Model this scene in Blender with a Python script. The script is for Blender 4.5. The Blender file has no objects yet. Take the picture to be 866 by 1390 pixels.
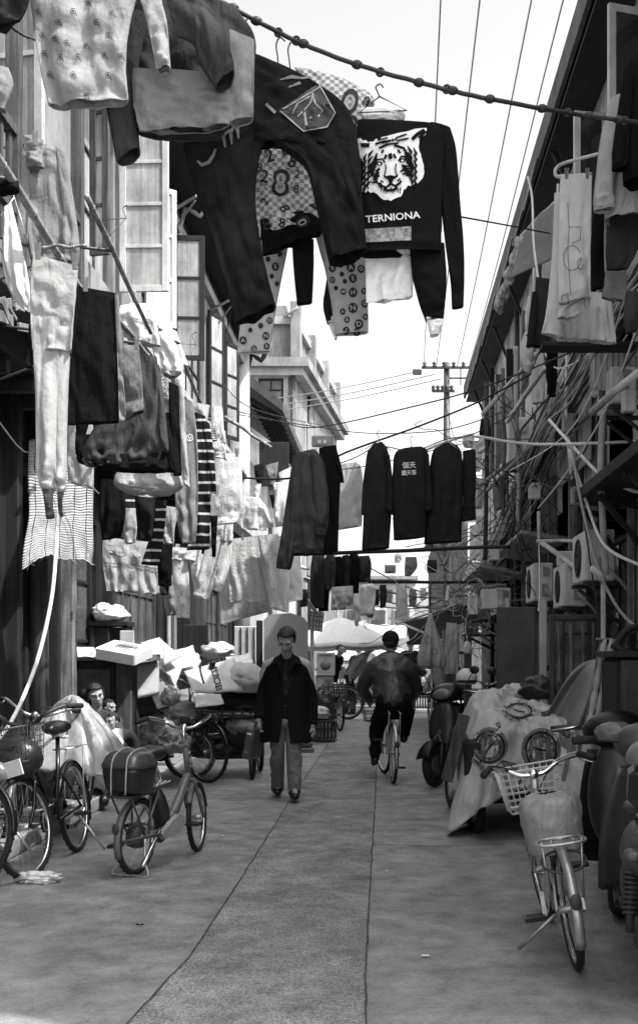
import bpy, bmesh, math, random
from mathutils import Vector, Matrix, noise
from mathutils.bvhtree import BVHTree
from mathutils.geometry import tessellate_polygon
random.seed(11)
SC = bpy.context.scene
COL = SC.collection
V = Vector
PI = math.pi
R = math.radians
F, CX, CY, H = 1550.0, 522.0, 886.0, 1.43      # focal length in photo pixels, vanishing point, eye height

def P(px, py, Y):
    return V(((px - CX) / F * Y, Y, H + (CY - py) / F * Y))
def GP(px, py):
    Y = F * H / (py - CY)
    return V(((px - CX) / F * Y, Y, 0))
def depth_at(py):
    return F * H / (py - CY)
def nz(x, y=0.0, z=0.0):
    return noise.noise(V((x, y, z)))

# ------------------------------------------------------------------ materials
MATS = {}
def mat(name, col=.2, rough=.7, kind='plain', scale=8.0, var=.25, bump=.15, metal=0.0, stretch=(1, 1, 1), spec=.4, dirt=0.0, alpha=1.0, trans=0.0):
    if name in MATS: return MATS[name]
    m = bpy.data.materials.new(name); m.use_nodes = True
    nt = m.node_tree; N = nt.nodes; L = nt.links
    b = N['Principled BSDF']
    b.inputs['Roughness'].default_value = rough
    b.inputs['Metallic'].default_value = metal
    b.inputs['Specular IOR Level'].default_value = spec
    tc = N.new('ShaderNodeTexCoord'); mp = N.new('ShaderNodeMapping')
    mp.inputs['Scale'].default_value = stretch
    L.new(tc.outputs['Object'], mp.inputs['Vector'])
    n1 = N.new('ShaderNodeTexNoise'); n1.inputs['Scale'].default_value = scale; n1.inputs['Detail'].default_value = 6; n1.inputs['Roughness'].default_value = .6
    L.new(mp.outputs[0], n1.inputs['Vector'])
    n2 = N.new('ShaderNodeTexNoise'); n2.inputs['Scale'].default_value = scale * 7; n2.inputs['Detail'].default_value = 5
    L.new(mp.outputs[0], n2.inputs['Vector'])
    mixn = N.new('ShaderNodeMath'); mixn.operation = 'MULTIPLY_ADD'
    L.new(n2.outputs['Fac'], mixn.inputs[0]); mixn.inputs[1].default_value = .4
    L.new(n1.outputs['Fac'], mixn.inputs[2])
    rp = N.new('ShaderNodeValToRGB')
    lo = max(0, col * (1 - var)); hi = min(.95, col * (1 + var))
    rp.color_ramp.elements[0].position = .45; rp.color_ramp.elements[0].color = (lo, lo, lo, 1)
    rp.color_ramp.elements[1].position = .95; rp.color_ramp.elements[1].color = (hi, hi, hi, 1)
    L.new(mixn.outputs[0], rp.inputs['Fac'])
    last = rp.outputs['Color']
    def mul(fac_sock, dark, pos0, pos1):
        nonlocal last
        r2 = N.new('ShaderNodeValToRGB')
        r2.color_ramp.elements[0].position = pos0; r2.color_ramp.elements[0].color = (dark, dark, dark, 1)
        r2.color_ramp.elements[1].position = pos1; r2.color_ramp.elements[1].color = (1, 1, 1, 1)
        L.new(fac_sock, r2.inputs['Fac'])
        mx = N.new('ShaderNodeMix'); mx.data_type = 'RGBA'; mx.blend_type = 'MULTIPLY'; mx.inputs[0].default_value = 1
        L.new(last, mx.inputs[6]); L.new(r2.outputs['Color'], mx.inputs[7]); last = mx.outputs[2]
    hsrc = mixn.outputs[0]
    if kind == 'wood':
        w = N.new('ShaderNodeTexNoise'); w.inputs['Scale'].default_value = 3; w.inputs['Detail'].default_value = 8
        m2 = N.new('ShaderNodeMapping'); m2.inputs['Scale'].default_value = (10, 10, .7)
        L.new(tc.outputs['Object'], m2.inputs['Vector']); L.new(m2.outputs[0], w.inputs['Vector'])
        mul(w.outputs['Fac'], .4, .35, .62); hsrc = w.outputs['Fac']; bump *= .45
    elif kind == 'plank':      # vertical boards
        br = N.new('ShaderNodeTexWave'); br.wave_type = 'BANDS'; br.bands_direction = 'X'; br.inputs['Scale'].default_value = scale
        br.inputs['Distortion'].default_value = .4
        L.new(tc.outputs['Object'], br.inputs['Vector']); mul(br.outputs['Fac'], .12, .0, .12)
    elif kind == 'weave':
        w1 = N.new('ShaderNodeTexWave'); w1.bands_direction = 'X'; w1.inputs['Scale'].default_value = scale * 16; w1.inputs['Distortion'].default_value = 1.2
        w2 = N.new('ShaderNodeTexWave'); w2.bands_direction = 'Z'; w2.inputs['Scale'].default_value = scale * 16; w2.inputs['Distortion'].default_value = 1.2
        for w in (w1, w2): L.new(tc.outputs['Object'], w.inputs['Vector'])
        a = N.new('ShaderNodeMath'); a.operation = 'ADD'; L.new(w1.outputs['Fac'], a.inputs[0]); L.new(w2.outputs['Fac'], a.inputs[1])
        mul(a.outputs[0], .75, .3, 1.2)
    elif kind == 'stripe_z' or kind == 'stripe_x' or kind == 'plaid':
        dirs = {'stripe_z': ['Z'], 'stripe_x': ['X'], 'plaid': ['Z']}[kind]
        for d in dirs:
            w = N.new('ShaderNodeTexWave'); w.bands_direction = d; w.inputs['Scale'].default_value = scale; w.inputs['Distortion'].default_value = .6
            L.new(tc.outputs['Object'], w.inputs['Vector']); mul(w.outputs['Fac'], .08 if kind != 'plaid' else .03, .62 if kind != 'plaid' else .84, .7 if kind != 'plaid' else .92)
    elif kind == 'checker':
        ck = N.new('ShaderNodeTexChecker'); ck.inputs['Scale'].default_value = scale
        L.new(mp.outputs[0], ck.inputs['Vector']); mul(ck.outputs['Fac'], .42, .4, .6)
    elif kind == 'zebra':
        w = N.new('ShaderNodeTexWave'); w.bands_direction = 'Z'; w.inputs['Scale'].default_value = scale; w.inputs['Distortion'].default_value = 14; w.inputs['Detail Scale'].default_value = 2
        L.new(tc.outputs['Object'], w.inputs['Vector']); mul(w.outputs['Fac'], .03, .45, .52)
    elif kind == 'blotch':     # small printed marks
        vo = N.new('ShaderNodeTexVoronoi'); vo.inputs['Scale'].default_value = scale; vo.inputs['Randomness'].default_value = .9
        L.new(mp.outputs[0], vo.inputs['Vector']); mul(vo.outputs['Distance'], .15, .12, .2)
    elif kind == 'curtain':
        cw = N.new('ShaderNodeTexNoise'); cw.inputs['Scale'].default_value = 1.0; cw.inputs['Detail'].default_value = 3
        m2 = N.new('ShaderNodeMapping'); m2.inputs['Scale'].default_value = (34, 34, .6); L.new(tc.outputs['Object'], m2.inputs['Vector']); L.new(m2.outputs[0], cw.inputs['Vector']); mul(cw.outputs['Fac'], .72, .35, .65)
    elif kind == 'tile':
        w = N.new('ShaderNodeTexWave'); w.bands_direction = 'Y'; w.inputs['Scale'].default_value = scale
        L.new(tc.outputs['Object'], w.inputs['Vector']); mul(w.outputs['Fac'], .3, .1, .6); hsrc = w.outputs['Fac']
    if dirt:
        d = N.new('ShaderNodeTexNoise'); d.inputs['Scale'].default_value = 1.7; d.inputs['Detail'].default_value = 9; d.inputs['Roughness'].default_value = .7
        m3 = N.new('ShaderNodeMapping'); m3.inputs['Scale'].default_value = (1, 1, .35)
        L.new(tc.outputs['Object'], m3.inputs['Vector']); L.new(m3.outputs[0], d.inputs['Vector'])
        mul(d.outputs['Fac'], 1 - dirt, .38, .6)
    L.new(last, b.inputs['Base Color'])
    if bump:
        bp = N.new('ShaderNodeBump'); bp.inputs['Strength'].default_value = bump; bp.inputs['Distance'].default_value = .02
        L.new(hsrc, bp.inputs['Height']); L.new(bp.outputs[0], b.inputs['Normal'])
    if trans:
        b.inputs['Transmission Weight'].default_value = trans
    if alpha < 1:
        b.inputs['Alpha'].default_value = alpha
    MATS[name] = m
    return m
def cloth_mat(name, col, kind='plain', scale=9.0, var=.09, **k):
    m = mat(name, col, .92, kind, scale, var, k.pop('bump', .35), spec=.06, **k)
    nt = m.node_tree; N = nt.nodes; L = nt.links; b = N['Principled BSDF']
    if 'wrinkled' in m: return m
    m['wrinkled'] = 1
    tc = N.new('ShaderNodeTexCoord'); prev = b.inputs['Normal'].links[0].from_socket if b.inputs['Normal'].links else None
    for (sc_, st_, rot_, stg) in ((6, (1.6, 1.6, .3), (0, .2, 0), .6), (10, (1.2, 1.2, .55), (.3, .7, 0), .3)):
        mp = N.new('ShaderNodeMapping'); mp.inputs['Scale'].default_value = st_; mp.inputs['Rotation'].default_value = rot_
        L.new(tc.outputs['Object'], mp.inputs['Vector'])
        n = N.new('ShaderNodeTexNoise'); n.inputs['Scale'].default_value = sc_; n.inputs['Detail'].default_value = 3; n.inputs['Distortion'].default_value = .5
        L.new(mp.outputs[0], n.inputs['Vector'])
        a = N.new('ShaderNodeMath'); a.operation = 'SUBTRACT'; L.new(n.outputs['Fac'], a.inputs[0]); a.inputs[1].default_value = .5
        c = N.new('ShaderNodeMath'); c.operation = 'ABSOLUTE'; L.new(a.outputs[0], c.inputs[0])
        bp = N.new('ShaderNodeBump'); bp.inputs['Strength'].default_value = stg; bp.inputs['Distance'].default_value = .03
        L.new(c.outputs[0], bp.inputs['Height'])
        if prev: L.new(prev, bp.inputs['Normal'])
        prev = bp.outputs[0]
    L.new(prev, b.inputs['Normal'])
    return m

# ------------------------------------------------------------------ mesh builder
class MB:
    def __init__(s):
        s.v = []; s.f = []; s.mi = []; s.sm = []
    def add(s, vs, fs, smooth=False, mi=0):
        o = len(s.v); s.v += [V(p) for p in vs]
        for f in fs:
            s.f.append([i + o for i in f]); s.mi.append(mi); s.sm.append(smooth)
        return s
    def box(s, c, size, rot=None, mi=0, bev=0.0):
        hx, hy, hz = size[0] / 2, size[1] / 2, size[2] / 2
        c = V(c)
        if bev <= 0: bev = min(hx, hy, hz) * .12
        bev = min(bev, hx * .9, hy * .9, hz * .9)
        vs = []; fs = []
        # chamfered box: 24 verts
        idx = {}
        for sx in (-1, 1):
            for sy in (-1, 1):
                for sz in (-1, 1):
                    for ax in range(3):
                        p = [sx * (hx - bev), sy * (hy - bev), sz * (hz - bev)]
                        p[ax] = (sx * hx, sy * hy, sz * hz)[ax]
                        idx[(sx, sy, sz, ax)] = len(vs); vs.append(V(p))
        for ax in range(3):
            a, b = [i for i in range(3) if i != ax]
            for sg in (-1, 1):
                q = []
                for (u, w) in ((-1, -1), (1, -1), (1, 1), (-1, 1)):
                    t = [0, 0, 0]; t[ax] = sg; t[a] = u; t[b] = w
                    q.append(idx[(t[0], t[1], t[2], ax)])
                if (sg > 0) == (ax == 1): q.reverse()
                fs.append(q)
        for ax in range(3):       # edges along ax
            a, b = [i for i in range(3) if i != ax]
            for u in (-1, 1):
                for w in (-1, 1):
                    t0 = [0, 0, 0]; t0[a] = u; t0[b] = w; t1 = list(t0); t0[ax] = -1; t1[ax] = 1
                    fs.append([idx[(*t0, a)], idx[(*t1, a)], idx[(*t1, b)], idx[(*t0, b)]])
        for sx in (-1, 1):
            for sy in (-1, 1):
                for sz in (-1, 1):
                    fs.append([idx[(sx, sy, sz, 0)], idx[(sx, sy, sz, 1)], idx[(sx, sy, sz, 2)]])
        if rot is not None: vs = [rot @ p for p in vs]
        return s.add([p + c for p in vs], fs, False, mi)
    def bar(s, p0, p1, w, d=None, up=V((0, 0, 1)), mi=0):
        p0, p1 = V(p0), V(p1); d = w if d is None else d
        z = (p1 - p0); ln = z.length
        if ln < 1e-6: return s
        z.normalize()
        x = up.cross(z)
        if x.length < 1e-3: x = V((1, 0, 0)).cross(z)
        if x.length < 1e-3: x = V((0, 1, 0)).cross(z)
        x.normalize(); y = z.cross(x)
        m = Matrix((x, y, z)).transposed()
        return s.box((p0 + p1) / 2, (w, d, ln), m, mi)
    def ring_tube(s, rings, closed_u=True, cap0=True, cap1=True, mi=0, smooth=True):
        n = len(rings[0]); vs = [p for r in rings for p in r]; fs = []
        for i in range(len(rings) - 1):
            for j in range(n if closed_u else n - 1):
                k = (j + 1) % n
                fs.append([i * n + j, i * n + k, (i + 1) * n + k, (i + 1) * n + j])
        if cap0: fs.append(list(range(n))[::-1])
        if cap1: fs.append([(len(rings) - 1) * n + j for j in range(n)])
        return s.add(vs, fs, smooth, mi)
    def tube(s, pts, r, n=8, cap=True, mi=0, smoothpath=0, flat=1.0):
        pts = [V(p) for p in pts]
        rs = r if isinstance(r, (list, tuple)) else [r] * len(pts)
        if smoothpath: pts, rs = smooth_path(pts, rs, smoothpath)
        rings = []; prev = None
        for i, p in enumerate(pts):
            t = (pts[min(i + 1, len(pts) - 1)] - pts[max(i - 1, 0)])
            if t.length < 1e-9: t = V((0, 0, 1))
            t.normalize()
            if prev is None:
                x = t.cross(V((0, 0, 1)))
                if x.length < .05: x = t.cross(V((0, 1, 0)))
            else:
                x = prev - t * prev.dot(t)
                if x.length < 1e-4: x = t.orthogonal()
            x.normalize(); prev = x; y = t.cross(x)
            rings.append([p + (x * math.cos(a) + y * math.sin(a) * flat) * rs[i] for a in [2 * PI * k / n for k in range(n)]])
        return s.ring_tube(rings, True, cap, cap, mi)
    def torus(s, c, nrm, Rr, r, nu=36, nv=8, a0=0.0, a1=2 * PI, mi=0, flat=1.0, up=V((0, 0, 1))):
        nrm = V(nrm).normalized(); c = V(c)
        x = nrm.cross(up)
        if x.length < .01: x = nrm.orthogonal()
        x.normalize(); y = x.cross(nrm)
        full = abs(a1 - a0 - 2 * PI) < 1e-4
        rings = []
        for i in range(nu + (0 if full else 1)):
            a = a0 + (a1 - a0) * i / nu
            d = x * math.cos(a) + y * math.sin(a)
            rings.append([c + d * (Rr + r * math.cos(b)) + nrm * r * flat * math.sin(b) for b in [2 * PI * k / nv for k in range(nv)]])
        if full: rings.append(rings[0])
        return s.ring_tube(rings, True, not full, not full, mi)
    def lathe(s, prof, c, axis=V((0, 0, 1)), n=20, mi=0, a0=0, a1=2 * PI, smooth=True):
        axis = V(axis).normalized(); x = axis.orthogonal().normalized(); y = axis.cross(x); c = V(c)
        full = abs(a1 - a0 - 2 * PI) < 1e-4
        rings = []
        for (r, h) in prof:
            rings.append([c + axis * h + (x * math.cos(a) + y * math.sin(a)) * r for a in [a0 + (a1 - a0) * k / (n if full else n - 1) for k in range(n)]])
        return s.ring_tube(rings, full, prof[0][0] > 1e-4 and full, prof[-1][0] > 1e-4 and full, mi, smooth)
    def ball(s, c, r, rot=None, nu=16, nv=10, mi=0, fn=None):
        c = V(c); r = (r, r, r) if not isinstance(r, (tuple, list, Vector)) else r
        rings = []
        for i in range(nv + 1):
            th = PI * (.02 + .96 * i / nv); rr = []
            for j in range(nu):
                ph = 2 * PI * j / nu
                d = V((math.sin(th) * math.cos(ph), math.sin(th) * math.sin(ph), math.cos(th)))
                p = V((d.x * r[0], d.y * r[1], d.z * r[2]))
                if fn: p = fn(p, d)
                if rot is not None: p = rot @ p
                rr.append(c + p)
            rings.append(rr)
        return s.ring_tube(rings, True, True, True, mi)
    def prism(s, poly, ext, mi=0):
        ext = V(ext); n = len(poly); poly = [V(p) for p in poly]
        tris = tessellate_polygon([poly])
        vs = poly + [p + ext for p in poly]
        fs = [list(t) for t in tris] + [[i + n for i in t][::-1] for t in tris]
        fs += [[i, (i + 1) % n, (i + 1) % n + n, i + n] for i in range(n)]
        return s.add(vs, fs, False, mi)
    def grid(s, fn, nu, nv, mi=0, smooth=True):
        vs = [fn(i / nu, j / nv) for j in range(nv + 1) for i in range(nu + 1)]
        fs = [[j * (nu + 1) + i, j * (nu + 1) + i + 1, (j + 1) * (nu + 1) + i + 1, (j + 1) * (nu + 1) + i] for j in range(nv) for i in range(nu)]
        return s.add(vs, fs, smooth, mi)
    def sheet(s, fn, nu, nv, th=.004, mi=0):     # a grid with real thickness along its normals
        g = [[V(fn(i / nu, j / nv)) for i in range(nu + 1)] for j in range(nv + 1)]
        def nrm(i, j):
            a = g[j][min(i + 1, nu)] - g[j][max(i - 1, 0)]; b = g[min(j + 1, nv)][i] - g[max(j - 1, 0)][i]
            n = a.cross(b); return n.normalized() if n.length > 1e-12 else V((0, 0, 1))
        top = [[g[j][i] + nrm(i, j) * th / 2 for i in range(nu + 1)] for j in range(nv + 1)]
        bot = [[g[j][i] - nrm(i, j) * th / 2 for i in range(nu + 1)] for j in range(nv + 1)]
        w = nu + 1; n0 = w * (nv + 1)
        vs = [p for r in top for p in r] + [p for r in bot for p in r]; fs = []
        for j in range(nv):
            for i in range(nu):
                q = [j * w + i, j * w + i + 1, (j + 1) * w + i + 1, (j + 1) * w + i]
                fs.append(q); fs.append([k + n0 for k in q][::-1])
        def edge(a, b): fs.append([a, b, b + n0, a + n0])
        for i in range(nu): edge(i + 1, i); edge(nv * w + i, nv * w + i + 1)
        for j in range(nv): edge(j * w, (j + 1) * w); edge((j + 1) * w + nu, j * w + nu)
        return s.add(vs, fs, True, mi)
    def xf(s, M):
        s.v = [M @ p for p in s.v]; return s
    def mesh(s, name, mats, off=V((0, 0, 0)), inv=None):
        me = bpy.data.meshes.new(name)
        vs = [(inv @ p) if inv else (p - off) for p in s.v]
        me.from_pydata([tuple(p) for p in vs], [], s.f)
        for m in (mats if isinstance(mats, (list, tuple)) else [mats]): me.materials.append(m)
        me.polygons.foreach_set('material_index', s.mi); me.polygons.foreach_set('use_smooth', s.sm)
        me.update()
        return me
def smooth_path(pts, rs, k):
    op, orr = [], []
    n = len(pts)
    for i in range(n - 1):
        p0, p1, p2, p3 = pts[max(i - 1, 0)], pts[i], pts[i + 1], pts[min(i + 2, n - 1)]
        for j in range(k):
            t = j / k
            op.append(.5 * ((2 * p1) + (p2 - p0) * t + (2 * p0 - 5 * p1 + 4 * p2 - p3) * t * t + (3 * p1 - 3 * p2 + p3 - p0) * t ** 3))
            orr.append(rs[i] * (1 - t) + rs[i + 1] * t)
    op.append(pts[-1]); orr.append(rs[-1])
    return op, orr

# ------------------------------------------------------------------ objects
def tag(o, label=None, cat=None, group=None, kind=None):
    if label: o['label'] = label
    if cat: o['category'] = cat
    if group: o['group'] = group
    if kind: o['kind'] = kind
    return o
XF = {}
def thing(name, label, cat, loc=(0, 0, 0), rotz=0.0, group=None, mtx=None):
    o = bpy.data.objects.new(name, None); COL.objects.link(o)
    o.empty_display_size = .1
    M = mtx if mtx is not None else Matrix.Translation(V(loc)) @ Matrix.Rotation(rotz, 4, 'Z')
    o.matrix_world = M; XF[o.name] = M
    return tag(o, label, cat, group)
def root_of(o):
    while o.parent: o = o.parent
    return o
SPLIT = {'rafters': 'rafter', 'floor_joists': 'joist', 'canopy_strut': 'canopy_strut', 'drainpipe': 'drainpipe', 'parapet_pier': 'parapet_pier', 'broken_laths': 'broken_lath', 'eave_strut': 'eave_strut',
  'corrugated_panel': 'corrugated_panel', 'eave_bracket': 'eave_bracket', 'eyes': 'eye', 'eyebrows': 'eyebrow', 'button': 'button', 'slat': 'slat', 'plank': 'plank', 'sill': 'sill', 'string_course': 'string_course',
  'facade_cable': 'facade_cable', 'eave_pole': 'eave_pole', 'peg': 'peg', 'cloth_strip': 'cloth_strip', 'cord': 'cord', 'character_tile': 'character_tile', 'rib': 'rib', 'bracket': 'bracket', 'leg': 'leg', 'strap': 'strap', 'saddle_spring': 'saddle_spring', 'side_rail': 'rail', 'switch': 'switch', 'pipe_frame': 'frame_pipe', 'fork': 'fork', 'brake_cable': 'brake_cable', 'valve_cover': 'valve_cover', 'ground_floor_wall': 'wall', 'wall': 'wall'}
def islands(mb):
    par = list(range(len(mb.v)))
    def find(a):
        while par[a] != a: par[a] = par[par[a]]; a = par[a]
        return a
    for f in mb.f:
        r = find(f[0])
        for i in f[1:]: par[find(i)] = r
    out = {}
    for k, f in enumerate(mb.f):
        r = find(f[0]); 
        if r not in out: out[r] = (MB(), {})
        m2, mp = out[r]; nf = []
        for i in f:
            if i not in mp: mp[i] = len(m2.v); m2.v.append(mb.v[i])
            nf.append(mp[i])
        m2.f.append(nf); m2.mi.append(mb.mi[k]); m2.sm.append(mb.sm[k])
    return [m2 for m2, _ in out.values()]
def part(name, mb, m, parent, local=False, label=None):
    """a mesh that is a part of parent; mb is in world space unless local"""
    if name in SPLIT and name not in ('wall', 'ground_floor_wall', 'fork'):
        isl = islands(mb)
        if 1 < len(isl) < 99:
            for m2 in isl: o = part0(SPLIT[name], m2, m, parent, local, label)
            return o
    return part0(name, mb, m, parent, local, label)
def part0(name, mb, m, parent, local=False, label=None):
    inv = None if local else XF[root_of(parent).name].inverted()
    me = mb.mesh(name, m, inv=inv)
    o = bpy.data.objects.new(name, me); COL.objects.link(o); o.parent = parent
    if label: o['label'] = label
    return o
def solo(name, mb, m, label=None, cat=None, group=None, kind=None):
    xs = [p.x for p in mb.v]; ys = [p.y for p in mb.v]; zs = [p.z for p in mb.v]
    off = V(((min(xs) + max(xs)) / 2, (min(ys) + max(ys)) / 2, min(zs)))
    me = mb.mesh(name, m, off=off)
    o = bpy.data.objects.new(name, me); COL.objects.link(o); o.location = off
    XF[o.name] = Matrix.Translation(off)
    return tag(o, label, cat, group, kind)
def copy_thing(src, M, label, group=None):
    def rec(o, par):
        c = o.copy(); COL.objects.link(c); c.parent = par
        for ch in list(o.children): rec(ch, c)
        return c
    c = rec(src, None); c.matrix_world = M; XF[c.name] = M
    c['label'] = label
    if group: c['group'] = group
    return c

# ------------------------------------------------------------------ hanging cloth
def ring_pts(sec, Y, slope, xc, d, n, v, seed, fold, fr):
    x1, y1, x2, y2 = sec
    out = []
    a = P(x1, y1, Y + slope * (x1 - xc)); b = P(x2, y2, Y + slope * (x2 - xc))
    c = (a + b) / 2; h = (a - b) / 2
    w = max(h.length, .01)
    for k in range(n):
        t = 2 * PI * k / n
        ct, st = math.cos(t), math.sin(t)
        cu = math.copysign(abs(ct) ** .8, ct); su = math.copysign(abs(st) ** .8, st)
        u = cu * w
        f = fold * (.12 + .88 * min(1, v * 1.5))
        side = 1 if st > 0 else -1
        q = .5 * nz(v * 2.1, seed, u * 3)
        wr = (.35 - abs(nz(u * fr * .62 + q + seed * 3.1, v * 1.2, side * 2.3 + seed))) * 2.6 * f
        wr += (.3 - abs(nz(u * fr * .8 + v * 4.0 + seed, v * 5 - u * 5, seed + side))) * 1.5 * f
        wr += nz(u * 30 + seed, v * 16 + u * 9, seed * 2 + side) * .35 * f
        edge = 1 - abs(ct) ** 6
        if .935 < v < .972: wr -= .006 * side      # stitched hem
        out.append(c + h * (cu * (1 + .02 * nz(v * 9, seed, ct * 2))) + V((0, 1, 0)) * (su * min(d, w * .9) + wr * edge))
    return out
def cloth_rings(secs, Y, slope, xc, d, seed, fold, fr, n=None, sub=5):
    pts1 = [V((s[0], s[1], 0)) for s in secs]; pts2 = [V((s[2], s[3], 0)) for s in secs]
    q1, _ = smooth_path(pts1, [0] * len(pts1), sub); q2, _ = smooth_path(pts2, [0] * len(pts2), sub)
    m = len(q1)
    if n is None:
        w = max(abs(s[0] - s[2]) + abs(s[1] - s[3]) for s in secs)
        n = 30 if w < 30 else (56 if w < 80 else 120)
    rings = []
    for i in range(m):
        v = i / (m - 1)
        dd = d * (.35 + .65 * min(1, v * 2.5))
        rings.append(ring_pts((q1[i].x, q1[i].y, q2[i].x, q2[i].y), Y, slope, xc, dd, n, v, seed, fold, fr))
    # turned hem: a short inner return so the rim has thickness
    last = rings[-1]; c = sum(last, V()) / len(last); up = (rings[-2][0] - last[0]) * .3
    rings.append([p + (c - p).normalized() * .004 + V((0, 0, .0)) for p in last])
    rings.append([p + (c - p).normalized() * .006 + up for p in last])
    return rings
SEED = [0]
def cloth_mb(Y, tubes, d=.03, slope=0.0, fold=.022, fr=16, mb=None, sub=8):
    mb = mb or MB()
    for t in tubes:
        o = {}
        if isinstance(t, tuple): t, o = t
        SEED[0] += 1
        xc = o.get('xc', sum(s[0] + s[2] for s in tubes[0] if not isinstance(s, dict)) / 2 / len(tubes[0]) if isinstance(tubes[0], list) else (t[0][0] + t[0][2]) / 2)
        rings = cloth_rings(t, Y + o.get('dy', 0), o.get('slope', slope), xc, o.get('d', d), SEED[0] * 1.37, o.get('fold', fold), o.get('fr', fr), sub=sub)
        mb.ring_tube(rings, True, o.get('cap', False), False, o.get('mi', 0))
    return mb
def rect(x1, x2, y1, y2, k=4, wob=2, skew=0):
    """hanging rectangle: list of sections"""
    out = []
    for i in range(k + 1):
        t = i / k
        w = wob * math.sin(i * 2.1 + x1)
        out.append((x1 + w + skew * t, y1 + (y2 - y1) * t, x2 + w * .6 + skew * t, y1 + (y2 - y1) * t + (1.5 * math.sin(i + x2))))
    return out
def clothes(name, label, cat, Y, m, tubes, group=None, **k):
    mb = cloth_mb(Y, tubes, **k)
    return solo(name, mb, m, label, cat, group)
def bvh_of(objs):
    vs, fs = [], []
    for o in objs:
        M = XF[root_of(o).name]; off = len(vs)
        if o.type == 'EMPTY': continue
        vs += [M @ v.co for v in o.data.vertices]; fs += [[i + off for i in p.vertices] for p in o.data.polygons]
    return BVHTree.FromPolygons(vs, fs)
EYE = V((0, 0, H))
def lay_on(bvh, px, py, Y, lift):
    t = P(px, py, Y); d = (t - EYE).normalized()
    hit = bvh.ray_cast(EYE + d * (t - EYE).length * .55, d)
    p = hit[0] if hit[0] is not None and (hit[0] - t).length < .6 else t
    return p - d * lift
def decal(host, name, polys, m, Y, lift=.005, sub=7.0, bvh=None, label=None):
    """printed marks lying on the cloth's own surface, polys in photo pixels"""
    bvh = bvh or bvh_of([host])
    mb = MB()
    for poly in polys:
        bm = bmesh.new()
        vs = [bm.verts.new((x, y, 0)) for x, y in poly]
        for tri in tessellate_polygon([[V((x, y, 0)) for x, y in poly]]):
            try: bm.faces.new([vs[i] for i in tri])
            except ValueError: pass
        for _ in range(3):
            es = [e for e in bm.edges if e.calc_length() > sub]
            if not es: break
            bmesh.ops.subdivide_edges(bm, edges=es, cuts=1)
            bmesh.ops.triangulate(bm, faces=bm.faces[:])
        bm.verts.ensure_lookup_table(); bm.verts.index_update()
        mb.add([lay_on(bvh, v.co.x, v.co.y, Y, lift) for v in bm.verts], [[v.index for v in f.verts] for f in bm.faces], False)
        bm.free()
    return part(name, mb, m, host, label=label)
def text_tris(s, bold=0.0):
    cu = bpy.data.curves.new('lettering', 'FONT'); cu.body = s; cu.align_x = 'CENTER'; cu.align_y = 'CENTER'
    cu.offset = bold; cu.resolution_u = 3
    o = bpy.data.objects.new('lettering', cu)
    COL.objects.link(o)
    dg = bpy.context.evaluated_depsgraph_get(); dg.update()
    me = bpy.data.meshes.new_from_object(o.evaluated_get(dg))
    vs = [v.co.copy() for v in me.vertices]; fs = [list(p.vertices) for p in me.polygons]
    bpy.data.objects.remove(o); bpy.data.meshes.remove(me); bpy.data.curves.remove(cu)
    return vs, fs
TXT = {}
def text_decal(host, name, items, m, Y, lift=.006, bvh=None):
    """items: (string, px, py, height_px, angle_deg[, width factor])"""
    bvh = bvh or bvh_of([host]); mb = MB()
    for it in items:
        s, x, y, h, ang = it[:5]; wf = it[5] if len(it) > 5 else 1.0
        if s not in TXT: TXT[s] = text_tris(s, .015)
        vs, fs = TXT[s]
        k = h / .72; ca, sa = math.cos(R(ang)), math.sin(R(ang))
        out = []
        for p in vs:
            u, w = p.x * k * wf, -p.y * k
            out.append(lay_on(bvh, x + u * ca - w * sa, y + u * sa + w * ca, Y, lift))
        mb.add(out, fs)
    return part(name, mb, m, host)
def flat_text(mb, s, c, right, up, h, wf=1.0, mi=0):
    if s not in TXT: TXT[s] = text_tris(s, .015)
    vs, fs = TXT[s]; k = h / .72
    mb.add([V(c) + V(right) * (p.x * k * wf) + V(up) * (p.y * k) for p in vs], fs, False, mi)
    return mb
def remesh(mb, voxel, smooth_it=2, name='body'):
    """fuse overlapping closed shapes into one continuous surface"""
    me = mb.mesh(name, [])
    o = bpy.data.objects.new(name, me); COL.objects.link(o)
    r = o.modifiers.new('r', 'REMESH'); r.mode = 'VOXEL'; r.voxel_size = voxel; r.use_smooth_shade = True
    if smooth_it:
        sm = o.modifiers.new('s', 'SMOOTH'); sm.iterations = smooth_it; sm.factor = .5
    dg = bpy.context.evaluated_depsgraph_get(); dg.update()
    me2 = bpy.data.meshes.new_from_object(o.evaluated_get(dg))
    out = MB(); out.add([v.co.copy() for v in me2.vertices], [list(p.vertices) for p in me2.polygons], True)
    bpy.data.objects.remove(o); bpy.data.meshes.remove(me); bpy.data.meshes.remove(me2)
    return out
def hanger(name, label, Y, hook, l, r, m, group='wire hangers'):
    """wire coat hanger from pixel points: hook base, left tip, right tip"""
    mb = MB(); hx, hy = hook
    pts = [P(hx + 5, hy - 12, Y), P(hx + 1, hy - 17, Y), P(hx - 5, hy - 13, Y), P(hx - 3, hy - 7, Y), P(hx, hy, Y)]
    mb.tube(pts, .0028, 6, smoothpath=4)
    mb.tube([P(hx, hy, Y), P(*l, Y), P(*r, Y), P(hx, hy, Y)], .0028, 6)
    return solo(name, mb, m, label, 'coat hanger', group)
EXPOSURE = 1.8
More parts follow.
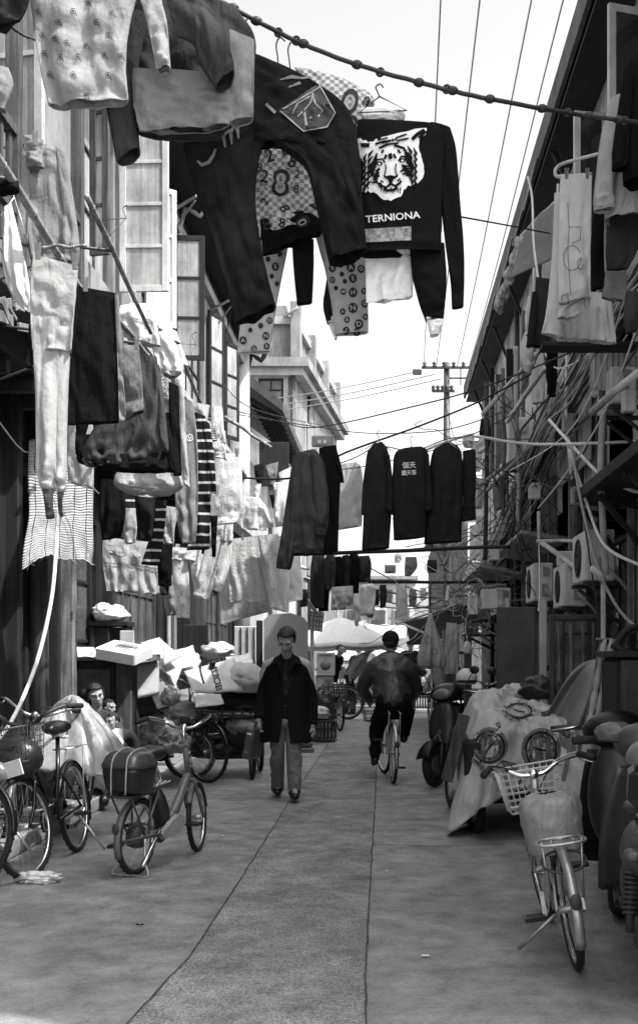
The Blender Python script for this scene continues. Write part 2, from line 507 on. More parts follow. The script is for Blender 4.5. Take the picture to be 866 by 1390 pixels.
# ------------------------------------------------------------------ render, camera, light
SC.render.engine = 'CYCLES'
SC.view_settings.view_transform = 'Standard'; SC.view_settings.look = 'None'
SC.view_settings.gamma = 1; SC.view_settings.use_curve_mapping = False
SC.view_settings.exposure = EXPOSURE
cd = bpy.data.cameras.new('camera'); cam = bpy.data.objects.new('camera', cd); COL.objects.link(cam)
cam.location = (0, 0, H); cam.rotation_euler = (PI / 2, 0, 0)
cd.sensor_fit = 'VERTICAL'; cd.sensor_height = 36; cd.lens = 36 * F / 1390
cd.shift_x = (433 - CX) / 1390; cd.shift_y = (CY - 695) / 1390
cd.clip_start = .05; cd.clip_end = 2000
cd.dof.use_dof = True; cd.dof.focus_distance = 8.0; cd.dof.aperture_fstop = 10
SC.camera = cam
SUN_EL, SUN_AZ = R(57), R(118)     # azimuth measured clockwise from +Y (the way the street runs): from the right, a little behind
sdir = V((math.sin(SUN_AZ) * math.cos(SUN_EL), math.cos(SUN_AZ) * math.cos(SUN_EL), math.sin(SUN_EL)))
sl = bpy.data.lights.new('sun', 'SUN'); sl.energy = 2.15; sl.angle = R(.6); sl.color = (1, .99, .97)
so = bpy.data.objects.new('sun', sl); COL.objects.link(so); so.rotation_euler = sdir.to_track_quat('Z', 'Y').to_euler()
so.location = (0, 0, 30)
W = bpy.data.worlds.new('World'); SC.world = W; W.use_nodes = True
wn = W.node_tree.nodes; wl = W.node_tree.links
sk = wn.new('ShaderNodeTexSky'); sk.sky_type = 'NISHITA'; sk.sun_disc = False
sk.sun_elevation = SUN_EL; sk.sun_rotation = SUN_AZ
sk.air_density = 1.0; sk.dust_density = 4.0; sk.ozone_density = 1.0
bw = wn.new('ShaderNodeRGBToBW'); wl.new(sk.outputs[0], bw.inputs[0])
bg = wn['Background']; wl.new(bw.outputs[0], bg.inputs['Color']); bg.inputs['Strength'].default_value = .15

# ------------------------------------------------------------------ shared materials
M = {}
def asphalt(name, col, rough, sc, lo, hi, fac, bmp, dirt):
    m = mat(name, col, rough, 'plain', 5, .42, .3, dirt=dirt)
    nt = m.node_tree; N = nt.nodes; L = nt.links; b = N['Principled BSDF']
    tc = N.new('ShaderNodeTexCoord'); v = N.new('ShaderNodeTexVoronoi'); v.inputs['Scale'].default_value = sc
    L.new(tc.outputs['Object'], v.inputs['Vector'])
    r = N.new('ShaderNodeValToRGB'); r.color_ramp.elements[0].color = (hi, hi, hi, 1); r.color_ramp.elements[1].color = (lo, lo, lo, 1)
    r.color_ramp.elements[0].position = .2; r.color_ramp.elements[1].position = .75
    L.new(v.outputs['Distance'], r.inputs['Fac'])
    old = b.inputs['Base Color'].links[0].from_socket
    mx = N.new('ShaderNodeMix'); mx.data_type = 'RGBA'; mx.blend_type = 'MULTIPLY'; mx.inputs[0].default_value = fac
    L.new(old, mx.inputs[6]); L.new(r.outputs['Color'], mx.inputs[7]); L.new(mx.outputs[2], b.inputs['Base Color'])
    bp = N.new('ShaderNodeBump'); bp.inputs['Strength'].default_value = bmp; bp.inputs['Distance'].default_value = .012; bp.invert = True
    L.new(v.outputs['Distance'], bp.inputs['Height']); L.new(bp.outputs[0], b.inputs['Normal'])
    return m
M['patch'] = asphalt('coarse_patch', .33, .8, 85, .4, 1.3, .7, .9, .4)
M['road'] = asphalt('worn_concrete', .275, .58, 130, .6, 1.15, .45, .3, .35)
M['kerb'] = mat('kerb_concrete', .24, .9, 'plain', 6, .3, .3, dirt=.3)
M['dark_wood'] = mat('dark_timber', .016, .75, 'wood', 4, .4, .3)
M['mid_wood'] = mat('weathered_timber', .075, .8, 'wood', 4, .4, .35)
M['pale_wood'] = mat('pale_peeling_timber', .26, .8, 'wood', 5, .4, .3, dirt=.4)
M['plaster'] = mat('grey_plaster', .26, .9, 'plain', 2, .25, .25, dirt=.5)
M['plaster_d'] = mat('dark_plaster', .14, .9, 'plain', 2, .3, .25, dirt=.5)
M['plaster_w'] = mat('pale_plaster', .40, .9, 'plain', 2, .15, .2, dirt=.3)
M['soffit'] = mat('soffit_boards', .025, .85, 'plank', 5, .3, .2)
M['roof_tile'] = mat('clay_roof_tile', .11, .85, 'tile', 3.5, .4, .6)
M['glass_d'] = mat('dark_window_glass', .03, .08, 'plain', 2, .3, 0, spec=.6)
M['glass_p'] = mat('curtained_glass', .56, .2, 'curtain', 3, .2, 0, dirt=.5)
M['glass_m'] = mat('dusty_glass', .12, .15, 'plain', 3, .5, 0, dirt=.5)
M['white_paint'] = mat('chipped_white_paint', .6, .6, 'plain', 5, .2, .2, dirt=.4)
M['grey_paint'] = mat('grey_paint', .3, .55, 'plain', 6, .2, .15, dirt=.35)
M['dark_metal'] = mat('dark_metal', .04, .5, 'plain', 9, .4, .1)
M['steel'] = mat('galvanised_steel', .42, .38, 'plain', 14, .3, .1, metal=.75)
M['chrome'] = mat('bright_chrome', .72, .16, 'plain', 20, .15, 0, metal=1)
M['cable'] = mat('black_cable', .018, .6, 'plain', 9, .3, 0)
M['cable_w'] = mat('pale_cable', .85, .55, 'plain', 9, .2, 0)
M['cable_g'] = mat('grey_cable', .34, .6, 'plain', 9, .2, 0)
M['rubber'] = mat('black_rubber', .012, .75, 'plain', 20, .4, .2)
M['black_plastic'] = mat('black_plastic', .018, .32, 'plain', 9, .3, 0)
M['paint_black'] = mat('black_enamel', .009, .25, 'plain', 9, .3, 0)
M['paint_grey'] = mat('grey_enamel', .11, .3, 'plain', 9, .3, .05)
M['bamboo'] = mat('bamboo', .3, .5, 'wood', 5, .3, .15)
M['card'] = mat('pale_cardboard', .5, .85, 'plain', 4, .18, .1, dirt=.2)
M['card_d'] = mat('brown_cardboard', .22, .85, 'plain', 4, .25, .1, dirt=.3)
M['foam'] = mat('white_foam', .8, .9, 'plain', 40, .05, .1)
M['plastic_w'] = mat('white_plastic', .68, .4, 'plain', 6, .1, .05, dirt=.2)
M['ac'] = mat('air_conditioner_casing', .74, .5, 'plain', 5, .15, .05, dirt=.4)
M['skin'] = mat('skin', .3, .55, 'plain', 12, .15, .1)
M['hair'] = mat('black_hair', .012, .5, 'plain', 60, .5, .5, stretch=(1, 1, .3))

# ------------------------------------------------------------------ ground
def sheet(name, pts, z, m, kind='structure'):
    mb = MB(); mb.add([(x, y, z) for x, y in pts], [list(range(len(pts)))])
    o = solo(name, mb, m); o['kind'] = kind; return o
sheet('ground', [(-200, -60), (200, -60), (200, 400), (-200, 400)], -.02, M['plaster_d'])
sheet('road', [(-6, -8), (6, -8), (6, 95), (-6, 95)], 0.0, M['road'])
def g2(px, py):
    p = GP(px, py); return (p.x, p.y)
# coarse strip down the middle, its edges slightly wavering
ls = [(165, 1400), (258, 1300), (330, 1190), (395, 1085), (445, 1010)]
rsd = [(496, 1400), (497, 1300), (503, 1190), (509, 1090), (512, 1012)]
def dens(a, amp):
    out = []
    for i in range(len(a) - 1):
        p, q = V((*g2(*a[i]), 0)), V((*g2(*a[i + 1]), 0)); n = max(2, int((q - p).length / .06))
        for k in range(n):
            t = p.lerp(q, k / n); out.append((t.x + amp * nz(t.y * 3.1, 7) + amp * .6 * nz(t.y * 14, 3), t.y))
    out.append(g2(*a[-1])); return out
le = dens(ls, .006); re = dens(rsd, .006)
sheet('road_strip', le + re[::-1], .005, M['patch'])
M['seam'] = mat('dark_seam', .05, .95, 'plain', 20, .4, .2)
for nm, ed in (('road_seam', le), ('road_seam', re)):
    mb = MB(); vs = []; fs = []
    for i, (x, y) in enumerate(ed):
        w = .003 + .006 * abs(nz(y * 9, x)); vs += [(x - w, y, .009), (x + w, y, .009)]
        if i: fs.append([2 * i - 2, 2 * i - 1, 2 * i + 1, 2 * i])
    mb.add(vs, fs); solo(nm, mb, M['seam'])['kind'] = 'structure'
sheet('road_crossing', [(-6, 24.6), (6, 24.6), (6, 27.0), (-6, 26.8)], .004, mat('pale_band', .5, .9, 'plain', 2, .2, .1, dirt=.3))  # paler mottled band laid across the full width of the road
# raised kerb step at the left
mb = MB()
for i in range(9):
    y0 = 7.2 + i * .62
    mb.box((-2.86, y0 + .305, .065), (.56, .606, .13), bev=.012)
solo('kerb', mb, M['kerb'])['kind'] = 'structure'
mb = MB(); mb.box((2.35, 17, .05), (.9, 34, .1), bev=.01); solo('pavement', mb, M['kerb'])['kind'] = 'structure'

def pbox(mb, x1, y1, x2, y2, Y, th, mi=0, bev=None):
    a = P(x1, y1, Y); b = P(x2, y2, Y)
    return mb.box(((a.x + b.x) / 2, Y + th / 2, (a.z + b.z) / 2), (abs(b.x - a.x), th, abs(b.z - a.z)), None, mi, bev if bev is not None else min(.008, th * .2))

# ------------------------------------------------------------------ buildings
def wall_x(mb, x, th, y0, y1, z0, z1, holes=()):
    ys = sorted({y0, y1, *[h[0] for h in holes], *[h[1] for h in holes]})
    ys = [y for y in ys if y0 <= y <= y1]
    for a, b in zip(ys, ys[1:]):
        m = (a + b) / 2; cur = z0
        for h in sorted([h for h in holes if h[0] <= m <= h[1]], key=lambda h: h[2]):
            if h[2] > cur + .01: mb.box((x, m, (cur + h[2]) / 2), (th, b - a, h[2] - cur), bev=.0005)
            cur = h[3]
        if z1 > cur + .01: mb.box((x, m, (cur + z1) / 2), (th, b - a, z1 - cur), bev=.0005)
def win_x(par, x, ya, yb, za, zb, ny, nzz, fm, gm, fw=.06, fd=.09):
    mb = MB()
    for y in (ya + fw / 2, yb - fw / 2): mb.box((x, y, (za + zb) / 2), (fd, fw, zb - za))
    for z in (za + fw / 2, zb - fw / 2): mb.box((x, (ya + yb) / 2, z), (fd - .006, yb - ya - 2 * fw, fw))
    for i in range(1, ny): mb.box((x, ya + (yb - ya) * i / ny, (za + zb) / 2), (fd * .6, .035, zb - za - 2 * fw))
    for i in range(1, nzz): mb.box((x, (ya + yb) / 2, za + (zb - za) * i / nzz), (fd * .55, yb - ya - 2 * fw, .03))
    w = part('window', mb, fm, par)
    g = MB(); g.box((x, (ya + yb) / 2, (za + zb) / 2), (.008, yb - ya - fw, zb - za - fw), bev=.0005)
    part('pane', g, gm, w)
    return w
def casement(par, hinge, ang, w, za, zb, rows, fm, gm, cols=1):
    """an open window leaf turned about a vertical hinge"""
    d = V((math.cos(ang), math.sin(ang), 0)); n = V((-d.y, d.x, 0)); mb = MB()
    h = V((hinge[0], hinge[1], 0))
    rot = Matrix((d, n, V((0, 0, 1)))).transposed()
    fw = .065
    for t in (fw / 2, w - fw / 2): mb.box(h + d * t + V((0, 0, (za + zb) / 2)), (fw, .045, zb - za), rot)
    for i in range(rows + 1):
        z = za + fw / 2 + (zb - za - fw) * i / rows
        mb.box(h + d * (w / 2) + V((0, 0, z)), (w - 2 * fw, .038, fw if i in (0, rows) else .035), rot)
    for c in range(1, cols): mb.box(h + d * (w * c / cols) + V((0, 0, (za + zb) / 2)), (.03, .036, zb - za - 2 * fw), rot)
    wd = part('open_casement', mb, fm, par)
    g = MB(); g.box(h + d * (w / 2) + V((0, 0, (za + zb) / 2)), (w - fw, .008, zb - za - fw), rot, bev=.0005)
    part('pane', g, gm, wd)
    return wd

# --- left row house
LX = -3.0; UX = -2.85
lb = thing('row_house', 'old two storey timber row house along the left, pale casements', 'house', (LX, 13, 0))
mb = MB()
low_holes = [(3.2, 3.9, .1, 2.9), (7.0, 8.3, .9, 2.8), (9.15, 9.55, .1, 2.9), (9.85, 10.5, .1, 2.9), (10.85, 11.9, .95, 2.75), (12.5, 15.2, .95, 2.75), (16.0, 17.6, .1, 2.6), (19.0, 22.2, .7, 2.6)]
wall_x(mb, LX - .1, .2, 2.5, 23.2, 0, 3.55, low_holes)
part('ground_floor_wall', mb, M['dark_wood'], lb)
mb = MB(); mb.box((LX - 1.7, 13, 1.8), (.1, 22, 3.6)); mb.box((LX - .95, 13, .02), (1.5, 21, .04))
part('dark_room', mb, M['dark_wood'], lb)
mb = MB()
up_holes = [(5.2, 6.6, 5.0, 6.9), (8.2, 9.5, 5.0, 6.9), (10.6, 12.0, 5.2, 7.0), (13.4, 15.0, 5.2, 7.0), (16.3, 18.0, 5.1, 7.0), (18.7, 19.9, 5.1, 7.0), (20.4, 21.5, 5.1, 7.0)]
wall_x(mb, UX - .1, .2, 2.5, 23.2, 3.55, 7.75, up_holes)
part('upper_wall', mb, M['plaster'], lb)
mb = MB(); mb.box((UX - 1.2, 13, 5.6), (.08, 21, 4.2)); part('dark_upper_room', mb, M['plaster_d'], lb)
for h in up_holes:
    win_x(lb, UX - .1, *h, 3, 3, M['mid_wood'] if h[0] < 13 else M['dark_wood'], M['glass_p'] if h[0] > 10 else M['glass_m'])
for h in low_holes:
    if h[2] > .3: win_x(lb, LX - .09, *h, max(2, int((h[1] - h[0]) / .42)), 3, M['dark_wood'] if h[0] < 12 else M['mid_wood'], M['glass_m'])
# a ground floor glazed door and timber posts
win_x(lb, LX - .06, 8.35, 9.1, .9, 2.85, 2, 4, M['dark_wood'], M['glass_m'])
def post(y, x, w, h, m, rnd=False, z0=0):
    mb = MB()
    if rnd: mb.tube([(x, y, z0), (x, y, z0 + h * .5), (x, y, z0 + h)], [w * .52, w * .5, w * .47], 14)
    else: mb.box((x, y, z0 + h / 2), (w, w, h), bev=.01)
    part('post', mb, m, lb)
post(9.72, LX + .06, .17, 3.5, M['mid_wood'], True)
post(9.12, LX + .04, .12, 3.5, M['dark_wood'])
post(10.66, LX + .05, .13, 3.5, M['pale_wood'])
post(10.82, LX + .02, .1, 3.5, M['dark_wood'])
post(12.2, LX + .04, .16, 3.5, M['dark_wood'])
post(15.6, LX + .04, .16, 3.5, M['mid_wood'])
post(18.3, LX + .04, .18, 3.5, M['mid_wood'])
post(22.6, UX + .02, .34, 7.7, M['plaster_w'], True)
# sill, floor beam with broken plaster, upper storey ledge
mb = MB(); mb.box((LX + .1, 11.4, .92), (.34, 1.2, .06)); mb.box((LX + .1, 13.9, .92), (.24, 2.7, .05)); part('sill', mb, M['pale_wood'], lb)
mb = MB(); mb.box((UX + .06, 13, 3.62), (.4, 20.6, .22)); part('floor_beam', mb, M['dark_wood'], lb)
mb = MB()
for i in range(34): mb.box((UX + .06, 3.2 + i * .6, 3.45), (.32, .09, .12))
part('floor_joists', mb, M['dark_wood'], lb)
mb = MB(); mb.box((UX + .05, 17.8, 4.95), (.2, 10.6, .1)); mb.box((UX + .03, 17.8, 7.2), (.12, 10.6, .16)); part('string_course', mb, M['plaster_w'], lb)
# slatted timber balcony nearest the camera
mb = MB()
for i in range(26):
    y = 4.6 + i * .175; mb.box((UX + .42, y, 4.35), (.03, .05, 1.0))
for z in (3.86, 4.32, 4.84): mb.box((UX + .42, 6.8, z), (.07, 4.6, .07))
mb.box((UX + .22, 6.8, 3.79), (.5, 4.7, .09))
for y in (4.6, 6.0, 7.5, 9.05): mb.box((UX + .42, y, 5.2), (.09, .09, 2.9))
part('balcony', mb, M['mid_wood'], lb)
mb = MB()
for i in range(60):
    y = 4.5 + random.random() * 4.6; z = 3.45 + random.random() * .55
    mb.box((UX + .47 + random.random() * .03, y, z), (.02, .1 + .2 * random.random(), .02 + .05 * random.random()), Matrix.Rotation(random.uniform(-.5, .5), 3, 'X'))
part('broken_laths', mb, M['pale_wood'], lb)
# open casements standing out over the street
casement(lb, (UX + .05, 12.1), R(-3), .52, 5.25, 7.1, 4, M['white_paint'], M['glass_p'])
casement(lb, (UX + .02, 11.0), R(-15), .2, 5.25, 7.1, 4, M['mid_wood'], M['glass_p'])
casement(lb, (UX + .05, 15.1), R(4), .42, 5.3, 6.95, 3, M['dark_wood'], M['glass_p'])
casement(lb, (UX + .05, 13.4), R(40), .4, 5.3, 6.95, 3, M['white_paint'], M['glass_p'])
casement(lb, (UX + .05, 18.2), R(70), .5, 5.2, 6.9, 3, M['dark_wood'], M['glass_p'])
casement(lb, (UX + .05, 8.1), R(-12), .42, 5.0, 6.9, 3, M['white_paint'], M['glass_p'])
casement(lb, (UX + .05, 20.0), R(65), .45, 5.2, 6.9, 3, M['dark_wood'], M['glass_p'])
# roof, eave boards, gutter
mb = MB(); mb.prism([(-2.42, 2.5, 7.62), (-2.42, 2.5, 7.72), (-5.5, 2.5, 9.2), (-5.5, 2.5, 9.1)], (0, 20.6, 0)); roof = part('roof', mb, M['roof_tile'], lb)
mb = MB()
for i in range(42): mb.box((-2.66, 2.75 + i * .49, 7.66), (.5, .07, .09), Matrix.Rotation(.2, 3, 'Y'))
part('rafters', mb, M['dark_wood'], roof)
mb = MB(); mb.tube([(-2.38, 2.5, 7.6), (-2.38, 23.1, 7.6)], .055, 10); part('gutter', mb, M['grey_paint'], roof)
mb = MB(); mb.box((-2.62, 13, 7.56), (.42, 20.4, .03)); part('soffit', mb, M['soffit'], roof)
# brackets and downpipes
mb = MB()
for y in (12.6, 14.6, 18.6): mb.bar((UX, y, 7.0), (UX + .5, y - .3, 7.15), .03); mb.bar((UX, y, 6.6), (UX + .48, y - .28, 7.1), .02)
part('eave_bracket', mb, M['steel'], lb)
for y, m_, r_ in ((23.15, M['dark_metal'], .05), (15.5, M['white_paint'], .03), (20.1, M['dark_metal'], .03)):
    mb = MB(); mb.tube([(-2.4, y, 7.55), (-2.5, y, 7.35), (UX + .06, y, 7.1), (UX + .06, y, 3.0), (LX + .08, y, 2.7), (LX + .08, y, .1)], r_, 10, smoothpath=3); part('drainpipe', mb, m_, lb)
mb = MB()  # loose cable loops on the facade
for k in range(14):
    y = 5 + k * 1.2
    mb.tube([(UX + .04, y, 4.9), (UX + .07, y + .5, 4.62 + .1 * nz(k)), (UX + .05, y + 1.1, 4.8)], .007, 5, smoothpath=4)
    mb.tube([(LX + .08, y, 3.2), (LX + .1, y + .6, 3.05 + .1 * nz(k, 3)), (LX + .08, y + 1.2, 3.2)], .007, 5, smoothpath=4)
part('facade_cable', mb, M['cable_w'], lb)

# --- small tiled house after the row
th_ = thing('tiled_house', 'small pale house with a tiled roof between timber row and tall corner building', 'house', (-3.9, 27, 0))
mb = MB(); mb.box((-4.1, 27.5, 3.0), (2.0, 6, 6.0)); part('wall', mb, M['plaster_w'], th_)
mb = MB(); mb.prism([(-2.15, 24.2, 6.55), (-2.15, 24.2, 6.75), (-3.7, 24.2, 8.0), (-5.6, 24.2, 8.0), (-5.6, 24.2, 7.7), (-3.7, 24.2, 7.7)], (0, 7.6, 0)); part('roof', mb, M['roof_tile'], th_)
mb = MB()
for i in range(15): mb.box((-2.5, 24.4 + i * .5, 6.62), (.9, .08, .1), Matrix.Rotation(.55, 3, 'Y'))
part('rafters', mb, M['dark_wood'], th_)
mb = MB(); pbox(mb, 352, 600, 392, 660, 24.45, .06); part('window', mb, M['dark_wood'], th_)
# --- tall corner building
fb = thing('corner_building', 'tall pale corner building with stepped parapet and deep cornice behind the left houses', 'building', (-3.6, 42, 0))
A = V((-6.8, 38, 0)); B = V((-3.0, 38, 0)); C_ = V((-2.05, 49, 0)); D = V((-6.8, 49, 0))
def poly_z(pts, z0, z1): return [p + V((0, 0, z0)) for p in pts], V((0, 0, z1 - z0))
def grow(k): return [A + V((-k, -k, 0)), B + V((k, -k, 0)), C_ + V((k, k, 0)), D + V((-k, k, 0))]
for nm, k, z0, z1, m_ in (('wall', 0, 0, 10.6, M['plaster']), ('cornice', .32, 10.6, 10.85, M['plaster_w']), ('cornice', .5, 10.853, 11.15, M['plaster']), ('parapet', -.05, 11.153, 12.35, M['plaster']), ('coping', .1, 12.353, 12.6, M['plaster_w']), ('string_course', .08, 6.6, 6.85, M['plaster_w'])):
    mb = MB(); q, e = poly_z(grow(k), z0, z1); mb.prism(q, e); part(nm, mb, m_, fb)
mb = MB()
for t in (0, .3, .62, .95):
    p = B.lerp(C_, t); mb.box((p.x + .06, p.y, 12.1), (.35, .6, 1.9 if t < .1 else 1.5))
mb.box((-5.9, 37.95, 12.0), (.5, .4, 1.8)); mb.box((-4.2, 38.2, 12.75), (1.9, .4, .5))
part('parapet_pier', mb, M['plaster'], fb)
w0 = MB(); a = P(350, 514, 37.9); b = P(385, 561, 37.9)
def win_y(par, x1, y1, x2, y2, Y, nx, nzz, fm, gm, fw=.07, surround=None):
    a = P(x1, y1, Y); b = P(x2, y2, Y); xa, xb, za, zb = min(a.x, b.x), max(a.x, b.x), min(a.z, b.z), max(a.z, b.z)
    mb = MB()
    for x in (xa + fw / 2, xb - fw / 2): mb.box((x, Y, (za + zb) / 2), (fw, .1, zb - za))
    for z in (za + fw / 2, zb - fw / 2): mb.box(((xa + xb) / 2, Y, z), (xb - xa - 2 * fw, .094, fw))
    for i in range(1, nx): mb.box((xa + (xb - xa) * i / nx, Y, (za + zb) / 2), (.05, .06, zb - za - 2 * fw))
    for i in range(1, nzz): mb.box(((xa + xb) / 2, Y, za + (zb - za) * i / nzz), (xb - xa - 2 * fw, .05, .045))
    w = part('window', mb, fm, par)
    g = MB(); g.box(((xa + xb) / 2, Y + .01, (za + zb) / 2), (xb - xa - fw, .01, zb - za - fw), bev=.0005); part('pane', g, gm, w)
    if surround:
        s = MB(); e = .16
        for x in (xa - e / 2, xb + e / 2): s.box((x, Y + .02, (za + zb) / 2), (e, .12, zb - za + 2 * e))
        s.box(((xa + xb) / 2, Y + .02, zb + e / 2), (xb - xa, .12, e)); s.box(((xa + xb) / 2, Y - .03, za - e / 2), (xb - xa, .2, e))
        part('window_surround', s, surround, par)
    return w
win_y(fb, 351, 514, 385, 561, 37.93, 2, 3, M['dark_wood'], M['glass_m'], surround=M['plaster_w'])
win_y(fb, 351, 640, 385, 690, 37.93, 2, 3, M['dark_wood'], M['glass_m'], surround=M['plaster_w'])
for t in (.22, .5, .78):
    p = B.lerp(C_, t); ang = math.atan2(C_.y - B.y, C_.x - B.x)
    for z in (8.6, 5.0):
        mb = MB(); mb.box((p.x + .02, p.y, z), (1.1, .14, 1.9), Matrix.Rotation(ang, 3, 'Z')); w = part('window', mb, M['plaster_w'], fb)
        mb = MB(); mb.box((p.x + .06, p.y, z), (.9, .14, 1.7), Matrix.Rotation(ang, 3, 'Z')); part('pane', mb, M['glass_m'], w)
mb = MB(); mb.tube([(-3.03, 37.8, 10.6), (-3.03, 37.8, .1)], .08, 10); mb.tube([(-2.7, 40.9, 10.6), (-2.7, 40.9, .1)], .07, 8); part('drainpipe', mb, M['dark_metal'], fb)
mb = MB(); mb.tube([P(300 + 75, 437, 38.2), P(404, 418, 37.5)], .05, 8); part('spout', mb, M['steel'], fb)

# --- right row house
RX = 2.3
rb = thing('row_house', 'old row house along the right, shaded under its long dark eave', 'house', (RX, 17, 0))
mb = MB()
rh = [(8.6, 9.9, 5.0, 7.0), (10.6, 11.7, 5.0, 7.0), (13.2, 14.8, 4.9, 6.8), (16.5, 18, 4.9, 6.8), (20, 21.4, 4.9, 6.8), (24, 25.3, 4.9, 6.8), (10.6, 12.4, .1, 2.6), (14.0, 15.2, .9, 2.4), (18.0, 19.6, .1, 2.4)]
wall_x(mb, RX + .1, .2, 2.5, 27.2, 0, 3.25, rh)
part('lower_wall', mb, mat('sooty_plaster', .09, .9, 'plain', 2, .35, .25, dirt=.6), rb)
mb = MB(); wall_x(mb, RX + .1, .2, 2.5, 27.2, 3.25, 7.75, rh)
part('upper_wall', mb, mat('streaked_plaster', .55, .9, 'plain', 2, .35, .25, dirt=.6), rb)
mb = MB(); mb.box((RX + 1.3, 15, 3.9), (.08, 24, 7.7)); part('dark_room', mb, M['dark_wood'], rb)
for h in rh:
    win_x(rb, RX + .08, *h, 2, 3, M['pale_wood'] if h[2] > 4 else M['dark_wood'], M['glass_d'] if h[2] > 4 else M['glass_m'])
casement(rb, (RX - .02, 9.9), R(196), .38, 5.0, 7.0, 1, M['white_paint'], M['glass_d'])
casement(rb, (RX - .02, 11.7), R(190), .36, 5.0, 6.95, 1, M['white_paint'], M['glass_d'])
casement(rb, (RX - .02, 14.8), R(200), .4, 4.9, 6.8, 2, M['white_paint'], M['glass_m'])
mb = MB(); mb.prism([(1.93, 2.5, 7.58), (1.93, 2.5, 7.78), (5.2, 2.5, 9.4), (5.2, 2.5, 9.2)], (0, 24.8, 0)); roof = part('roof', mb, M['roof_tile'], rb)
mb = MB(); mb.box((1.9, 14.85, 7.63), (.05, 24.7, .3)); part('fascia', mb, mat('weathered_fascia', .12, .85, 'plain', 3, .4, .3, dirt=.4), roof)
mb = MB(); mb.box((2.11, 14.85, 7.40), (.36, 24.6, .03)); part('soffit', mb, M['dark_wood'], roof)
mb = MB()
for i in range(50): mb.box((2.2, 2.8 + i * .49, 7.47), (.5, .06, .09), Matrix.Rotation(-.2, 3, 'Y'))
part('rafters', mb, M['dark_wood'], roof)
mb = MB()
for i in range(22, 50, 5): mb.bar((2.28, 2.8 + i * .49, 6.75), (1.96, 2.8 + i * .49, 7.5), .05)
part('eave_strut', mb, M['dark_wood'], rb)
mb = MB()
for i in range(9): mb.tube([(1.86 + .02 * (i % 2), 14 + i * 1.35, 7.5), (1.86, 15.3 + i * 1.35, 7.36)], .012, 6)
part('eave_pole', mb, M['steel'], roof)
# canopy over the ground floor and its struts
cn = MB(); cn.box((2.02, 8.6, 2.82), (.54, 4.2, .05), Matrix.Rotation(.12, 3, 'Y')); cn.box((1.75, 8.6, 2.85), (.04, 4.2, .09))
part('canopy', cn, M['dark_wood'], rb)
mb = MB()
for y in (7.2, 8.4, 9.6, 10.5): mb.bar((2.26, y, 2.2), (1.8, y, 2.76), .045); mb.bar((2.26, y + .15, 2.66), (1.79, y + .15, 2.76), .05)
part('canopy_strut', mb, M['dark_wood'], rb)
mb = MB(); mb.box((1.9, 20.5, 2.75), (.8, 4.5, .05), Matrix.Rotation(.2, 3, 'Y')); mb.box((2.0, 16, 2.9), (.6, 3.4, .05), Matrix.Rotation(.15, 3, 'Y')); part('canopy', mb, M['grey_paint'], rb)
for y, w, h, m_ in ((15.3, .14, 5.0, M['pale_wood']), (16.3, .1, 6.8, M['grey_paint']), (18.3, .12, 6.8, M['pale_wood']), (20.6, .12, 6.8, M['dark_wood']), (22.5, .14, 6.8, M['pale_wood']), (13.6, .12, 6.8, M['pale_wood']), (11.9, .1, 6.8, M['mid_wood']), (12.6, .12, 3.2, M['pale_wood']), (9.95, .1, 3.1, M['pale_wood']), (10.3, .12, 3.1, M['dark_wood'])):
    mb = MB(); mb.box((RX - .05, y, h / 2 + .1), (w, w, h)); part('post', mb, m_, rb)
# corrugated panels on the upper floor far along
mb = MB()
for (ya, yb, za, zb) in ((15.2, 17.8, 4.4, 5.5), (18.6, 20.2, 3.4, 5.2), (21.5, 24.5, 3.2, 5.0), (12.2, 14.4, 3.5, 4.7)):
    n = int((yb - ya) * 40)
    mb.sheet(lambda u, v: (RX - .1 + .012 * math.sin(u * (yb - ya) * 75), ya + (yb - ya) * u, za + (zb - za) * v), n * 2, 2, .004)
part('corrugated_panel', mb, M['white_paint'], rb)
mb = MB()
for y in (13.0, 19.2, 23.6): mb.tube([(RX - .08, y, 7.3), (RX - .08, y, .2)], .045, 8)
part('drainpipe', mb, M['dark_metal'], rb)

# --- buildings closing the street
def block(label, x0, x1, y0, y1, z, m_, cols, rows, roofm=None, overhang=.2):
    t = thing('distant_building', label, 'building', ((x0 + x1) / 2, y0, 0))
    mb = MB(); mb.box(((x0 + x1) / 2, (y0 + y1) / 2, z / 2), (x1 - x0, y1 - y0, z)); part('wall', mb, m_, t)
    mb = MB(); mb.box(((x0 + x1) / 2, (y0 + y1) / 2, z + .1), (x1 - x0 + overhang * 2, y1 - y0 + overhang * 2, .2)); part('roof', mb, roofm or M['grey_paint'], t)
    for i in range(cols):
        for j in range(rows):
            cx = x0 + (x1 - x0) * (i + .5) / cols; cz = 1.6 + (z - 2.2) * (j + .5) / rows
            mb = MB(); mb.box((cx, y0 - .02, cz), (.95, .1, 1.25)); w = part('window', mb, M['white_paint'], t)
            mb = MB(); mb.box((cx, y0 - .05, cz), (.78, .1, 1.08)); part('pane', mb, M['glass_m'], w)
    return t
block('low pale building closing the far end of the street, behind the striped patio umbrella', -3.6, 1.6, 62, 70, 5.4, M['plaster_w'], 4, 1)
block('grey two storey house at the far left beyond the crossing', -7.2, -2.7, 52, 60, 7.2, M['plaster'], 3, 2, M['roof_tile'])
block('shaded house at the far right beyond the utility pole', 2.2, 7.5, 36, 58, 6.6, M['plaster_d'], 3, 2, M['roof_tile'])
block('narrow pale house with two windows just past the crossing on the left', -5.6, -2.9, 32.5, 37.4, 6.2, M['plaster_w'], 2, 2)

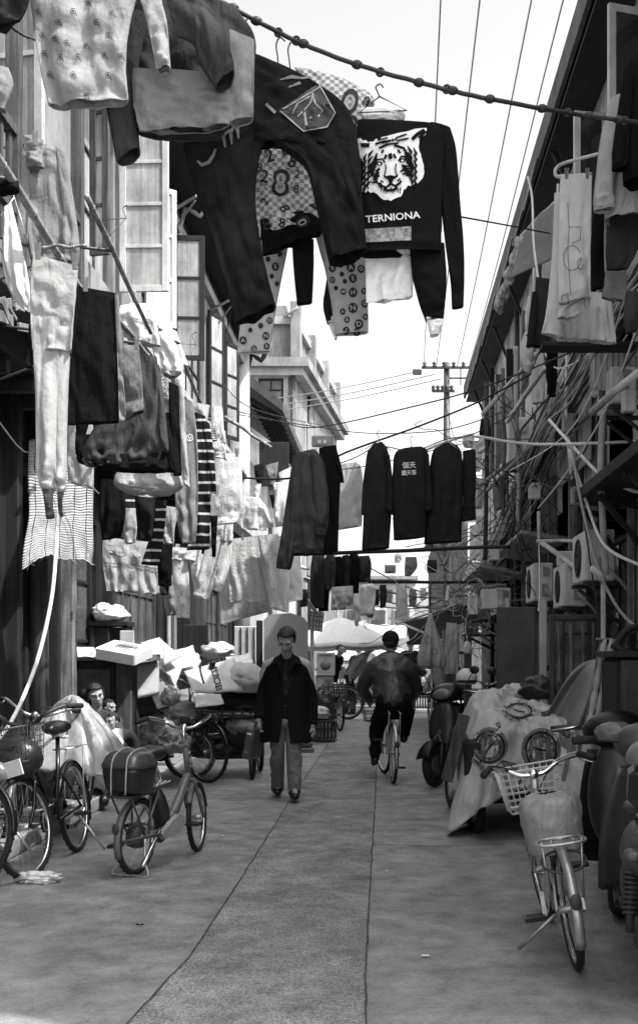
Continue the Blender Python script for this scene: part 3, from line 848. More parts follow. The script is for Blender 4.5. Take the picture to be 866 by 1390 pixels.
# --- utility pole
up_ = thing('utility_pole', 'tall concrete utility pole with two cross arms against the white sky', 'utility pole', (P(606, 886, 30).x, 30, 0))
mb = MB(); x = P(606, 886, 30).x; mb.tube([(x, 30, 0), (x, 30, 5), (x, 30, P(0, 492, 30).z)], [.12, .10, .075], 14); part('pole', mb, M['dark_metal'], up_)
for y_, xa, xb in ((499, 572, 638), (531, 586, 617)):
    mb = MB(); a, b = P(xa, y_, 29.9), P(xb, y_, 29.9); mb.bar(a, b, .06); arm = part('cross_arm', mb, M['dark_metal'], up_)
    for k in range(5):
        p = a.lerp(b, (k + .3) / 5); mb = MB(); mb.lathe([(.02, 0), (.06, .03), (.03, .07), (.06, .1), (.03, .15), (.0, .17)], p, n=8); part('insulator', mb, M['dark_metal'], arm)
mb = MB(); pbox(mb, 560, 501, 572, 508, 29.8, .1); pbox(mb, 610, 512, 636, 514, 29.9, .05); mb.bar(P(625, 500, 29.9), P(625, 523, 29.9), .03); part('switch', mb, M['dark_metal'], up_)
# ------------------------------------------------------------------ cloth materials
K = {
 'black': cloth_mat('black_cloth', .008), 'ink': cloth_mat('charcoal_cloth', .018), 'dark': cloth_mat('dark_cloth', .035),
 'denim': cloth_mat('dark_denim', .011, 'plain', 5, .7), 'grey_d': cloth_mat('dark_grey_cloth', .06), 'grey': cloth_mat('grey_cloth', .2),
 'grey_l': cloth_mat('light_grey_cloth', .36), 'pale': cloth_mat('pale_cloth', .40), 'white': cloth_mat('white_cloth', .60), 'terry': cloth_mat('terry_towel', .5, 'plain', 40, .12, bump=.9),
 'coat': cloth_mat('work_coat_cloth', .022, 'weave', 9, .2), 'denim_l': cloth_mat('mid_denim', .15, 'weave', 12, .35),
 'checker': cloth_mat('checked_print', .62, 'checker', 62, .1, stretch=(.95, .3, 1.05)),
 'zebra': cloth_mat('zebra_print', .5, 'zebra', 34), 'plaid': cloth_mat('wide_check', .5, 'plaid', 4.2), 'stripe': cloth_mat('narrow_stripe', .6, 'stripe_z', 24),
 'blotch': cloth_mat('flecked_print', .55, 'blotch', 22), 'gridcloth': cloth_mat('grid_check', .02, 'plain', 12, .2),
 'ink_print': mat('black_print', .012, .7, 'plain', 20, .2, 0), 'white_print': mat('white_knit_print', .72, .9, 'plain', 60, .12, .3), 'grey_print': mat('grey_print', .16, .9, 'plain', 30, .3, 0),
 'silver': mat('creased_foil_print', .3, .35, 'plain', 60, .9, .8), 'satin': cloth_mat('satin_jacket', .045, 'plain', 6, .2),
}
K['satin'].node_tree.nodes['Principled BSDF'].inputs['Roughness'].default_value = .5
K['sheer'] = cloth_mat('sheer_white_cloth', .8, trans=0)
K['line'] = M['cable']; K['wire'] = mat('hanger_wire', .03, .4, 'plain', 20, .2, 0)
def stroke(pts, w):
    a, b = [], []
    for i, (x, y) in enumerate(pts):
        x0, y0 = pts[max(i - 1, 0)]; x1, y1 = pts[min(i + 1, len(pts) - 1)]
        dx, dy = x1 - x0, y1 - y0; l = math.hypot(dx, dy) or 1
        ww = w[i] if isinstance(w, (list, tuple)) else w
        a.append((x - dy / l * ww / 2, y + dx / l * ww / 2)); b.append((x + dy / l * ww / 2, y - dx / l * ww / 2))
    return a + b[::-1]
def circ(x, y, r, n=12, ry=None, ph=0):
    return [(x + r * math.cos(2 * PI * i / n + ph), y + (ry or r) * math.sin(2 * PI * i / n + ph)) for i in range(n)]
def rope(name, label, pts, r, m, cat='line', group=None, knots=0, wob=0.0, k=8):
    mb = MB(); pts = [P(*p) if len(p) == 3 else V(p[:3]) for p in pts]
    q, _ = smooth_path(pts, [0] * len(pts), k)
    if wob: q = [p + V((0, 0, wob * nz(i * .7, p.x))) for i, p in enumerate(q)]
    mb.tube(q, r, 7)
    for i in range(knots):
        p = q[int(len(q) * (i + .5 + .3 * math.sin(i * 5)) / knots)]; mb.ball(p, (r * 2.6, r * 2, r * 1.9), None, 8, 6)
    return solo(name, mb, m, label, cat, group)

# ------------------------------------------------------------------ the washing across the top
LA = [(V((UX, 3.9, P(-400, -250, 3.9).z))), P(60, -95, 4.1), P(200, -35, 4.15), P(295, 0, 4.2), P(380, 45, 4.2), P(470, 83, 4.2), P(600, 120, 4.2), P(700, 141, 4.3), P(790, 156, 4.5), P(866, 166, 4.7), V((RX, 8.0, P(950, 178, 8.0).z))]
rope('top_rope', 'thick black rope across the top of the alley holding the jeans and tiger sweater', [tuple(p) + (0,) for p in LA], .0085, K['line'], 'clothes line', None, 17, .004)
mb = MB()
for px, py in ((606, 121), (516, 98), (378, 44), (770, 153), (847, 164), (402, 55)):
    c = P(px, py, 4.2 if px < 700 else 4.55); mb.torus(c, (.3, 1, .2), .013, .005, 14, 6); mb.torus(c + V((.012, 0, -.004)), (.8, .6, .2), .011, .005, 14, 6)
for kn, lb_ in zip([MB().add(m2.v, m2.f, True) for m2 in islands(mb)][::2], ('right of the tiger sweater', 'above the tiger sweater hanger', 'above the left jeans hook', 'before the right eave', 'at the right edge', 'above the right jeans hook')): solo('cord_knot', kn, K['line'], 'black cord loop on the top rope, ' + lb_, 'knot', 'knots on the top rope')

clothes('shirt', 'dark garment cut off at the top left corner of the photo', 'shirt', 3.8, K['ink'], [[(-60, -60, 36, -40), (-50, 0, 40, 0), (-40, 45, 28, 28)]])
o = clothes('long_sleeved_top', 'pale long sleeved child\'s top scattered with small flower prints, at top left', 'top', 3.9, cloth_mat('flowered_cotton', .24),
  [([(20, -110, 225, -110), (38, -40, 200, -40), (44, 20, 178, 25), (53, 80, 171, 90), (66, 143, 175, 136)], {'fr': 9, 'fold': .028}),
   ([(165, -50, 238, -60), (192, 5, 220, -10), (203, 45, 227, 30), (209, 75, 230, 70), (212, 94, 232, 93)], {'d': .035}),
   ([(30, -90, 80, -80), (-40, -30, 10, -20), (-90, 40, -50, 60)], {'d': .035})])
bv = bvh_of([o]); polys = []
for (x, y) in ((80, 30), (100, 15), (118, 62), (82, 77), (52, 16), (131, 30), (152, 18), (148, 48), (68, 101), (100, 101), (147, 102), (60, 72), (91, 58), (118, 130), (142, 75), (165, 76), (120, 3), (75, 52), (106, 77), (58, 47)):
    s = 2.2 + 2.2 * abs(nz(x, y)) * 2
    polys.append(stroke([(x + s * 1.7 * math.cos(a), y + s * 1.7 * math.sin(a)) for a in [i * 2 * PI / 9 for i in range(9)]], 1.0))
    polys.append(circ(x, y, s * .8, 7)); polys.append(stroke([(x + s, y + s), (x + 2.5 * s, y + 3 * s)], 1))
decal(o, 'flower_print', polys, mat('faded_print', .02, .9, 'plain', 60, .4, 0), 3.9, .007, sub=2.5, bvh=bv)
clothes('long_sleeved_top', 'dark long sleeved top with a paler lower panel, between the flowered top and the jeans', 'top', 4.06, [K['dark'], cloth_mat('panel_cotton', .17), K['grey']],
  [([(140, -60, 320, 10), (165, 0, 346, 50), (172, 70, 345, 100), (180, 120, 342, 130), (188, 182, 300, 186)], {'fr': 10}),
   ([(180, 93, 313, 100), (180, 120, 315, 125), (183, 150, 314, 150), (190, 178, 312, 170)], {'dy': -.075, 'mi': 1, 'fr': 10, 'fold': .03}),
   ([(310, 40, 346, 55), (313, 100, 345, 105), (313, 168, 344, 160)], {'dy': -.07, 'mi': 2}),
   ([(150, 10, 205, 20), (142, 90, 190, 90), (146, 150, 186, 150), (159, 220, 190, 202)], {'d': .05, 'dy': -.03}),
   ([(215, -40, 240, 50), (262, -10, 262, 60), (295, 25, 270, 85), (315, 75, 285, 108), (318, 96, 293, 122)], {'d': .05, 'dy': -.15})])
jeans = clothes('jeans', 'dark denim jeans with a stitched back pocket hung over the thick top rope', 'jeans', 4.2, K['denim'],
  [([(344, 73, 425, 110), (322, 98, 464, 138), (292, 130, 480, 165), (262, 165, 486, 195), (256, 185, 484, 205)], {'d': .05, 'fold': .03}),
   ([(262, 140, 395, 150), (250, 192, 360, 192), (262, 250, 347, 255), (288, 325, 352, 318), (306, 390, 363, 372), (322, 439, 374, 414)], {'d': .055, 'fold': .032}),
   ([(352, 140, 480, 165), (368, 188, 488, 210), (412, 224, 492, 262), (430, 285, 494, 300), (447, 359, 498, 339)], {'d': .055, 'fold': .032})])
bv = bvh_of([jeans])
decal(jeans, 'back_pocket', [[(379, 149), (432, 113), (440, 130), (456, 153), (444, 173), (412, 179)]], mat('pocket_denim', .06, .9, 'weave', 12, .5, .4), 4.2, .004, bvh=bv)
decal(jeans, 'pocket_stitching', [stroke([(380, 150), (412, 178), (444, 172), (455, 153), (433, 114)], 1.6), stroke([(384, 148), (434, 118)], 1.4), stroke([(397, 154), (404, 140), (418, 132), (425, 128), (421, 140), (412, 150), (404, 158)], 1.8), stroke([(424, 126), (428, 140), (438, 150), (432, 158), (420, 160)], 2.4), stroke([(413, 150), (416, 170)], 3)] ,
      mat('pale_stitching', .32, .9, 'plain', 30, .3, 0), 4.2, .007, bvh=bv)
decal(jeans, 'belt_loop', [stroke([(361, 141), (374, 153)], 4)], K['grey'], 4.2, .006, bvh=bv)
decal(jeans, 'faded_print', [stroke([(268, 218), (274, 224), (284, 220), (290, 210), (293, 202)], [3, 5, 5, 4, 3]), stroke([(306, 200), (303, 184), (312, 176)], [2, 6, 3]), stroke([(315, 196), (313, 178), (320, 170)], [2, 6, 3]), stroke([(324, 188), (322, 172)], [2, 6]), stroke([(380, 108), (396, 104), (410, 106), (422, 104)], [1, 5, 3, 2]), stroke([(392, 118), (408, 112)], [2, 4])], K['grey_print'], 4.2, .005, bvh=bv)
num = clothes('child_shirt', 'child\'s top printed with numbers on a checked ground, hanging behind the jeans', 'top', 4.42, [K['checker'], K['black']],
  [([(330, 165, 450, 165), (336, 220, 446, 220), (344, 280, 440, 270), (350, 324, 434, 300)], {'fr': 9}),
   ([(346, 300, 440, 280), (354, 322, 438, 300), (357, 347, 437, 316)], {'dy': .0, 'mi': 1}),
   ([(400, 92, 468, 108), (412, 120, 494, 128), (428, 170, 494, 180), (440, 225, 500, 225), (455, 262, 505, 266)], {'dy': -.02, 'd': .05, 'fold': .015}),
   ([(470, 118, 500, 124), (478, 150, 508, 140), (478, 170, 496, 175)], {'dy': .06, 'd': .03}),
   ([(396, 325, 426, 325), (398, 360, 426, 360), (403, 413, 424, 410)], {'mi': 1, 'd': .03, 'dy': .05})])
bv = bvh_of([num])
text_decal(num, 'number_print', [('8', 381, 250, 37, 5), ('2', 366, 212, 18, -15), ('8', 397, 220, 17, 20), ('2', 359, 240, 17, 12), ('8', 386, 283, 13, 70), ('8', 362, 305, 17, -20), ('8', 383, 303, 13, 8), ('2', 360, 273, 12, -60), ('2', 403, 237, 11, 15), ('8', 402, 257, 11, 5), ('0', 410, 302, 22, 60), ('2', 428, 275, 18, 30), ('8', 352, 228, 12, 10), ('8', 390, 203, 18, 50), ('0', 474, 140, 36, 15), ('8', 477, 172, 28, 0), ('8', 484, 192, 15, 30), ('2', 491, 218, 9, 20), ('8', 492, 238, 9, 15), ('0', 497, 138, 14, 20)], K['ink_print'], 4.42, .006, bv)
text_decal(num, 'number_print', [('8', 381, 250, 27, 5, .8), ('0', 410, 302, 12, 60), ('0', 474, 140, 22, 15), ('8', 477, 172, 18, 0, .8)], K['grey_l'], 4.42, .009, bv)
pol = clothes('printed_trousers', 'white trousers printed with dark lettered discs, their legs showing below the jeans', 'trousers', 4.58, K['pale'],
  [[(340, 180, 485, 180), (335, 260, 490, 262)], [(330, 240, 405, 240), (335, 330, 392, 330), (330, 400, 378, 400), (322, 480, 366, 477)],
   [(408, 240, 490, 240), (428, 320, 498, 318), (444, 380, 499, 378), (455, 455, 500, 451)]], fold=.014)
bv = bvh_of([pol]); discs = []; lets = []
for i, (x, y, r) in enumerate(((330, 432, 4.5), (344, 435, 3.2), (340, 448, 3), (354, 442, 3.5), (361, 456, 5), (330, 462, 5), (345, 473, 4), (362, 470, 4), (366, 435, 4), (364, 352, 3.4), (374, 362, 5), (380, 345, 3.5), (369, 375, 3), (376, 385, 3), (451, 364, 5), (462, 358, 5), (476, 363, 6), (490, 365, 5), (464, 372, 3.2), (451, 380, 4), (468, 382, 3), (479, 378, 5.5), (456, 391, 3), (466, 396, 4), (479, 397, 6), (494, 395, 4), (479, 418, 6.5), (465, 423, 4), (495, 412, 5), (471, 434, 4), (487, 440, 6), (470, 449, 5), (484, 451, 5), (496, 430, 4))):
    discs.append(circ(x, y, r, 10, r * 1.15))
    if r > 3.9: lets.append(('RMHBNAGBDKE'[i % 11], x, y, r * 1.15, -8))
decal(pol, 'disc_print', discs, K['ink_print'], 4.58, .005, bvh=bv)
text_decal(pol, 'letter_print', lets, K['pale'], 4.58, .008, bv)

tig = clothes('sweater', 'black knitted sweater with a white tiger face, hanging from a wire hanger', 'sweater', 4.3, [K['black'], K['sheer'], K['ink']],
  [([(486, 163, 590, 168), (484, 185, 602, 186), (486, 240, 601, 250), (488, 300, 599, 312), (490, 347, 599, 342)], {'d': .05, 'fold': .012, 'fr': 9}),
   ([(584, 166, 611, 174), (597, 198, 619, 205), (597, 260, 624, 270), (604, 330, 629, 330), (611, 382, 630, 375), (613, 418, 629, 416)], {'d': .04, 'dy': .02}),
   ([(556, 336, 603, 330), (559, 372, 606, 375), (568, 410, 604, 412), (577, 435, 602, 432)], {'d': .04, 'dy': .03, 'fold': .03}),
   ([(576, 425, 604, 412), (580, 440, 602, 436), (583, 455, 596, 454)], {'d': .015, 'dy': .035, 'mi': 1}),
   ([(452, 330, 474, 330), (440, 400, 470, 385), (439, 420, 466, 405), (444, 440, 460, 440)], {'d': .03, 'dy': .33, 'mi': 2}),
   ([(440, 412, 468, 408), (446, 440, 463, 432), (455, 462, 457, 461)], {'d': .01, 'dy': .32, 'mi': 1}),
   ([(495, 338, 563, 336), (496, 375, 561, 372), (497, 411, 560, 403)], {'d': .02, 'dy': .06, 'mi': 1, 'fr': 26}),
   ([(487, 148, 545, 145), (492, 160, 550, 158), (500, 168, 540, 168)], {'d': .04, 'dy': .04, 'mi': 1})])
bv = bvh_of([tig])
def T(pts): return [(470 + x / 4.089, 130 + y / 4.089) for x, y in pts]
jag = []
out = [(62, 240), (80, 238), (135, 256), (165, 240), (215, 226), (290, 206), (345, 196), (385, 182), (446, 178), (440, 214), (405, 244), (400, 285), (412, 322), (428, 380), (432, 430), (415, 468), (380, 488), (340, 500), (318, 522), (312, 545), (290, 563), (265, 574), (210, 581), (190, 568), (172, 548), (150, 536), (120, 528), (78, 536), (66, 500), (60, 400), (66, 330), (64, 280)]
for (p, q) in zip(out, out[1:] + out[:1]):
    n = max(1, int(math.hypot(q[0] - p[0], q[1] - p[1]) / 14))
    for k in range(n):
        t = k / n; w = (7 if k % 2 else -2) if p[1] > 230 else 0
        jag.append((p[0] + (q[0] - p[0]) * t, p[1] + (q[1] - p[1]) * t + w))
decal(tig, 'face_print', [T(jag)], K['white_print'], 4.3, .006, sub=4, bvh=bv)
_st = stroke
def stroke(pts, w): return _st(pts, [x * 1.7 for x in w] if isinstance(w, (list, tuple)) else w * 1.7)
ms = [stroke([(365, 242), (395, 212), (432, 190), (436, 196), (405, 236)], 12), [(78, 262), (132, 262), (126, 286), (80, 284)],
 stroke([(160, 268), (210, 252), (230, 254)], 7), stroke([(172, 246), (230, 232)], 5), stroke([(275, 234), (335, 212)], 6), stroke([(282, 250), (345, 236)], 6), stroke([(225, 270), (290, 262)], 6), stroke([(180, 290), (232, 268)], 8), stroke([(265, 274), (318, 290), (330, 310)], 8),
 [(232, 320), (252, 316), (256, 345), (244, 356), (232, 345)], stroke([(212, 352), (222, 326)], 8), stroke([(262, 322), (274, 346)], 8), stroke([(196, 318), (206, 300)], 7), stroke([(285, 300), (300, 318)], 7),
 circ(184, 376, 17, 12, 12), circ(310, 358, 16, 12, 12), stroke([(160, 380), (172, 355), (200, 350), (214, 372)], 6), stroke([(290, 362), (304, 336), (330, 338), (340, 352)], 6),
 [(205, 436), (222, 446), (245, 440), (270, 446), (284, 430), (286, 450), (262, 462), (252, 490), (240, 490), (230, 466), (208, 452)], stroke([(212, 440), (220, 400), (216, 380)], 4), stroke([(276, 436), (272, 400), (276, 376)], 4),
 stroke([(246, 488), (222, 508), (196, 500), (184, 480)], 8), stroke([(246, 488), (270, 500), (296, 486), (304, 470)], 8), stroke([(206, 514), (228, 526), (262, 522), (284, 506)], 9), stroke([(190, 470), (206, 480)], 5), stroke([(282, 474), (300, 458)], 5)]
for k in range(6):
    y = 300 + k * 34
    ms.append(stroke([(150 - k * 2, y), (128 - k * 3, y + 26), (122, y + 48)], [3, 10, 3])); ms.append(stroke([(112, y + 20), (98, y + 52), (100, y + 66)], [3, 9, 3]))
    ms.append(stroke([(338 + k * 2, y - 22), (358 + k * 2, y + 8), (362, y + 28)], [3, 10, 3])); ms.append(stroke([(372, y - 12), (388, y + 20), (378, y + 44)], [3, 9, 3]))
for k in range(9): ms.append(stroke([(196 + k * 13, 508 + (k % 2) * 8), (194 + k * 13, 532 + (k % 3) * 6)], [5, 2]))
ms2 = []
for k in range(5):
    ms2.append(stroke([(170 - k * 9, 318 + k * 16), (160 - k * 6, 350 + k * 18), (168 - k * 5, 384 + k * 16)], [4, 13, 4])); ms2.append(stroke([(326 + k * 9, 298 + k * 16), (334 + k * 8, 330 + k * 16), (326 + k * 10, 362 + k * 16)], [4, 13, 4]))
    ms2.append(stroke([(196 + k * 18, 262 - k * 4), (214 + k * 16, 254 - k * 4)], 8)); ms2.append(stroke([(186 - k * 4, 404 + k * 18), (160 - k * 5, 420 + k * 16)], [10, 4])); ms2.append(stroke([(306 + k * 6, 388 + k * 12), (346 + k * 7, 392 + k * 14)], [10, 4]))
ms.append(stroke([(300, 420), (330, 404), (342, 424), (312, 436)], 7)); ms.append(stroke([(146, 444), (176, 424), (182, 446), (150, 458)], 7)); ms.append(stroke([(168, 468), (182, 500), (196, 514)], 5))
stroke = _st
def fat(p):
    n = len(p) // 2; cx_, cy_ = sum(a[0] for a in p) / len(p), sum(a[1] for a in p) / len(p)
    return p
decal(tig, 'face_markings', [T(fat(p)) for p in ms + ms2], K['black'], 4.3, .011, sub=4, bvh=bv)
decal(tig, 'eye_print', [T(circ(183, 377, 7, 8, 6)), T(circ(311, 359, 7, 8, 6))], K['white_print'], 4.3, .015, bvh=bv)
text_decal(tig, 'lettering', [('TERNIONA', 533, 295, 9.5, -5, 1.12)], K['white_print'], 4.3, .006, bv)
decal(tig, 'foil_patch', [[(494, 311), (558, 307), (558, 326), (494, 329)]], K['silver'], 4.3, .005, bvh=bv, label='creased silvery foil patch')
hanger('coat_hanger', 'black wire hanger holding the tiger sweater', 4.3, (515, 131), (487, 153), (552, 150), K['wire'], 'hangers on the top rope')
for (x, y, Yh) in ((336, 38, 4.2), (378, 66, 4.25), (394, 72, 4.3)):
    mb = MB(); mb.tube([P(x + 9, y - 10, Yh), P(x + 2, y - 15, Yh), P(x - 3, y - 5, Yh), P(x - 1, y + 12, Yh), P(x + 2, y + 50, Yh)], .003, 6, smoothpath=4)
    solo('coat_hanger', mb, K['wire'], 'hanger hook over the thick top rope above the jeans, %s' % {336: 'nearest the dark top', 378: 'middle one of three', 394: 'rightmost of three'}[x], 'coat hanger', 'hangers on the top rope')

# ------------------------------------------------------------------ washing along the left
def pole(label, a, b, r=.017, m=None, name='bamboo_pole', cat='pole', sup=None):
    a, b = P(*a), P(*b); mb = MB(); n = 14; pts = []; rr = []
    for i in range(n + 1):
        t = i / n; pts.append(a.lerp(b, t) + V((0, 0, .012 * nz(t * 3, a.x)))); rr.append(r * (1 - .25 * t))
    mb.tube(pts, rr, 9)
    for i in range(1, n, 3): mb.torus(pts[i], (b - a), rr[i], .003, 12, 5)
    o = solo(name, mb, m or M['bamboo'], label, cat, 'drying poles on the left')
    return o
pole('nearest bamboo drying pole, holding the pale collared shirt and trousers', (-60, 125, 4.4), (124, 415, 5.8), .021)
pole('bamboo drying pole just above the row of white shirts', (118, 265, 6.2), (205, 452, 7.4))
pole('bamboo drying pole behind the black skirt carrying grey shorts', (152, 425, 6.1), (216, 500, 7.6))
pole('bamboo drying pole below the dark casement with a wire hanger', (232, 450, 8.4), (278, 560, 9.6))
pole('pale bamboo drying pole sticking out beside the white towel', (306, 566, 11.5), (368, 607, 11.2), .02)
pole('thin stick crossing the nearest pole above the pale trousers', (56, 336, 5.0), (118, 333, 5.0), .008)
pole('iron drying bar pointing at the flowered top', (-20, 20, 4.2), (60, 60, 4.6), .006, M['dark_metal'])
for i, (x, y, Y) in enumerate(((20, 250, 5.0), (150, 345, 6.6), (185, 470, 7.0), (255, 500, 9.0), (310, 575, 11.4))):
    p = P(x, y, Y); mb = MB(); mb.tube([V((UX, Y + .25, p.z + .25)), p + V((0, 0, .02))], .009, 6); mb.tube([V((UX, Y + .25, p.z - .3)), p + V((-.3, 0, .0))], .007, 6)
    solo('wall_bracket', mb, M['dark_metal'], 'iron bracket reaching from the left wall to a drying pole, %s' % ['nearest of five', 'second of five', 'third of five', 'fourth of five', 'farthest of five'][i], 'bracket', 'brackets of the drying poles')
C = clothes
C('shirt', 'grey collared shirt on the nearest bamboo pole', 'shirt', 5.6, K['grey'], [([(36, 192, 82, 203), (28, 220, 90, 222), (30, 285, 97, 290), (42, 352, 98, 356)], {'fold': .035}), ([(76, 200, 90, 208), (82, 250, 98, 258), (92, 328, 108, 330), (95, 356, 106, 358)], {'d': .03}), ([(33, 186, 60, 190), (36, 205, 58, 207), (38, 226, 60, 228)], {'dy': -.06, 'd': .02}), ([(30, 215, 44, 212), (26, 270, 40, 272), (26, 330, 38, 332)], {'d': .03, 'dy': -.03})])
C('shirt', 'crumpled grey sleeve at the left edge beside the collared shirt', 'shirt', 5.0, K['grey'], [[(-30, 85, 12, 92), (-20, 110, 18, 115), (-15, 140, 6, 150)]])
o = C('lace_cloth', 'ragged white cloth with a frayed edge at the left edge', 'cloth', 5.2, K['white'], [([(6, 282, 16, 276), (6, 310, 26, 318), (4, 350, 36, 362), (10, 385, 42, 402), (20, 408, 40, 424)], {'fr': 30, 'fold': .03})])
hanger('coat_hanger', 'grey wire hanger over the ragged white cloth', 5.2, (20, 268), (2, 292), (38, 325), M['steel'], 'hangers on the left')
C('black_bag', 'black folded cloth hung over the nearest pole at the left edge', 'cloth', 4.9, K['black'], [[(-20, 240, 26, 246), (-20, 250, 27, 258), (-18, 260, 24, 260)]])
C('trousers', 'long pale trousers with gathered dark ankles hanging from the nearest pole', 'trousers', 4.87, [K['grey_l'], K['grey_d']],
  [([(45, 345, 107, 362), (42, 385, 104, 392), (42, 430, 100, 435), (45, 475, 97, 476)], {'fold': .03}),
   ([(43, 430, 82, 430), (48, 520, 79, 520), (50, 610, 77, 610), (51, 645, 76, 645), (58, 668, 73, 668)], {'fold': .035, 'fr': 22}),
   ([(74, 440, 98, 440), (77, 530, 93, 530), (76, 620, 91, 620), (77, 655, 90, 655), (79, 672, 87, 670)], {'fold': .03, 'fr': 22, 'dy': .03}),
   ([(58, 664, 73, 664), (61, 685, 72, 685), (63, 704, 74, 701)], {'mi': 1, 'd': .03}), ([(79, 668, 87, 668), (79, 690, 84, 690), (82, 702, 86, 700)], {'mi': 1, 'd': .02, 'dy': .03})])
C('skirt', 'long black skirt pegged beside the pale trousers', 'skirt', 5.6, [K['black'], K['grey']], [([(98, 388, 158, 398), (93, 440, 160, 445), (92, 510, 162, 512), (92, 577, 164, 572)], {'fold': .02}), ([(156, 398, 161, 400), (159, 470, 166, 470), (161, 520, 168, 520), (162, 574, 171, 570)], {'mi': 1, 'd': .05, 'dy': -.02})])
C('sleeve_top', 'black top whose arm hangs below the black skirt', 'top', 6.4, K['black'], [[(106, 540, 132, 540), (104, 590, 116, 592), (103, 617, 113, 620)], [(40, 440, 50, 440), (36, 500, 44, 500)]])
C('shorts', 'pale denim shorts behind the black skirt', 'shorts', 6.2, [K['denim_l'], K['black']], [([(163, 468, 189, 470), (160, 520, 193, 515), (168, 570, 196, 557)], {'fold': .03}), ([(166, 550, 192, 545), (170, 568, 194, 558)], {'mi': 1, 'd': .03, 'dy': .02})])
C('coat', 'wide dark grey coat spreading out beneath the denim shorts', 'coat', 6.9, [K['grey_d'], K['black']], [([(186, 477, 213, 485), (165, 525, 222, 535), (128, 580, 224, 590), (112, 618, 218, 622), (116, 633, 215, 632)], {'fold': .05, 'fr': 14, 'd': .035}), ([(207, 490, 217, 496), (214, 550, 224, 555), (218, 600, 229, 605), (220, 612, 228, 615)], {'d': .03}), ([(120, 620, 224, 612), (135, 636, 228, 630), (160, 640, 226, 641)], {'mi': 1, 'd': .05, 'dy': .02}), ([(105, 590, 180, 590), (105, 625, 170, 628), (120, 632, 160, 632)], {'mi': 1, 'd': .05, 'dy': .05})])
C('shirt', 'pale shirt half hidden below the black skirt', 'shirt', 7.3, K['grey_l'], [[(94, 550, 126, 550), (92, 610, 127, 610), (93, 655, 126, 664)]])
for i, (lab, t) in enumerate((('white shirt on the pole below the arched window, leftmost white one', [(164, 415, 206, 412), (159, 435, 214, 440), (166, 460, 218, 470)]), ('white shirt with a short sleeve, middle of the white shirts', [(196, 428, 224, 422), (203, 460, 238, 458), (212, 490, 247, 500), (214, 508, 240, 512)]), ('white top hanging lowest of the white shirts', [(224, 448, 240, 450), (228, 490, 250, 490), (234, 550, 250, 548)]))):
    C('white_shirt', lab, 'shirt', 8 + i * .25, K['white'], [(t, {'fold': .04, 'd': .08}), ([(t[0][2] - 12, t[0][3] + 4, t[0][2] + 2, t[0][3] + 8), (t[1][2] - 8, t[1][3] + 5, t[1][2] + 7, t[1][3] + 8)], {'d': .05})], 'white shirts on the left')
hanger('coat_hanger', 'white plastic hanger above the leftmost white shirt', 8, (180, 410), (160, 428), (208, 424), M['plastic_w'], 'hangers on the left')
C('top', 'zebra patterned top between the dark coat and white shirts', 'top', 7.6, K['zebra'], [[(212, 503, 232, 516), (214, 540, 236, 542), (218, 572, 233, 571)]])
C('jacket', 'black jacket with a long straight arm next to the zebra top', 'jacket', 7.4, K['black'], [[(229, 518, 243, 524), (231, 580, 245, 590), (236, 646, 247, 645)], [(222, 560, 240, 560), (220, 640, 240, 640)]])
C('cardigan', 'narrow pale cardigan with ruffled cuff beside the black jacket', 'cardigan', 7.5, K['pale'], [([(243, 526, 250, 530), (245, 590, 253, 592), (249, 645, 257, 650), (250, 658, 258, 662)], {'fold': .03})])
o = C('sweatshirt', 'grey sweatshirt with a round badge hanging by the striped black shirt', 'sweatshirt', 7.8, K['grey'], [([(246, 540, 262, 545), (246, 590, 268, 595), (238, 660, 269, 665), (240, 700, 268, 705), (247, 738, 266, 737)], {'fold': .035})])
decal(o, 'badge', [stroke(circ(258, 594, 4.5) + [circ(258, 594, 4.5)[0]], 1.2), stroke([(256, 592), (258, 597), (260, 592)], 1.2)], K['white_print'], 7.8, .005)
C('shirt', 'black shirt with pale cross stripes hanging right of the grey sweatshirt', 'shirt', 8.2, K['plaid'], [([(262, 558, 279, 565), (263, 610, 283, 620), (263, 690, 286, 690), (254, 747, 284, 745)], {'fold': .03}), ([(274, 568, 285, 575), (280, 620, 291, 622), (284, 668, 294, 670)], {'d': .03})])
C('scarf', 'black strip of cloth with pale stripes below the grey skirt', 'scarf', 8.4, K['plaid'], [[(212, 680, 227, 680), (206, 720, 223, 722), (192, 766, 216, 768)]])
C('trousers', 'black track trousers with a pale side stripe, left of a pair', 'trousers', 8.0, [K['black'], K['white']], [([(137, 650, 168, 652), (135, 695, 171, 695), (139, 733, 165, 728)], {}), ([(163, 655, 167, 655), (166, 690, 170, 690), (162, 722, 166, 722)], {'mi': 1, 'd': .055})])
C('trousers', 'charcoal trousers hanging right of the black track trousers', 'trousers', 7.9, K['ink'], [[(182, 655, 214, 658), (185, 695, 211, 698), (188, 732, 206, 734)]])
C('skirt', 'pale grey flared skirt hem seen under the dark coat', 'skirt', 7.6, K['grey_l'], [([(170, 620, 235, 620), (155, 655, 249, 655), (170, 668, 238, 668), (188, 673, 220, 673)], {'d': .12})])
C('rag', 'white folded cloth tucked behind the black striped strip', 'cloth', 8.8, K['pale'], [[(213, 685, 246, 690), (214, 712, 238, 715), (222, 738, 236, 738)]])
C('trousers', 'black trousers legs behind the black striped strip', 'trousers', 9.2, K['black'], [[(212, 715, 236, 715), (214, 760, 234, 760), (215, 795, 233, 795)], [(236, 690, 256, 690), (238, 738, 258, 740)]])
C('rag', 'striped rag beside the narrow left windows', 'cloth', 9.0, K['stripe'], [[(281, 580, 292, 578), (282, 600, 295, 598)]])
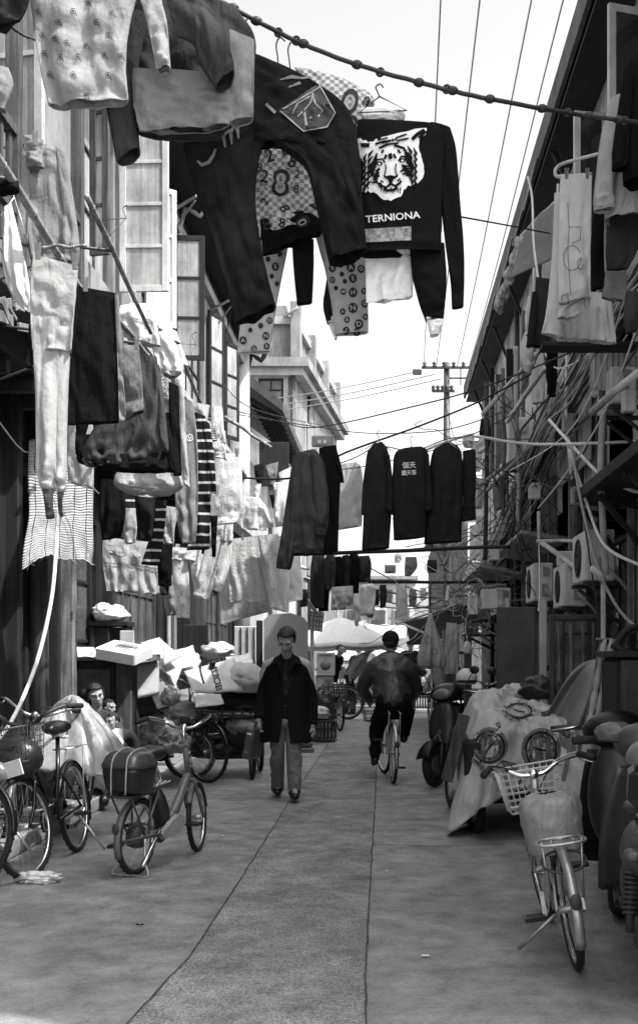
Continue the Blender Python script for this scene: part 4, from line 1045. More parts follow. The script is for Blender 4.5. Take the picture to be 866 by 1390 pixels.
C('rag', 'crumpled patterned cloth under the striped rag', 'cloth', 9.1, K['blotch'], [[(284, 598, 300, 594), (286, 612, 306, 610), (290, 620, 303, 622)], [(300, 585, 306, 585), (302, 622, 308, 626)]])
C('towel', 'white cloth hanging highest by the narrow left windows', 'cloth', 9.4, K['white'], [[(286, 552, 302, 552), (288, 580, 304, 582), (288, 608, 303, 606)]])
C('top', 'grey top on a hanger below the dark casement', 'top', 9.0, K['grey_l'], [[(256, 545, 285, 550), (262, 570, 282, 572), (268, 590, 280, 590)], [(248, 540, 262, 548), (250, 566, 258, 570)]])
C('towel', 'plain white vest pegged by its shoulders right of the striped black shirt', 'vest', 9.5, K['white'], [([(283, 613, 327, 617), (284, 650, 329, 655), (285, 690, 328, 690), (289, 714, 322, 709)], {'fr': 7})])
o = C('towel', 'beach towel with big faded circles and two lines above the dresser', 'towel', 10.5, K['pale'], [([(140, 729, 213, 737), (139, 760, 215, 765), (145, 802, 217, 807)], {'d': .03})])
bv = bvh_of([o])
decal(o, 'circle_print', [circ(152, 745, 6), circ(165, 746, 9), circ(188, 750, 7)], K['grey_l'], 10.5, .006, bvh=bv)
decal(o, 'line_print', [stroke([(141, 764), (178, 766), (215, 772)], 1.5), stroke([(141, 768), (178, 770), (215, 776)], 1.2)], K['grey_print'], 10.5, .006, bvh=bv)
C('trousers', 'flecked pale pyjama trousers above the dark bag, left pair', 'trousers', 10.2, K['blotch'], [([(231, 742, 274, 746), (233, 760, 272, 762)], {}), [(233, 750, 254, 750), (237, 800, 258, 800), (240, 838, 258, 840)], [(254, 750, 276, 752), (262, 790, 276, 790), (264, 812, 274, 812)]])
C('trousers', 'flecked pale pyjama trousers gathered at the ankles, right pair', 'trousers', 10.0, K['blotch'], [[(284, 708, 317, 708), (282, 735, 316, 735)], [(284, 725, 306, 725), (272, 770, 298, 772), (262, 808, 284, 815)], [(298, 725, 317, 725), (294, 770, 312, 770), (288, 800, 300, 806)]])
C('bath_towel', 'thick white bath towel in front of the flat sheet', 'towel', 11.5, K['terry'], [([(311, 732, 353, 727), (309, 770, 358, 770), (311, 818, 364, 817)], {'d': .03})])
C('bath_towel', 'thick white bath towel hanging lowest of the white towels', 'towel', 11.4, K['terry'], [([(350, 727, 378, 724), (356, 770, 382, 768), (366, 826, 387, 831)], {'d': .03})])
C('sheet', 'flat pale grey sheet behind the white bath towels', 'bed sheet', 11.9, K['grey_l'], [([(298, 770, 366, 768), (298, 810, 367, 806), (299, 848, 367, 830)], {'d': .015, 'fold': .01})])
C('towel', 'white towel between the bath towels and the bomber jacket', 'towel', 11.6, K['white'], [[(378, 728, 398, 722), (376, 775, 394, 775), (372, 827, 392, 832)]])
C('towel', 'short white towel under the bomber jacket', 'towel', 11.8, K['white'], [[(389, 756, 408, 754), (388, 790, 410, 790), (388, 818, 411, 814)]])
o = C('t_shirt', 'white T-shirt with a grey picture on the chest above the bath towels', 'T-shirt', 11.0, K['white'], [([(330, 673, 352, 676), (325, 690, 364, 694), (328, 718, 362, 720)], {}), ([(350, 678, 360, 686), (357, 700, 371, 710), (362, 716, 370, 716)], {'d': .03})])
decal(o, 'chest_print', [[(334, 690), (346, 691), (345, 710), (333, 709)]], K['grey_l'], 11.0, .006, bvh=bvh_of([o]))
for lab, m_, t in (('small dark bib on the drying ring, leftmost', 'ink', [(345, 632, 359, 628), (346, 645, 358, 645), (349, 658, 355, 658)]), ('small grey vest on the drying ring beside the bib', 'grey', [(360, 632, 378, 627), (363, 645, 376, 645), (367, 658, 373, 658)]), ('small white vest hung right of the grey one', 'white', [(378, 642, 399, 632), (380, 660, 396, 660), (381, 680, 395, 678)]), ('white sock dangling under the bib', 'white', [(346, 652, 356, 652), (345, 668, 353, 668), (344, 684, 350, 684)]), ('white sock dangling under the grey vest', 'white', [(370, 655, 382, 655), (372, 670, 384, 672), (374, 690, 384, 690)]), ('dark sock hanging under the small vests', 'black', [(366, 672, 372, 672), (370, 690, 378, 690)])):
    C('small_laundry', lab, 'laundry', 11.6, K[m_], [(t, {'d': .04})], 'small washing on the ring')
o = C('bomber_jacket', 'padded satin bomber jacket hanging low in the middle of the alley', 'jacket', 7.3, K['satin'],
  [([(404, 616, 428, 610), (396, 634, 441, 632), (392, 680, 445, 685), (391, 720, 442, 722), (388, 744, 440, 742), (389, 753, 438, 752)], {'d': .12, 'fold': .03}),
   ([(398, 618, 414, 622), (390, 670, 408, 675), (382, 725, 402, 735), (376, 758, 397, 764), (375, 771, 394, 773)], {'d': .07, 'dy': -.05, 'fold': .03}),
   ([(422, 616, 438, 626), (424, 660, 446, 670), (422, 700, 446, 706), (424, 716, 444, 718), (427, 727, 443, 726)], {'d': .07, 'dy': -.09, 'fold': .03})])
C('t_shirt', 'black T-shirt behind the satin bomber jacket', 'T-shirt', 7.6, K['black'], [[(433, 608, 456, 604), (434, 635, 462, 638), (437, 700, 460, 700), (438, 753, 459, 748)], ([(450, 610, 460, 618), (456, 635, 465, 640), (459, 654, 467, 655)], {'d': .04})])
mb = MB(); pbox(mb, 423, 591, 452, 606, 7.7, .03); o = solo('peg_rack', mb, M['grey_paint'], 'plastic drying rack above the bomber jacket', 'rack')
mb = MB(); pbox(mb, 431, 597, 436, 602, 7.685, .006); pbox(mb, 439, 597, 443, 602, 7.685, .006); part('peg', mb, M['plastic_w'], o)
C('shirt', 'pale sheer shirt hanging in the light behind the black T-shirt', 'shirt', 15, K['grey_l'], [([(464, 629, 484, 627), (459, 638, 491, 638), (457, 680, 493, 680), (456, 720, 491, 714)], {'fr': 10})])
# four dark work coats on one cord
C('work_coat', 'long dark work coat with pale paint splashes, leftmost of the four', 'coat', 9.6, K['coat'], [([(507, 603, 519, 600), (498, 616, 527, 614), (495, 650, 531, 650), (493, 700, 531, 700), (491, 748, 528, 744)], {'d': .09}), ([(499, 614, 506, 612), (493, 650, 500, 652), (490, 698, 497, 700)], {'d': .05, 'dy': -.05}), ([(521, 612, 529, 618), (526, 650, 533, 655), (524, 690, 533, 700)], {'d': .05, 'dy': -.08})], 'dark work coats on a cord')
o = C('work_coat', 'dark work jacket with white printed characters on its back', 'jacket', 9.6, K['coat'], [([(546, 609, 572, 606), (535, 618, 581, 616), (532, 660, 581, 660), (533, 700, 579, 700), (534, 733, 577, 729)], {'d': .09}), ([(574, 612, 582, 617), (578, 650, 585, 655), (577, 695, 588, 690)], {'d': .05, 'dy': -.08})], 'dark work coats on a cord')
text_decal(o, 'lettering', [('個天', 555, 632, 6.6, -4, 1), ('國天客', 555, 642, 5.2, -4, .95)], K['white_print'], 9.6, .012)
C('work_coat', 'plain long dark coat, third of the four on the cord', 'coat', 9.65, K['coat'], [([(600, 603, 612, 600), (586, 616, 626, 614), (581, 660, 628, 660), (578, 700, 627, 700), (575, 738, 626, 735)], {'d': .09})], 'dark work coats on a cord')
C('work_coat', 'dark trousers with turned cuffs, rightmost on the cord of coats', 'trousers', 9.7, K['coat'], [([(628, 612, 645, 610), (627, 650, 646, 650), (628, 680, 645, 680), (625, 707, 646, 705)], {'d': .06}), ([(629, 688, 643, 686), (629, 700, 643, 699)], {'d': .075, 'dy': -.02})], 'dark work coats on a cord')
rope('clothes_line', 'thin cord holding the four dark work coats', [(430, 640, 10.5), (480, 622, 10), (515, 606, 9.6), (560, 612, 9.6), (606, 596, 9.6), (640, 590, 9.8), (700, 560, 10.5)], .005, K['line'], 'clothes line')
for x, y, l in ((513, 590, 'leftmost coat'), (558, 598, 'printed jacket'), (606, 590, 'third coat')):
    mb = MB(); mb.tube([P(x + 3, y - 4, 9.6), P(x, y - 6, 9.6), P(x - 1, y, 9.6), P(x, y + 8, 9.6), P(x - 18, y + 20, 9.6)], .004, 5, smoothpath=3); mb.tube([P(x, y + 8, 9.6), P(x + 18, y + 22, 9.6)], .004, 5)
    solo('coat_hanger', mb, M['steel'], 'wire hanger on the cord holding the %s' % l, 'coat hanger', 'hangers of the work coats')
pole('dark bamboo pole lying across the alley below the four coats', (425, 752, 17), (690, 742, 13), .03, M['dark_wood'])
pole('dark pole over the far alley with white trousers on it', (500, 790, 20), (690, 790, 19), .03, M['dark_wood'])
# the far washing
far = 'dark jackets in a row far down the alley'
for i, (x0, x1, ya, yb, m_, lab) in enumerate(((424, 440, 752, 826, 'ink', 'long dark coat at the left end of the far row'), (441, 455, 754, 800, 'dark', 'dark jacket, second from the left in the far row'), (453, 465, 756, 802, 'black', 'black jacket in the middle of the far row'), (463, 475, 754, 804, 'ink', 'charcoal jacket right of the middle one in the far row'), (473, 487, 752, 806, 'black', 'black jacket, second from the right in the far row'), (485, 503, 755, 790, 'dark', 'dark hooded jacket at the right end of the far row'), (432, 446, 790, 830, 'black', 'black trousers under the far row of jackets'))):
    C('jacket', lab, 'jacket', 17.5 + i * .1, K[m_], [([(x0 + 2, ya, x1 - 2, ya - 1), (x0 - 1, ya + 10, x1 + 1, ya + 10), (x0, yb - 8, x1, yb - 8), (x0, yb, x1, yb - 1)], {'d': .1, 'fold': .05}), ([(x0, ya + 4, x0 + 4, ya + 3), (x0 - 3, ya + 25, x0 + 2, ya + 25), (x0 - 2, yb - 6, x0 + 2, yb - 6)], {'d': .06, 'dy': -.08})], far)
rope('clothes_line', 'cord carrying the far row of dark jackets', [(405, 748, 17.4), (440, 752, 17.5), (500, 750, 18), (590, 742, 18.5)], .007, K['line'], 'clothes line')
for lab, nm, cat, m_, Yf, t in (('square grey cloth hanging under the far jackets', 'cloth', 'cloth', 'grey_l', 17.3, [(450, 797, 479, 795), (450, 812, 480, 812), (449, 828, 480, 827)]),
  ('white shirt with a grey panel above the far air conditioner', 'shirt', 'shirt', 'white', 19.5, [(492, 793, 506, 792), (488, 802, 510, 802), (489, 836, 508, 834)]),
  ('small white cloth left of the white shirt', 'cloth', 'cloth', 'white', 19.2, [(478, 806, 488, 804), (479, 830, 490, 830), (482, 850, 486, 850)]),
  ('single dark trouser leg hanging from the far pole', 'trousers', 'trousers', 'dark', 20, [(515, 794, 524, 794), (515, 810, 525, 810), (516, 826, 523, 824)]),
  ('white trousers hanging from the far pole', 'trousers', 'trousers', 'white', 20, [(538, 793, 551, 793), (537, 815, 553, 815), (538, 838, 552, 834)]),
  ('grey shorts hanging alone in the bright gap', 'shorts', 'shorts', 'grey', 22, [(550, 756, 565, 756), (549, 770, 566, 770), (549, 782, 557, 782)]),
  ('dark folded cloth far down the alley against the sky', 'cloth', 'cloth', 'grey', 24, [(522, 767, 537, 767), (522, 778, 537, 778)]),
  ('white rag hanging at the far right pole', 'cloth', 'cloth', 'white', 18, [(606, 795, 611, 795), (604, 812, 609, 812), (605, 818, 608, 818)])):
    C(nm, lab, cat, Yf, K[m_], [(t, {'d': .07, 'fold': .04})])
hanger('coat_hanger', 'empty black wire hanger in front of the tall pale casement', 6.6, (172, 296), (122, 300), (126, 345), K['wire'], 'hangers on the left')
hanger('coat_hanger', 'empty black wire hanger below the dark casement', 9.2, (266, 468), (236, 466), (250, 500), K['wire'], 'hangers on the left')

# ------------------------------------------------------------------ washing on the right
RG = 'washing on the right'
o = C('towel', 'white bath towel with a line drawing, hung on a curved white rail', 'towel', 7.6, K['white'], [([(760, 237, 803, 237), (758, 300, 802, 300), (757, 360, 801, 360), (758, 412, 801, 405)], {'d': .04, 'fr': 12}), ([(762, 400, 801, 398), (757, 425, 799, 416), (756, 432, 780, 431)], {'d': .03, 'dy': .04})])
decal(o, 'line_drawing', [stroke([(770, 275), (772, 310), (770, 340), (774, 400)], 1), stroke([(771, 308), (788, 308), (787, 325), (776, 330)], 1), stroke(circ(776, 350, 12, 14, 17), 1), stroke(circ(787, 358, 4, 8, 8), 1), stroke([(762, 402), (770, 398), (771, 412), (762, 414), (762, 402)], 1), stroke([(764, 420), (792, 404), (794, 418)], 1)], K['grey'], 7.6, .005)
mb = MB(); mb.tube([P(815, 208, 7.5), P(770, 220, 7.55), P(757, 226, 7.6), P(753, 234, 7.6), P(760, 240, 7.6), P(803, 236, 7.6)], .012, 8, smoothpath=5); solo('towel_rail', mb, M['white_paint'], 'curved white rail holding the bath towel on the right', 'rail')
C('towel', 'long white cloth behind the bath towel with a line drawing', 'towel', 7.8, K['white'], [[(752, 262, 766, 260), (749, 340, 768, 340), (741, 420, 764, 420), (734, 452, 758, 456)]])
C('skirt', 'pleated white sheet over the ledge below the bath towel', 'sheet', 8.0, K['white'], [([(752, 396, 828, 398), (754, 425, 832, 428), (750, 458, 836, 466)], {'fr': 30, 'd': .05})])
C('jacket', 'light grey jacket under the black one on the right', 'jacket', 6.2, K['grey_l'], [([(842, 128, 900, 120), (836, 190, 905, 190), (828, 250, 905, 250), (820, 299, 905, 296)], {'d': .1}), ([(828, 134, 848, 126), (815, 185, 842, 195), (807, 250, 832, 256), (805, 272, 834, 272), (806, 287, 834, 284)], {'d': .06, 'dy': -.08})])
C('jacket', 'black jacket hanging highest at the right edge', 'jacket', 6.0, K['black'], [([(852, 82, 905, 80), (846, 120, 910, 120), (844, 190, 910, 190), (846, 248, 910, 250)], {'d': .1}), ([(846, 95, 862, 100), (838, 150, 856, 155), (831, 200, 852, 205), (830, 231, 850, 228)], {'d': .06, 'dy': -.09})])
C('trousers', 'narrow black trousers between the bath towel and the grey jacket', 'trousers', 6.5, K['black'], [[(806, 285, 820, 285), (801, 335, 819, 338), (803, 394, 821, 390)]])
C('trousers', 'dark grey trousers below the light grey jacket', 'trousers', 6.3, [K['dark'], K['grey']], [[(822, 292, 870, 292), (822, 340, 864, 340), (823, 366, 852, 364)], ([(820, 290, 826, 290), (821, 330, 826, 330), (822, 355, 827, 355)], {'mi': 1, 'd': .07})])
C('shorts', 'crumpled grey shorts lowest under the dark grey trousers', 'shorts', 6.5, K['grey'], [[(822, 362, 850, 364), (818, 385, 850, 390), (816, 404, 846, 408)]])
C('trousers', 'dark grey trousers over the awning rail left of the white towels', 'trousers', 9.2, K['dark'], [[(727, 376, 752, 380), (724, 420, 751, 424), (720, 470, 746, 472)]])
C('trousers', 'black cloth along the dark trousers on the awning rail', 'cloth', 9.1, K['ink'], [[(722, 396, 730, 396), (718, 430, 729, 432), (714, 470, 724, 470)]])
C('rag', 'white rag tied left of the dark trousers', 'cloth', 9.6, K['white'], [[(716, 402, 720, 402), (712, 430, 722, 432), (713, 455, 722, 456)]])
C('rag', 'white rag wrapped on the pole end below the dark trousers', 'cloth', 9.8, K['white'], [([(712, 450, 720, 454), (706, 470, 724, 474), (708, 492, 722, 498), (712, 505, 718, 506)], {'d': .09, 'fold': .05})])
mb = MB()
def aw(u, v):
    a = P(752, 275, 9.6).lerp(P(752, 345, 9.2), v); b = P(706, 322, 10.4).lerp(P(690, 385, 10.2), v); return a.lerp(b, u) + V((0, .05 * nz(u * 4, v * 4), .05 * math.sin(v * 5 + u * 3) * .6))
mb.sheet(aw, 14, 14, .006); aw_o = solo('window_awning', mb, K['grey'], 'faded grey cloth awning on a pipe frame under the right eave', 'awning')
mb = MB(); mb.tube([P(752, 275, 9.6), P(707, 320, 10.4), P(692, 386, 10.2)], .014, 7); mb.tube([P(707, 320, 10.4), P(755, 322, 9.5)], .012, 7); mb.tube([P(757, 250, 9.6), P(755, 330, 9.5)], .012, 7); part('pipe_frame', mb, M['white_paint'], aw_o)
mb = MB()
for i in range(70):
    t = i / 69; p = P(706, 330, 10.35).lerp(P(676, 420, 10.8), t) + V((random.uniform(-.03, .03), random.uniform(-.05, .05), random.uniform(-.03, .03))); mb.ball(p, (.03, .03, .05 * random.uniform(.6, 1.3)), None, 6, 5)
part('ragged_fringe', mb, K['pale'], aw_o)
mb = MB(); mb.tube([P(716, 240, 9.6), P(722, 270, 9.6), P(724, 330, 9.5), P(731, 385, 9.4)], .01, 6, smoothpath=5); solo('white_string', mb, M['cable_w'], 'pale cord hanging from the right eave past the awning', 'cord')
# ------------------------------------------------------------------ bicycles and scooters (local frame: x forward, y left, z up, rear hub at x = 0)
def wheel(parent, c, Rr, steer=None, tw=.02, spokes=28, rim=None):
    """wheel as a part with tyre and rim; c is the hub in local coordinates"""
    nrm = V((0, 1, 0)); c = V(c)
    mb = MB(); mb.tube([c + V((0, -.045, 0)), c + V((0, .045, 0))], .018, 10); 
    for i in range(spokes):
        a = 2 * PI * i / spokes; b = a + .35 * (1 if i % 2 else -1); s = .03 * (1 if i % 4 < 2 else -1)
        mb.tube([c + V((.02 * math.cos(b), s, .02 * math.sin(b))), c + V(((Rr - tw * 1.4) * math.cos(a), 0, (Rr - tw * 1.4) * math.sin(a)))], .0011, 4, cap=False)
    t = MB(); t.torus(c, nrm, Rr - tw * .9, tw * .95, 40, 8)
    for i in range(60):      # tread blocks
        a = 2 * PI * i / 60; t.box(c + V(((Rr + .001) * math.cos(a), .006 * (1 if i % 2 else -1), (Rr + .001) * math.sin(a))), (.0022, tw * .9, .016), Matrix.Rotation(-a, 3, 'Y'), bev=.0005)
    r = MB(); r.torus(c, nrm, Rr - tw * 1.75, tw * .55, 40, 6, flat=1.3)
    ms = [mb, t, r]
    if steer is not None:
        for m_ in ms: m_.xf(steer)
    w = part('wheel', ms[0], M['steel'], parent, True); part('tyre', ms[1], M['rubber'], w, True); part('rim', ms[2], rim or M['chrome'], w, True)
    return w
def fender(c, Rr, a0, a1, w=.023, steer=None):
    mb = MB(); c = V(c)
    def fn(u, v):
        a = a0 + (a1 - a0) * v; s = (u - .5) * 2; rr = Rr + .018 - .014 * s * s
        return c + V((rr * math.cos(a), s * w, rr * math.sin(a)))
    mb.sheet(fn, 6, 22, .002)
    if steer is not None: mb.xf(steer)
    return mb
def wire_basket(c, w, d, h, m, parent, steer=None, nw=9, nd=6, nh=6, name='basket', r=.0028):
    mb = MB(); c = V(c)
    def q(u, v, t):    # u,v in [-1,1], t height 0..1
        k = .78 + .22 * t
        return c + V((v * d / 2 * k, u * w / 2 * k, h * t))
    for j in range(nh + 1):
        t = j / nh; loop = [q(-1, -1, t), q(1, -1, t), q(1, 1, t), q(-1, 1, t), q(-1, -1, t)]
        mb.tube(loop, r * (2.2 if j in (0, nh) else 1), 5)
    for i in range(nw + 1):
        u = -1 + 2 * i / nw
        for s in (-1, 1): mb.tube([q(u, s, 0), q(u, s, 1)], r * .8, 4)
        mb.tube([q(u, -1, 0), q(u, 1, 0)], r * .8, 4)
    for i in range(nd + 1):
        v = -1 + 2 * i / nd
        for s in (-1, 1): mb.tube([q(s, v, 0), q(s, v, 1)], r * .8, 4)
    if steer is not None: mb.xf(steer)
    return part(name, mb, m, parent, True)
def bicycle(label, rear, head, lean=4, wb=1.05, Rr=.33, steer=0, style='step', frame_m=None, bar_m=None, basket=None, rack=True, saddle=.86, bar_h=1.02, bar_w=.29, stand='side', fender_m=None, group=None, saddle_m=None, guard=True, lamp=True, sweep=.16, pedal_a=.6):
    frame_m = frame_m or M['paint_black']; bar_m = bar_m or M['chrome']; fender_m = fender_m or frame_m
    Mx = Matrix.Translation(V((rear[0], rear[1], 0))) @ Matrix.Rotation(head, 4, 'Z') @ Matrix.Rotation(R(lean), 4, 'X')
    b = thing('bicycle', label, 'bicycle', mtx=Mx, group=group)
    hub_r = V((0, 0, Rr)); hub_f = V((wb, 0, Rr)); bb = V((.42 * wb, 0, .29 if Rr > .28 else .27))
    hd_lo = V((wb - .17, 0, Rr * 1.0 + .30)); hd_hi = V((wb - .235, 0, Rr + .52)); st = V((.20 * wb, 0, saddle - .06)); seat_lug = V((.27 * wb, 0, max(.5, saddle - .3)))
    ax = (hd_hi - hd_lo).normalized()
    S = Matrix.Translation(hd_lo) @ Matrix.Rotation(R(steer), 4, ax) @ Matrix.Translation(-hd_lo)
    wheel(b, hub_r, Rr); wheel(b, hub_f, Rr, S)
    f = MB()
    f.tube([bb, seat_lug, st], .0155, 10)
    if style == 'diamond': f.tube([seat_lug + V((.01, 0, 0)), hd_hi - ax * .04], .015, 10); f.tube([bb, hd_lo], .017, 10)
    elif style == 'compact': f.tube([bb + V((-.04, 0, .06)), bb + V((.05, 0, .03)), bb + V((.16, 0, .1)), hd_lo - V((.02, 0, -.03))], [.03, .036, .034, .028], 12, smoothpath=5)
    else:
        f.tube([bb + V((0, 0, .02)), bb + V((.12, 0, .06)), hd_lo], .018, 10, smoothpath=5); f.tube([bb.lerp(seat_lug, .42), bb + V((.14, 0, .17)), hd_hi - ax * .05], .015, 10, smoothpath=5)
    f.tube([hd_lo, hd_hi], .021, 12)
    for s in (-1, 1):
        f.tube([bb + V((0, s * .03, 0)), hub_r + V((0, s * .055, 0))], .010, 8); f.tube([seat_lug + V((0, s * .02, 0)), hub_r + V((0, s * .055, 0))], .008, 8)
    part('frame', f, frame_m, b, True)
    fk = MB()
    for s in (-1, 1): fk.tube([hd_lo + V((0, s * .035, -.01)), hd_lo.lerp(hub_f, .6) + V((-.02, s * .05, 0)), hub_f + V((0, s * .05, 0))], [.014, .013, .009], 8, smoothpath=4)
    fk.tube([hd_lo + V((0, -.04, -.01)), hd_lo + V((0, .04, -.01))], .016, 8); fk.xf(S); part('fork', fk, frame_m, b, True)
    part('mudguard', fender(hub_r, Rr, R(20), R(205)), fender_m, b, True); part('mudguard', fender(hub_f, Rr, R(10), R(150), steer=S), fender_m, b, True)
    top = V((hd_hi.x - .03, 0, bar_h - .07))
    h = MB(); h.tube([hd_hi, top], .012, 8); grips = []
    h.tube([top + V((-sweep, bar_w, .06)), top + V((-.05, bar_w * .82, .075)), top + V((.045, bar_w * .5, .04)), top + V((.02, .06, .0)), top + V((.02, -.06, .0)), top + V((.045, -bar_w * .5, .04)), top + V((-.05, -bar_w * .82, .075)), top + V((-sweep, -bar_w, .06))], .0125, 10, smoothpath=5)
    h.ball(top + V((.02, 0, .0)), (.025, .03, .028), None, 10, 8)
    for s in (-1, 1): h.tube([top + V((-.06, s * bar_w * .86, .07)), top + V((-.04, s * bar_w * .9, .045)), top + V((-.16, s * bar_w * 1.02, .035))], .0055, 6)
    h.xf(S); hb = part('handlebar', h, bar_m, b, True)
    for s in (-1, 1):
        g = MB(); g.tube([top + V((-sweep - .02, s * (bar_w + .012), .058)), top + V((-.06, s * bar_w * .86, .074))], .0175, 10); g.xf(S); part('grip', g, M['rubber'], hb, True)
    c_ = MB()
    for s in (-1, 1): c_.tube([top + V((-.05, s * bar_w * .8, .06)), top + V((.09, s * .12, .05 + .03 * s)), top + V((.1, s * .03, -.1)), hd_lo + V((.05, s * .02, 0)), hub_f + V((0, s * .05, .12))], .0032, 6, smoothpath=6)
    c_.xf(S); part('brake_cable', c_, M['cable'], b, True)
    sd = MB()
    def sf(p, d):
        k = 1 - .62 * max(0, (d.x + .1)) ** 1.0; return V((p.x, p.y * max(k, .26), p.z + (.012 if d.z > 0 else 0) * (1 - abs(d.x)) - .02 * d.x * d.x * (d.x < 0) * -1))
    sd.ball(st + V((.02, 0, .065)), (.135, .105, .045), None, 20, 10, fn=sf); sad = part('saddle', sd, saddle_m or M['black_plastic'], b, True)
    sp = MB()
    for s in (-1, 1): sp.tube([st + V((-.07, s * .05, .045)), st + V((-.05, s * .05, -.01)), st + V((.0, s * .015, 0)), st + V((.09, 0, .035))], .005, 6, smoothpath=3); sp.torus(st + V((-.075, s * .05, .03)), (0, 0, 1), .018, .004, 12, 5); sp.torus(st + V((-.075, s * .05, .015)), (0, 0, 1), .018, .004, 12, 5)
    part('saddle_spring', sp, M['steel'], sad, True)
    ck = MB(); ck.torus(bb + V((0, -.06, 0)), (0, 1, 0), .075, .006, 28, 5); pa = R(-40 + pedal_a * 60)
    for s, a in ((-1, pa), (1, pa + PI)):
        e = bb + V((.16 * math.cos(a), s * .085, .16 * math.sin(a))); ck.bar(bb + V((0, s * .075, 0)), e, .022, .012)
    crk = part('crank', ck, M['steel'], b, True)
    for s, a in ((-1, pa), (1, pa + PI)):
        e = bb + V((.16 * math.cos(a), s * .135, .16 * math.sin(a))); pd = MB()
        for dx in (-.035, 0, .035): pd.box(e + V((dx, 0, 0)), (.016, .085, .022))
        for dy in (-.045, .045): pd.box(e + V((0, dy, 0)), (.09, .012, .02))
        part('pedal', pd, M['black_plastic'], crk, True)
    if guard:
        gd = MB(); pts = [bb + V((.1, -.075, .0)), bb + V((.07, -.075, .075)), bb + V((-.05, -.075, .085)), hub_r + V((-.03, -.07, .05)), hub_r + V((-.05, -.07, -.0)), hub_r + V((.02, -.07, -.03)), bb + V((-.02, -.075, -.075)), bb + V((.07, -.075, -.07))]
        gd.prism(pts, (0, .012, 0)); part('chain_guard', gd, frame_m, b, True)
    if rack:
        rk = MB(); z = Rr * 2 + .1
        for y in (-.06, -.02, .02, .06): rk.tube([(.12, y, z), (-.25, y, z)], .0055, 6)
        rk.tube([(.12, -.07, z), (.12, .07, z)], .006, 6); rk.tube([(-.25, -.065, z), (-.28, 0, z), (-.25, .065, z)], .006, 6)
        for s in (-1, 1): rk.tube([(-.16, s * .065, z), hub_r + V((0, s * .07, 0))], .006, 6)
        part('rear_rack', rk, M['steel'], b, True)
    if stand == 'side':
        k = MB(); k.tube([hub_r + V((.1, .05, -.04)), (.16, .24, .045 + .24 * -math.sin(R(lean)))], .0095, 7); part('kickstand', k, M['steel'], b, True)
    elif stand == 'centre':
        k = MB()
        for s in (-1, 1): k.tube([hub_r + V((0, s * .06, 0)), hub_r + V((-.05, s * .09, -Rr * .6)), (-.08, s * .13, .012), (-.08, 0, .012)], .008, 7, smoothpath=3)
        part('kickstand', k, M['steel'], b, True)
    rf = MB(); rf.ball((-(Rr + .03) * .97, 0, Rr * 1.35), (.012, .026, .036), None, 12, 8); part('rear_reflector', rf, M['dark_metal'], b, True)
    if lamp:
        l = MB(); l.ball(hd_hi + V((.07, 0, -.06)), (.035, .03, .03), None, 12, 8); l.xf(S); part('headlamp', l, M['chrome'], b, True)
    if basket:
        bm_, dz = basket; wire_basket(V((hd_hi.x + .17, 0, bar_h - .30 + dz)), .33, .24, .22, bm_, b, S)
    b['geo'] = 0; del b['geo']
    return b, S, dict(hd_hi=hd_hi, hd_lo=hd_lo, st=st, bb=bb, top=top, hub_r=hub_r, hub_f=hub_f, M=Mx)
def head_of(a, b): return math.atan2(b[1] - a[1], b[0] - a[0])

# --- electric bicycle with a top box, left foreground
ra, fa = (-1.60, 7.36), (-1.345, 8.2)
eb, S, g_ = bicycle('small grey bicycle with a black strapped top box, standing alone on the road at left', ra, head_of(ra, fa), 1, .9, .245, 13, 'compact', M['paint_grey'], M['chrome'], None, False, .76, .98, .27, 'centre', M['paint_grey'], guard=False, sweep=.15)
mb = MB()
def lid(p, d): return V((p.x, p.y, p.z * (1 if d.z > 0 else .25)))
bx = MB(); cx, cz = -.10, .55
rings = []
for z, k in ((0, .80), (.02, .86), (.13, .98), (.155, 1.0)):
    rr = []
    for i in range(28):
        a = 2 * PI * i / 28; ca, sa = math.cos(a), math.sin(a)
        rr.append(V((cx + .16 * k * math.copysign(abs(ca) ** .55, ca), .145 * k * math.copysign(abs(sa) ** .55, sa), cz + z)))
    rings.append(rr)
bx.ring_tube(rings); tb = part('top_box', bx, M['black_plastic'], eb, True)
ld = MB(); rings = []
for z, k in ((.157, 1.04), (.175, 1.05), (.19, 1.0), (.225, .9), (.25, .72), (.262, .45), (.265, .15)):
    rr = []
    for i in range(28):
        a = 2 * PI * i / 28; ca, sa = math.cos(a), math.sin(a)
        rr.append(V((cx + .16 * k * math.copysign(abs(ca) ** .6, ca), .145 * k * math.copysign(abs(sa) ** .6, sa), cz + z)))
    rings.append(rr)
ld.ring_tube(rings); part('lid', ld, mat('glossy_box_lid', .05, .22, 'plain', 8, .3, .03), tb, True)
sb = MB()
for y in (-.07, .03):
    pts = [V((cx - .175, y, cz - .0)), V((cx - .175, y * 1.05, cz + .15)), V((cx - .14, y, cz + .235)), V((cx, y, cz + .275)), V((cx + .14, y, cz + .235)), V((cx + .175, y, cz + .15))]
    sb.tube(pts, .005, 6, smoothpath=4, flat=1)
part('strap', sb, M['cable_g'], tb, True)
mb = MB(); mb.box((cx + .02, 0, .525), (.34, .16, .014)); 
for s in (-1, 1): mb.tube([(cx - .1, s * .07, .52), (0, s * .06, .25)], .007, 6); mb.tube([(cx + .15, s * .07, .52), (.05, s * .06, .26)], .006, 6)
part('rear_rack', mb, M['dark_metal'], eb, True)
mb = MB(); mb.ball((.30, 0, .36), (.055, .075, .19), Matrix.Rotation(R(-18), 3, 'Y'), 14, 10); part('battery', mb, M['black_plastic'], eb, True)
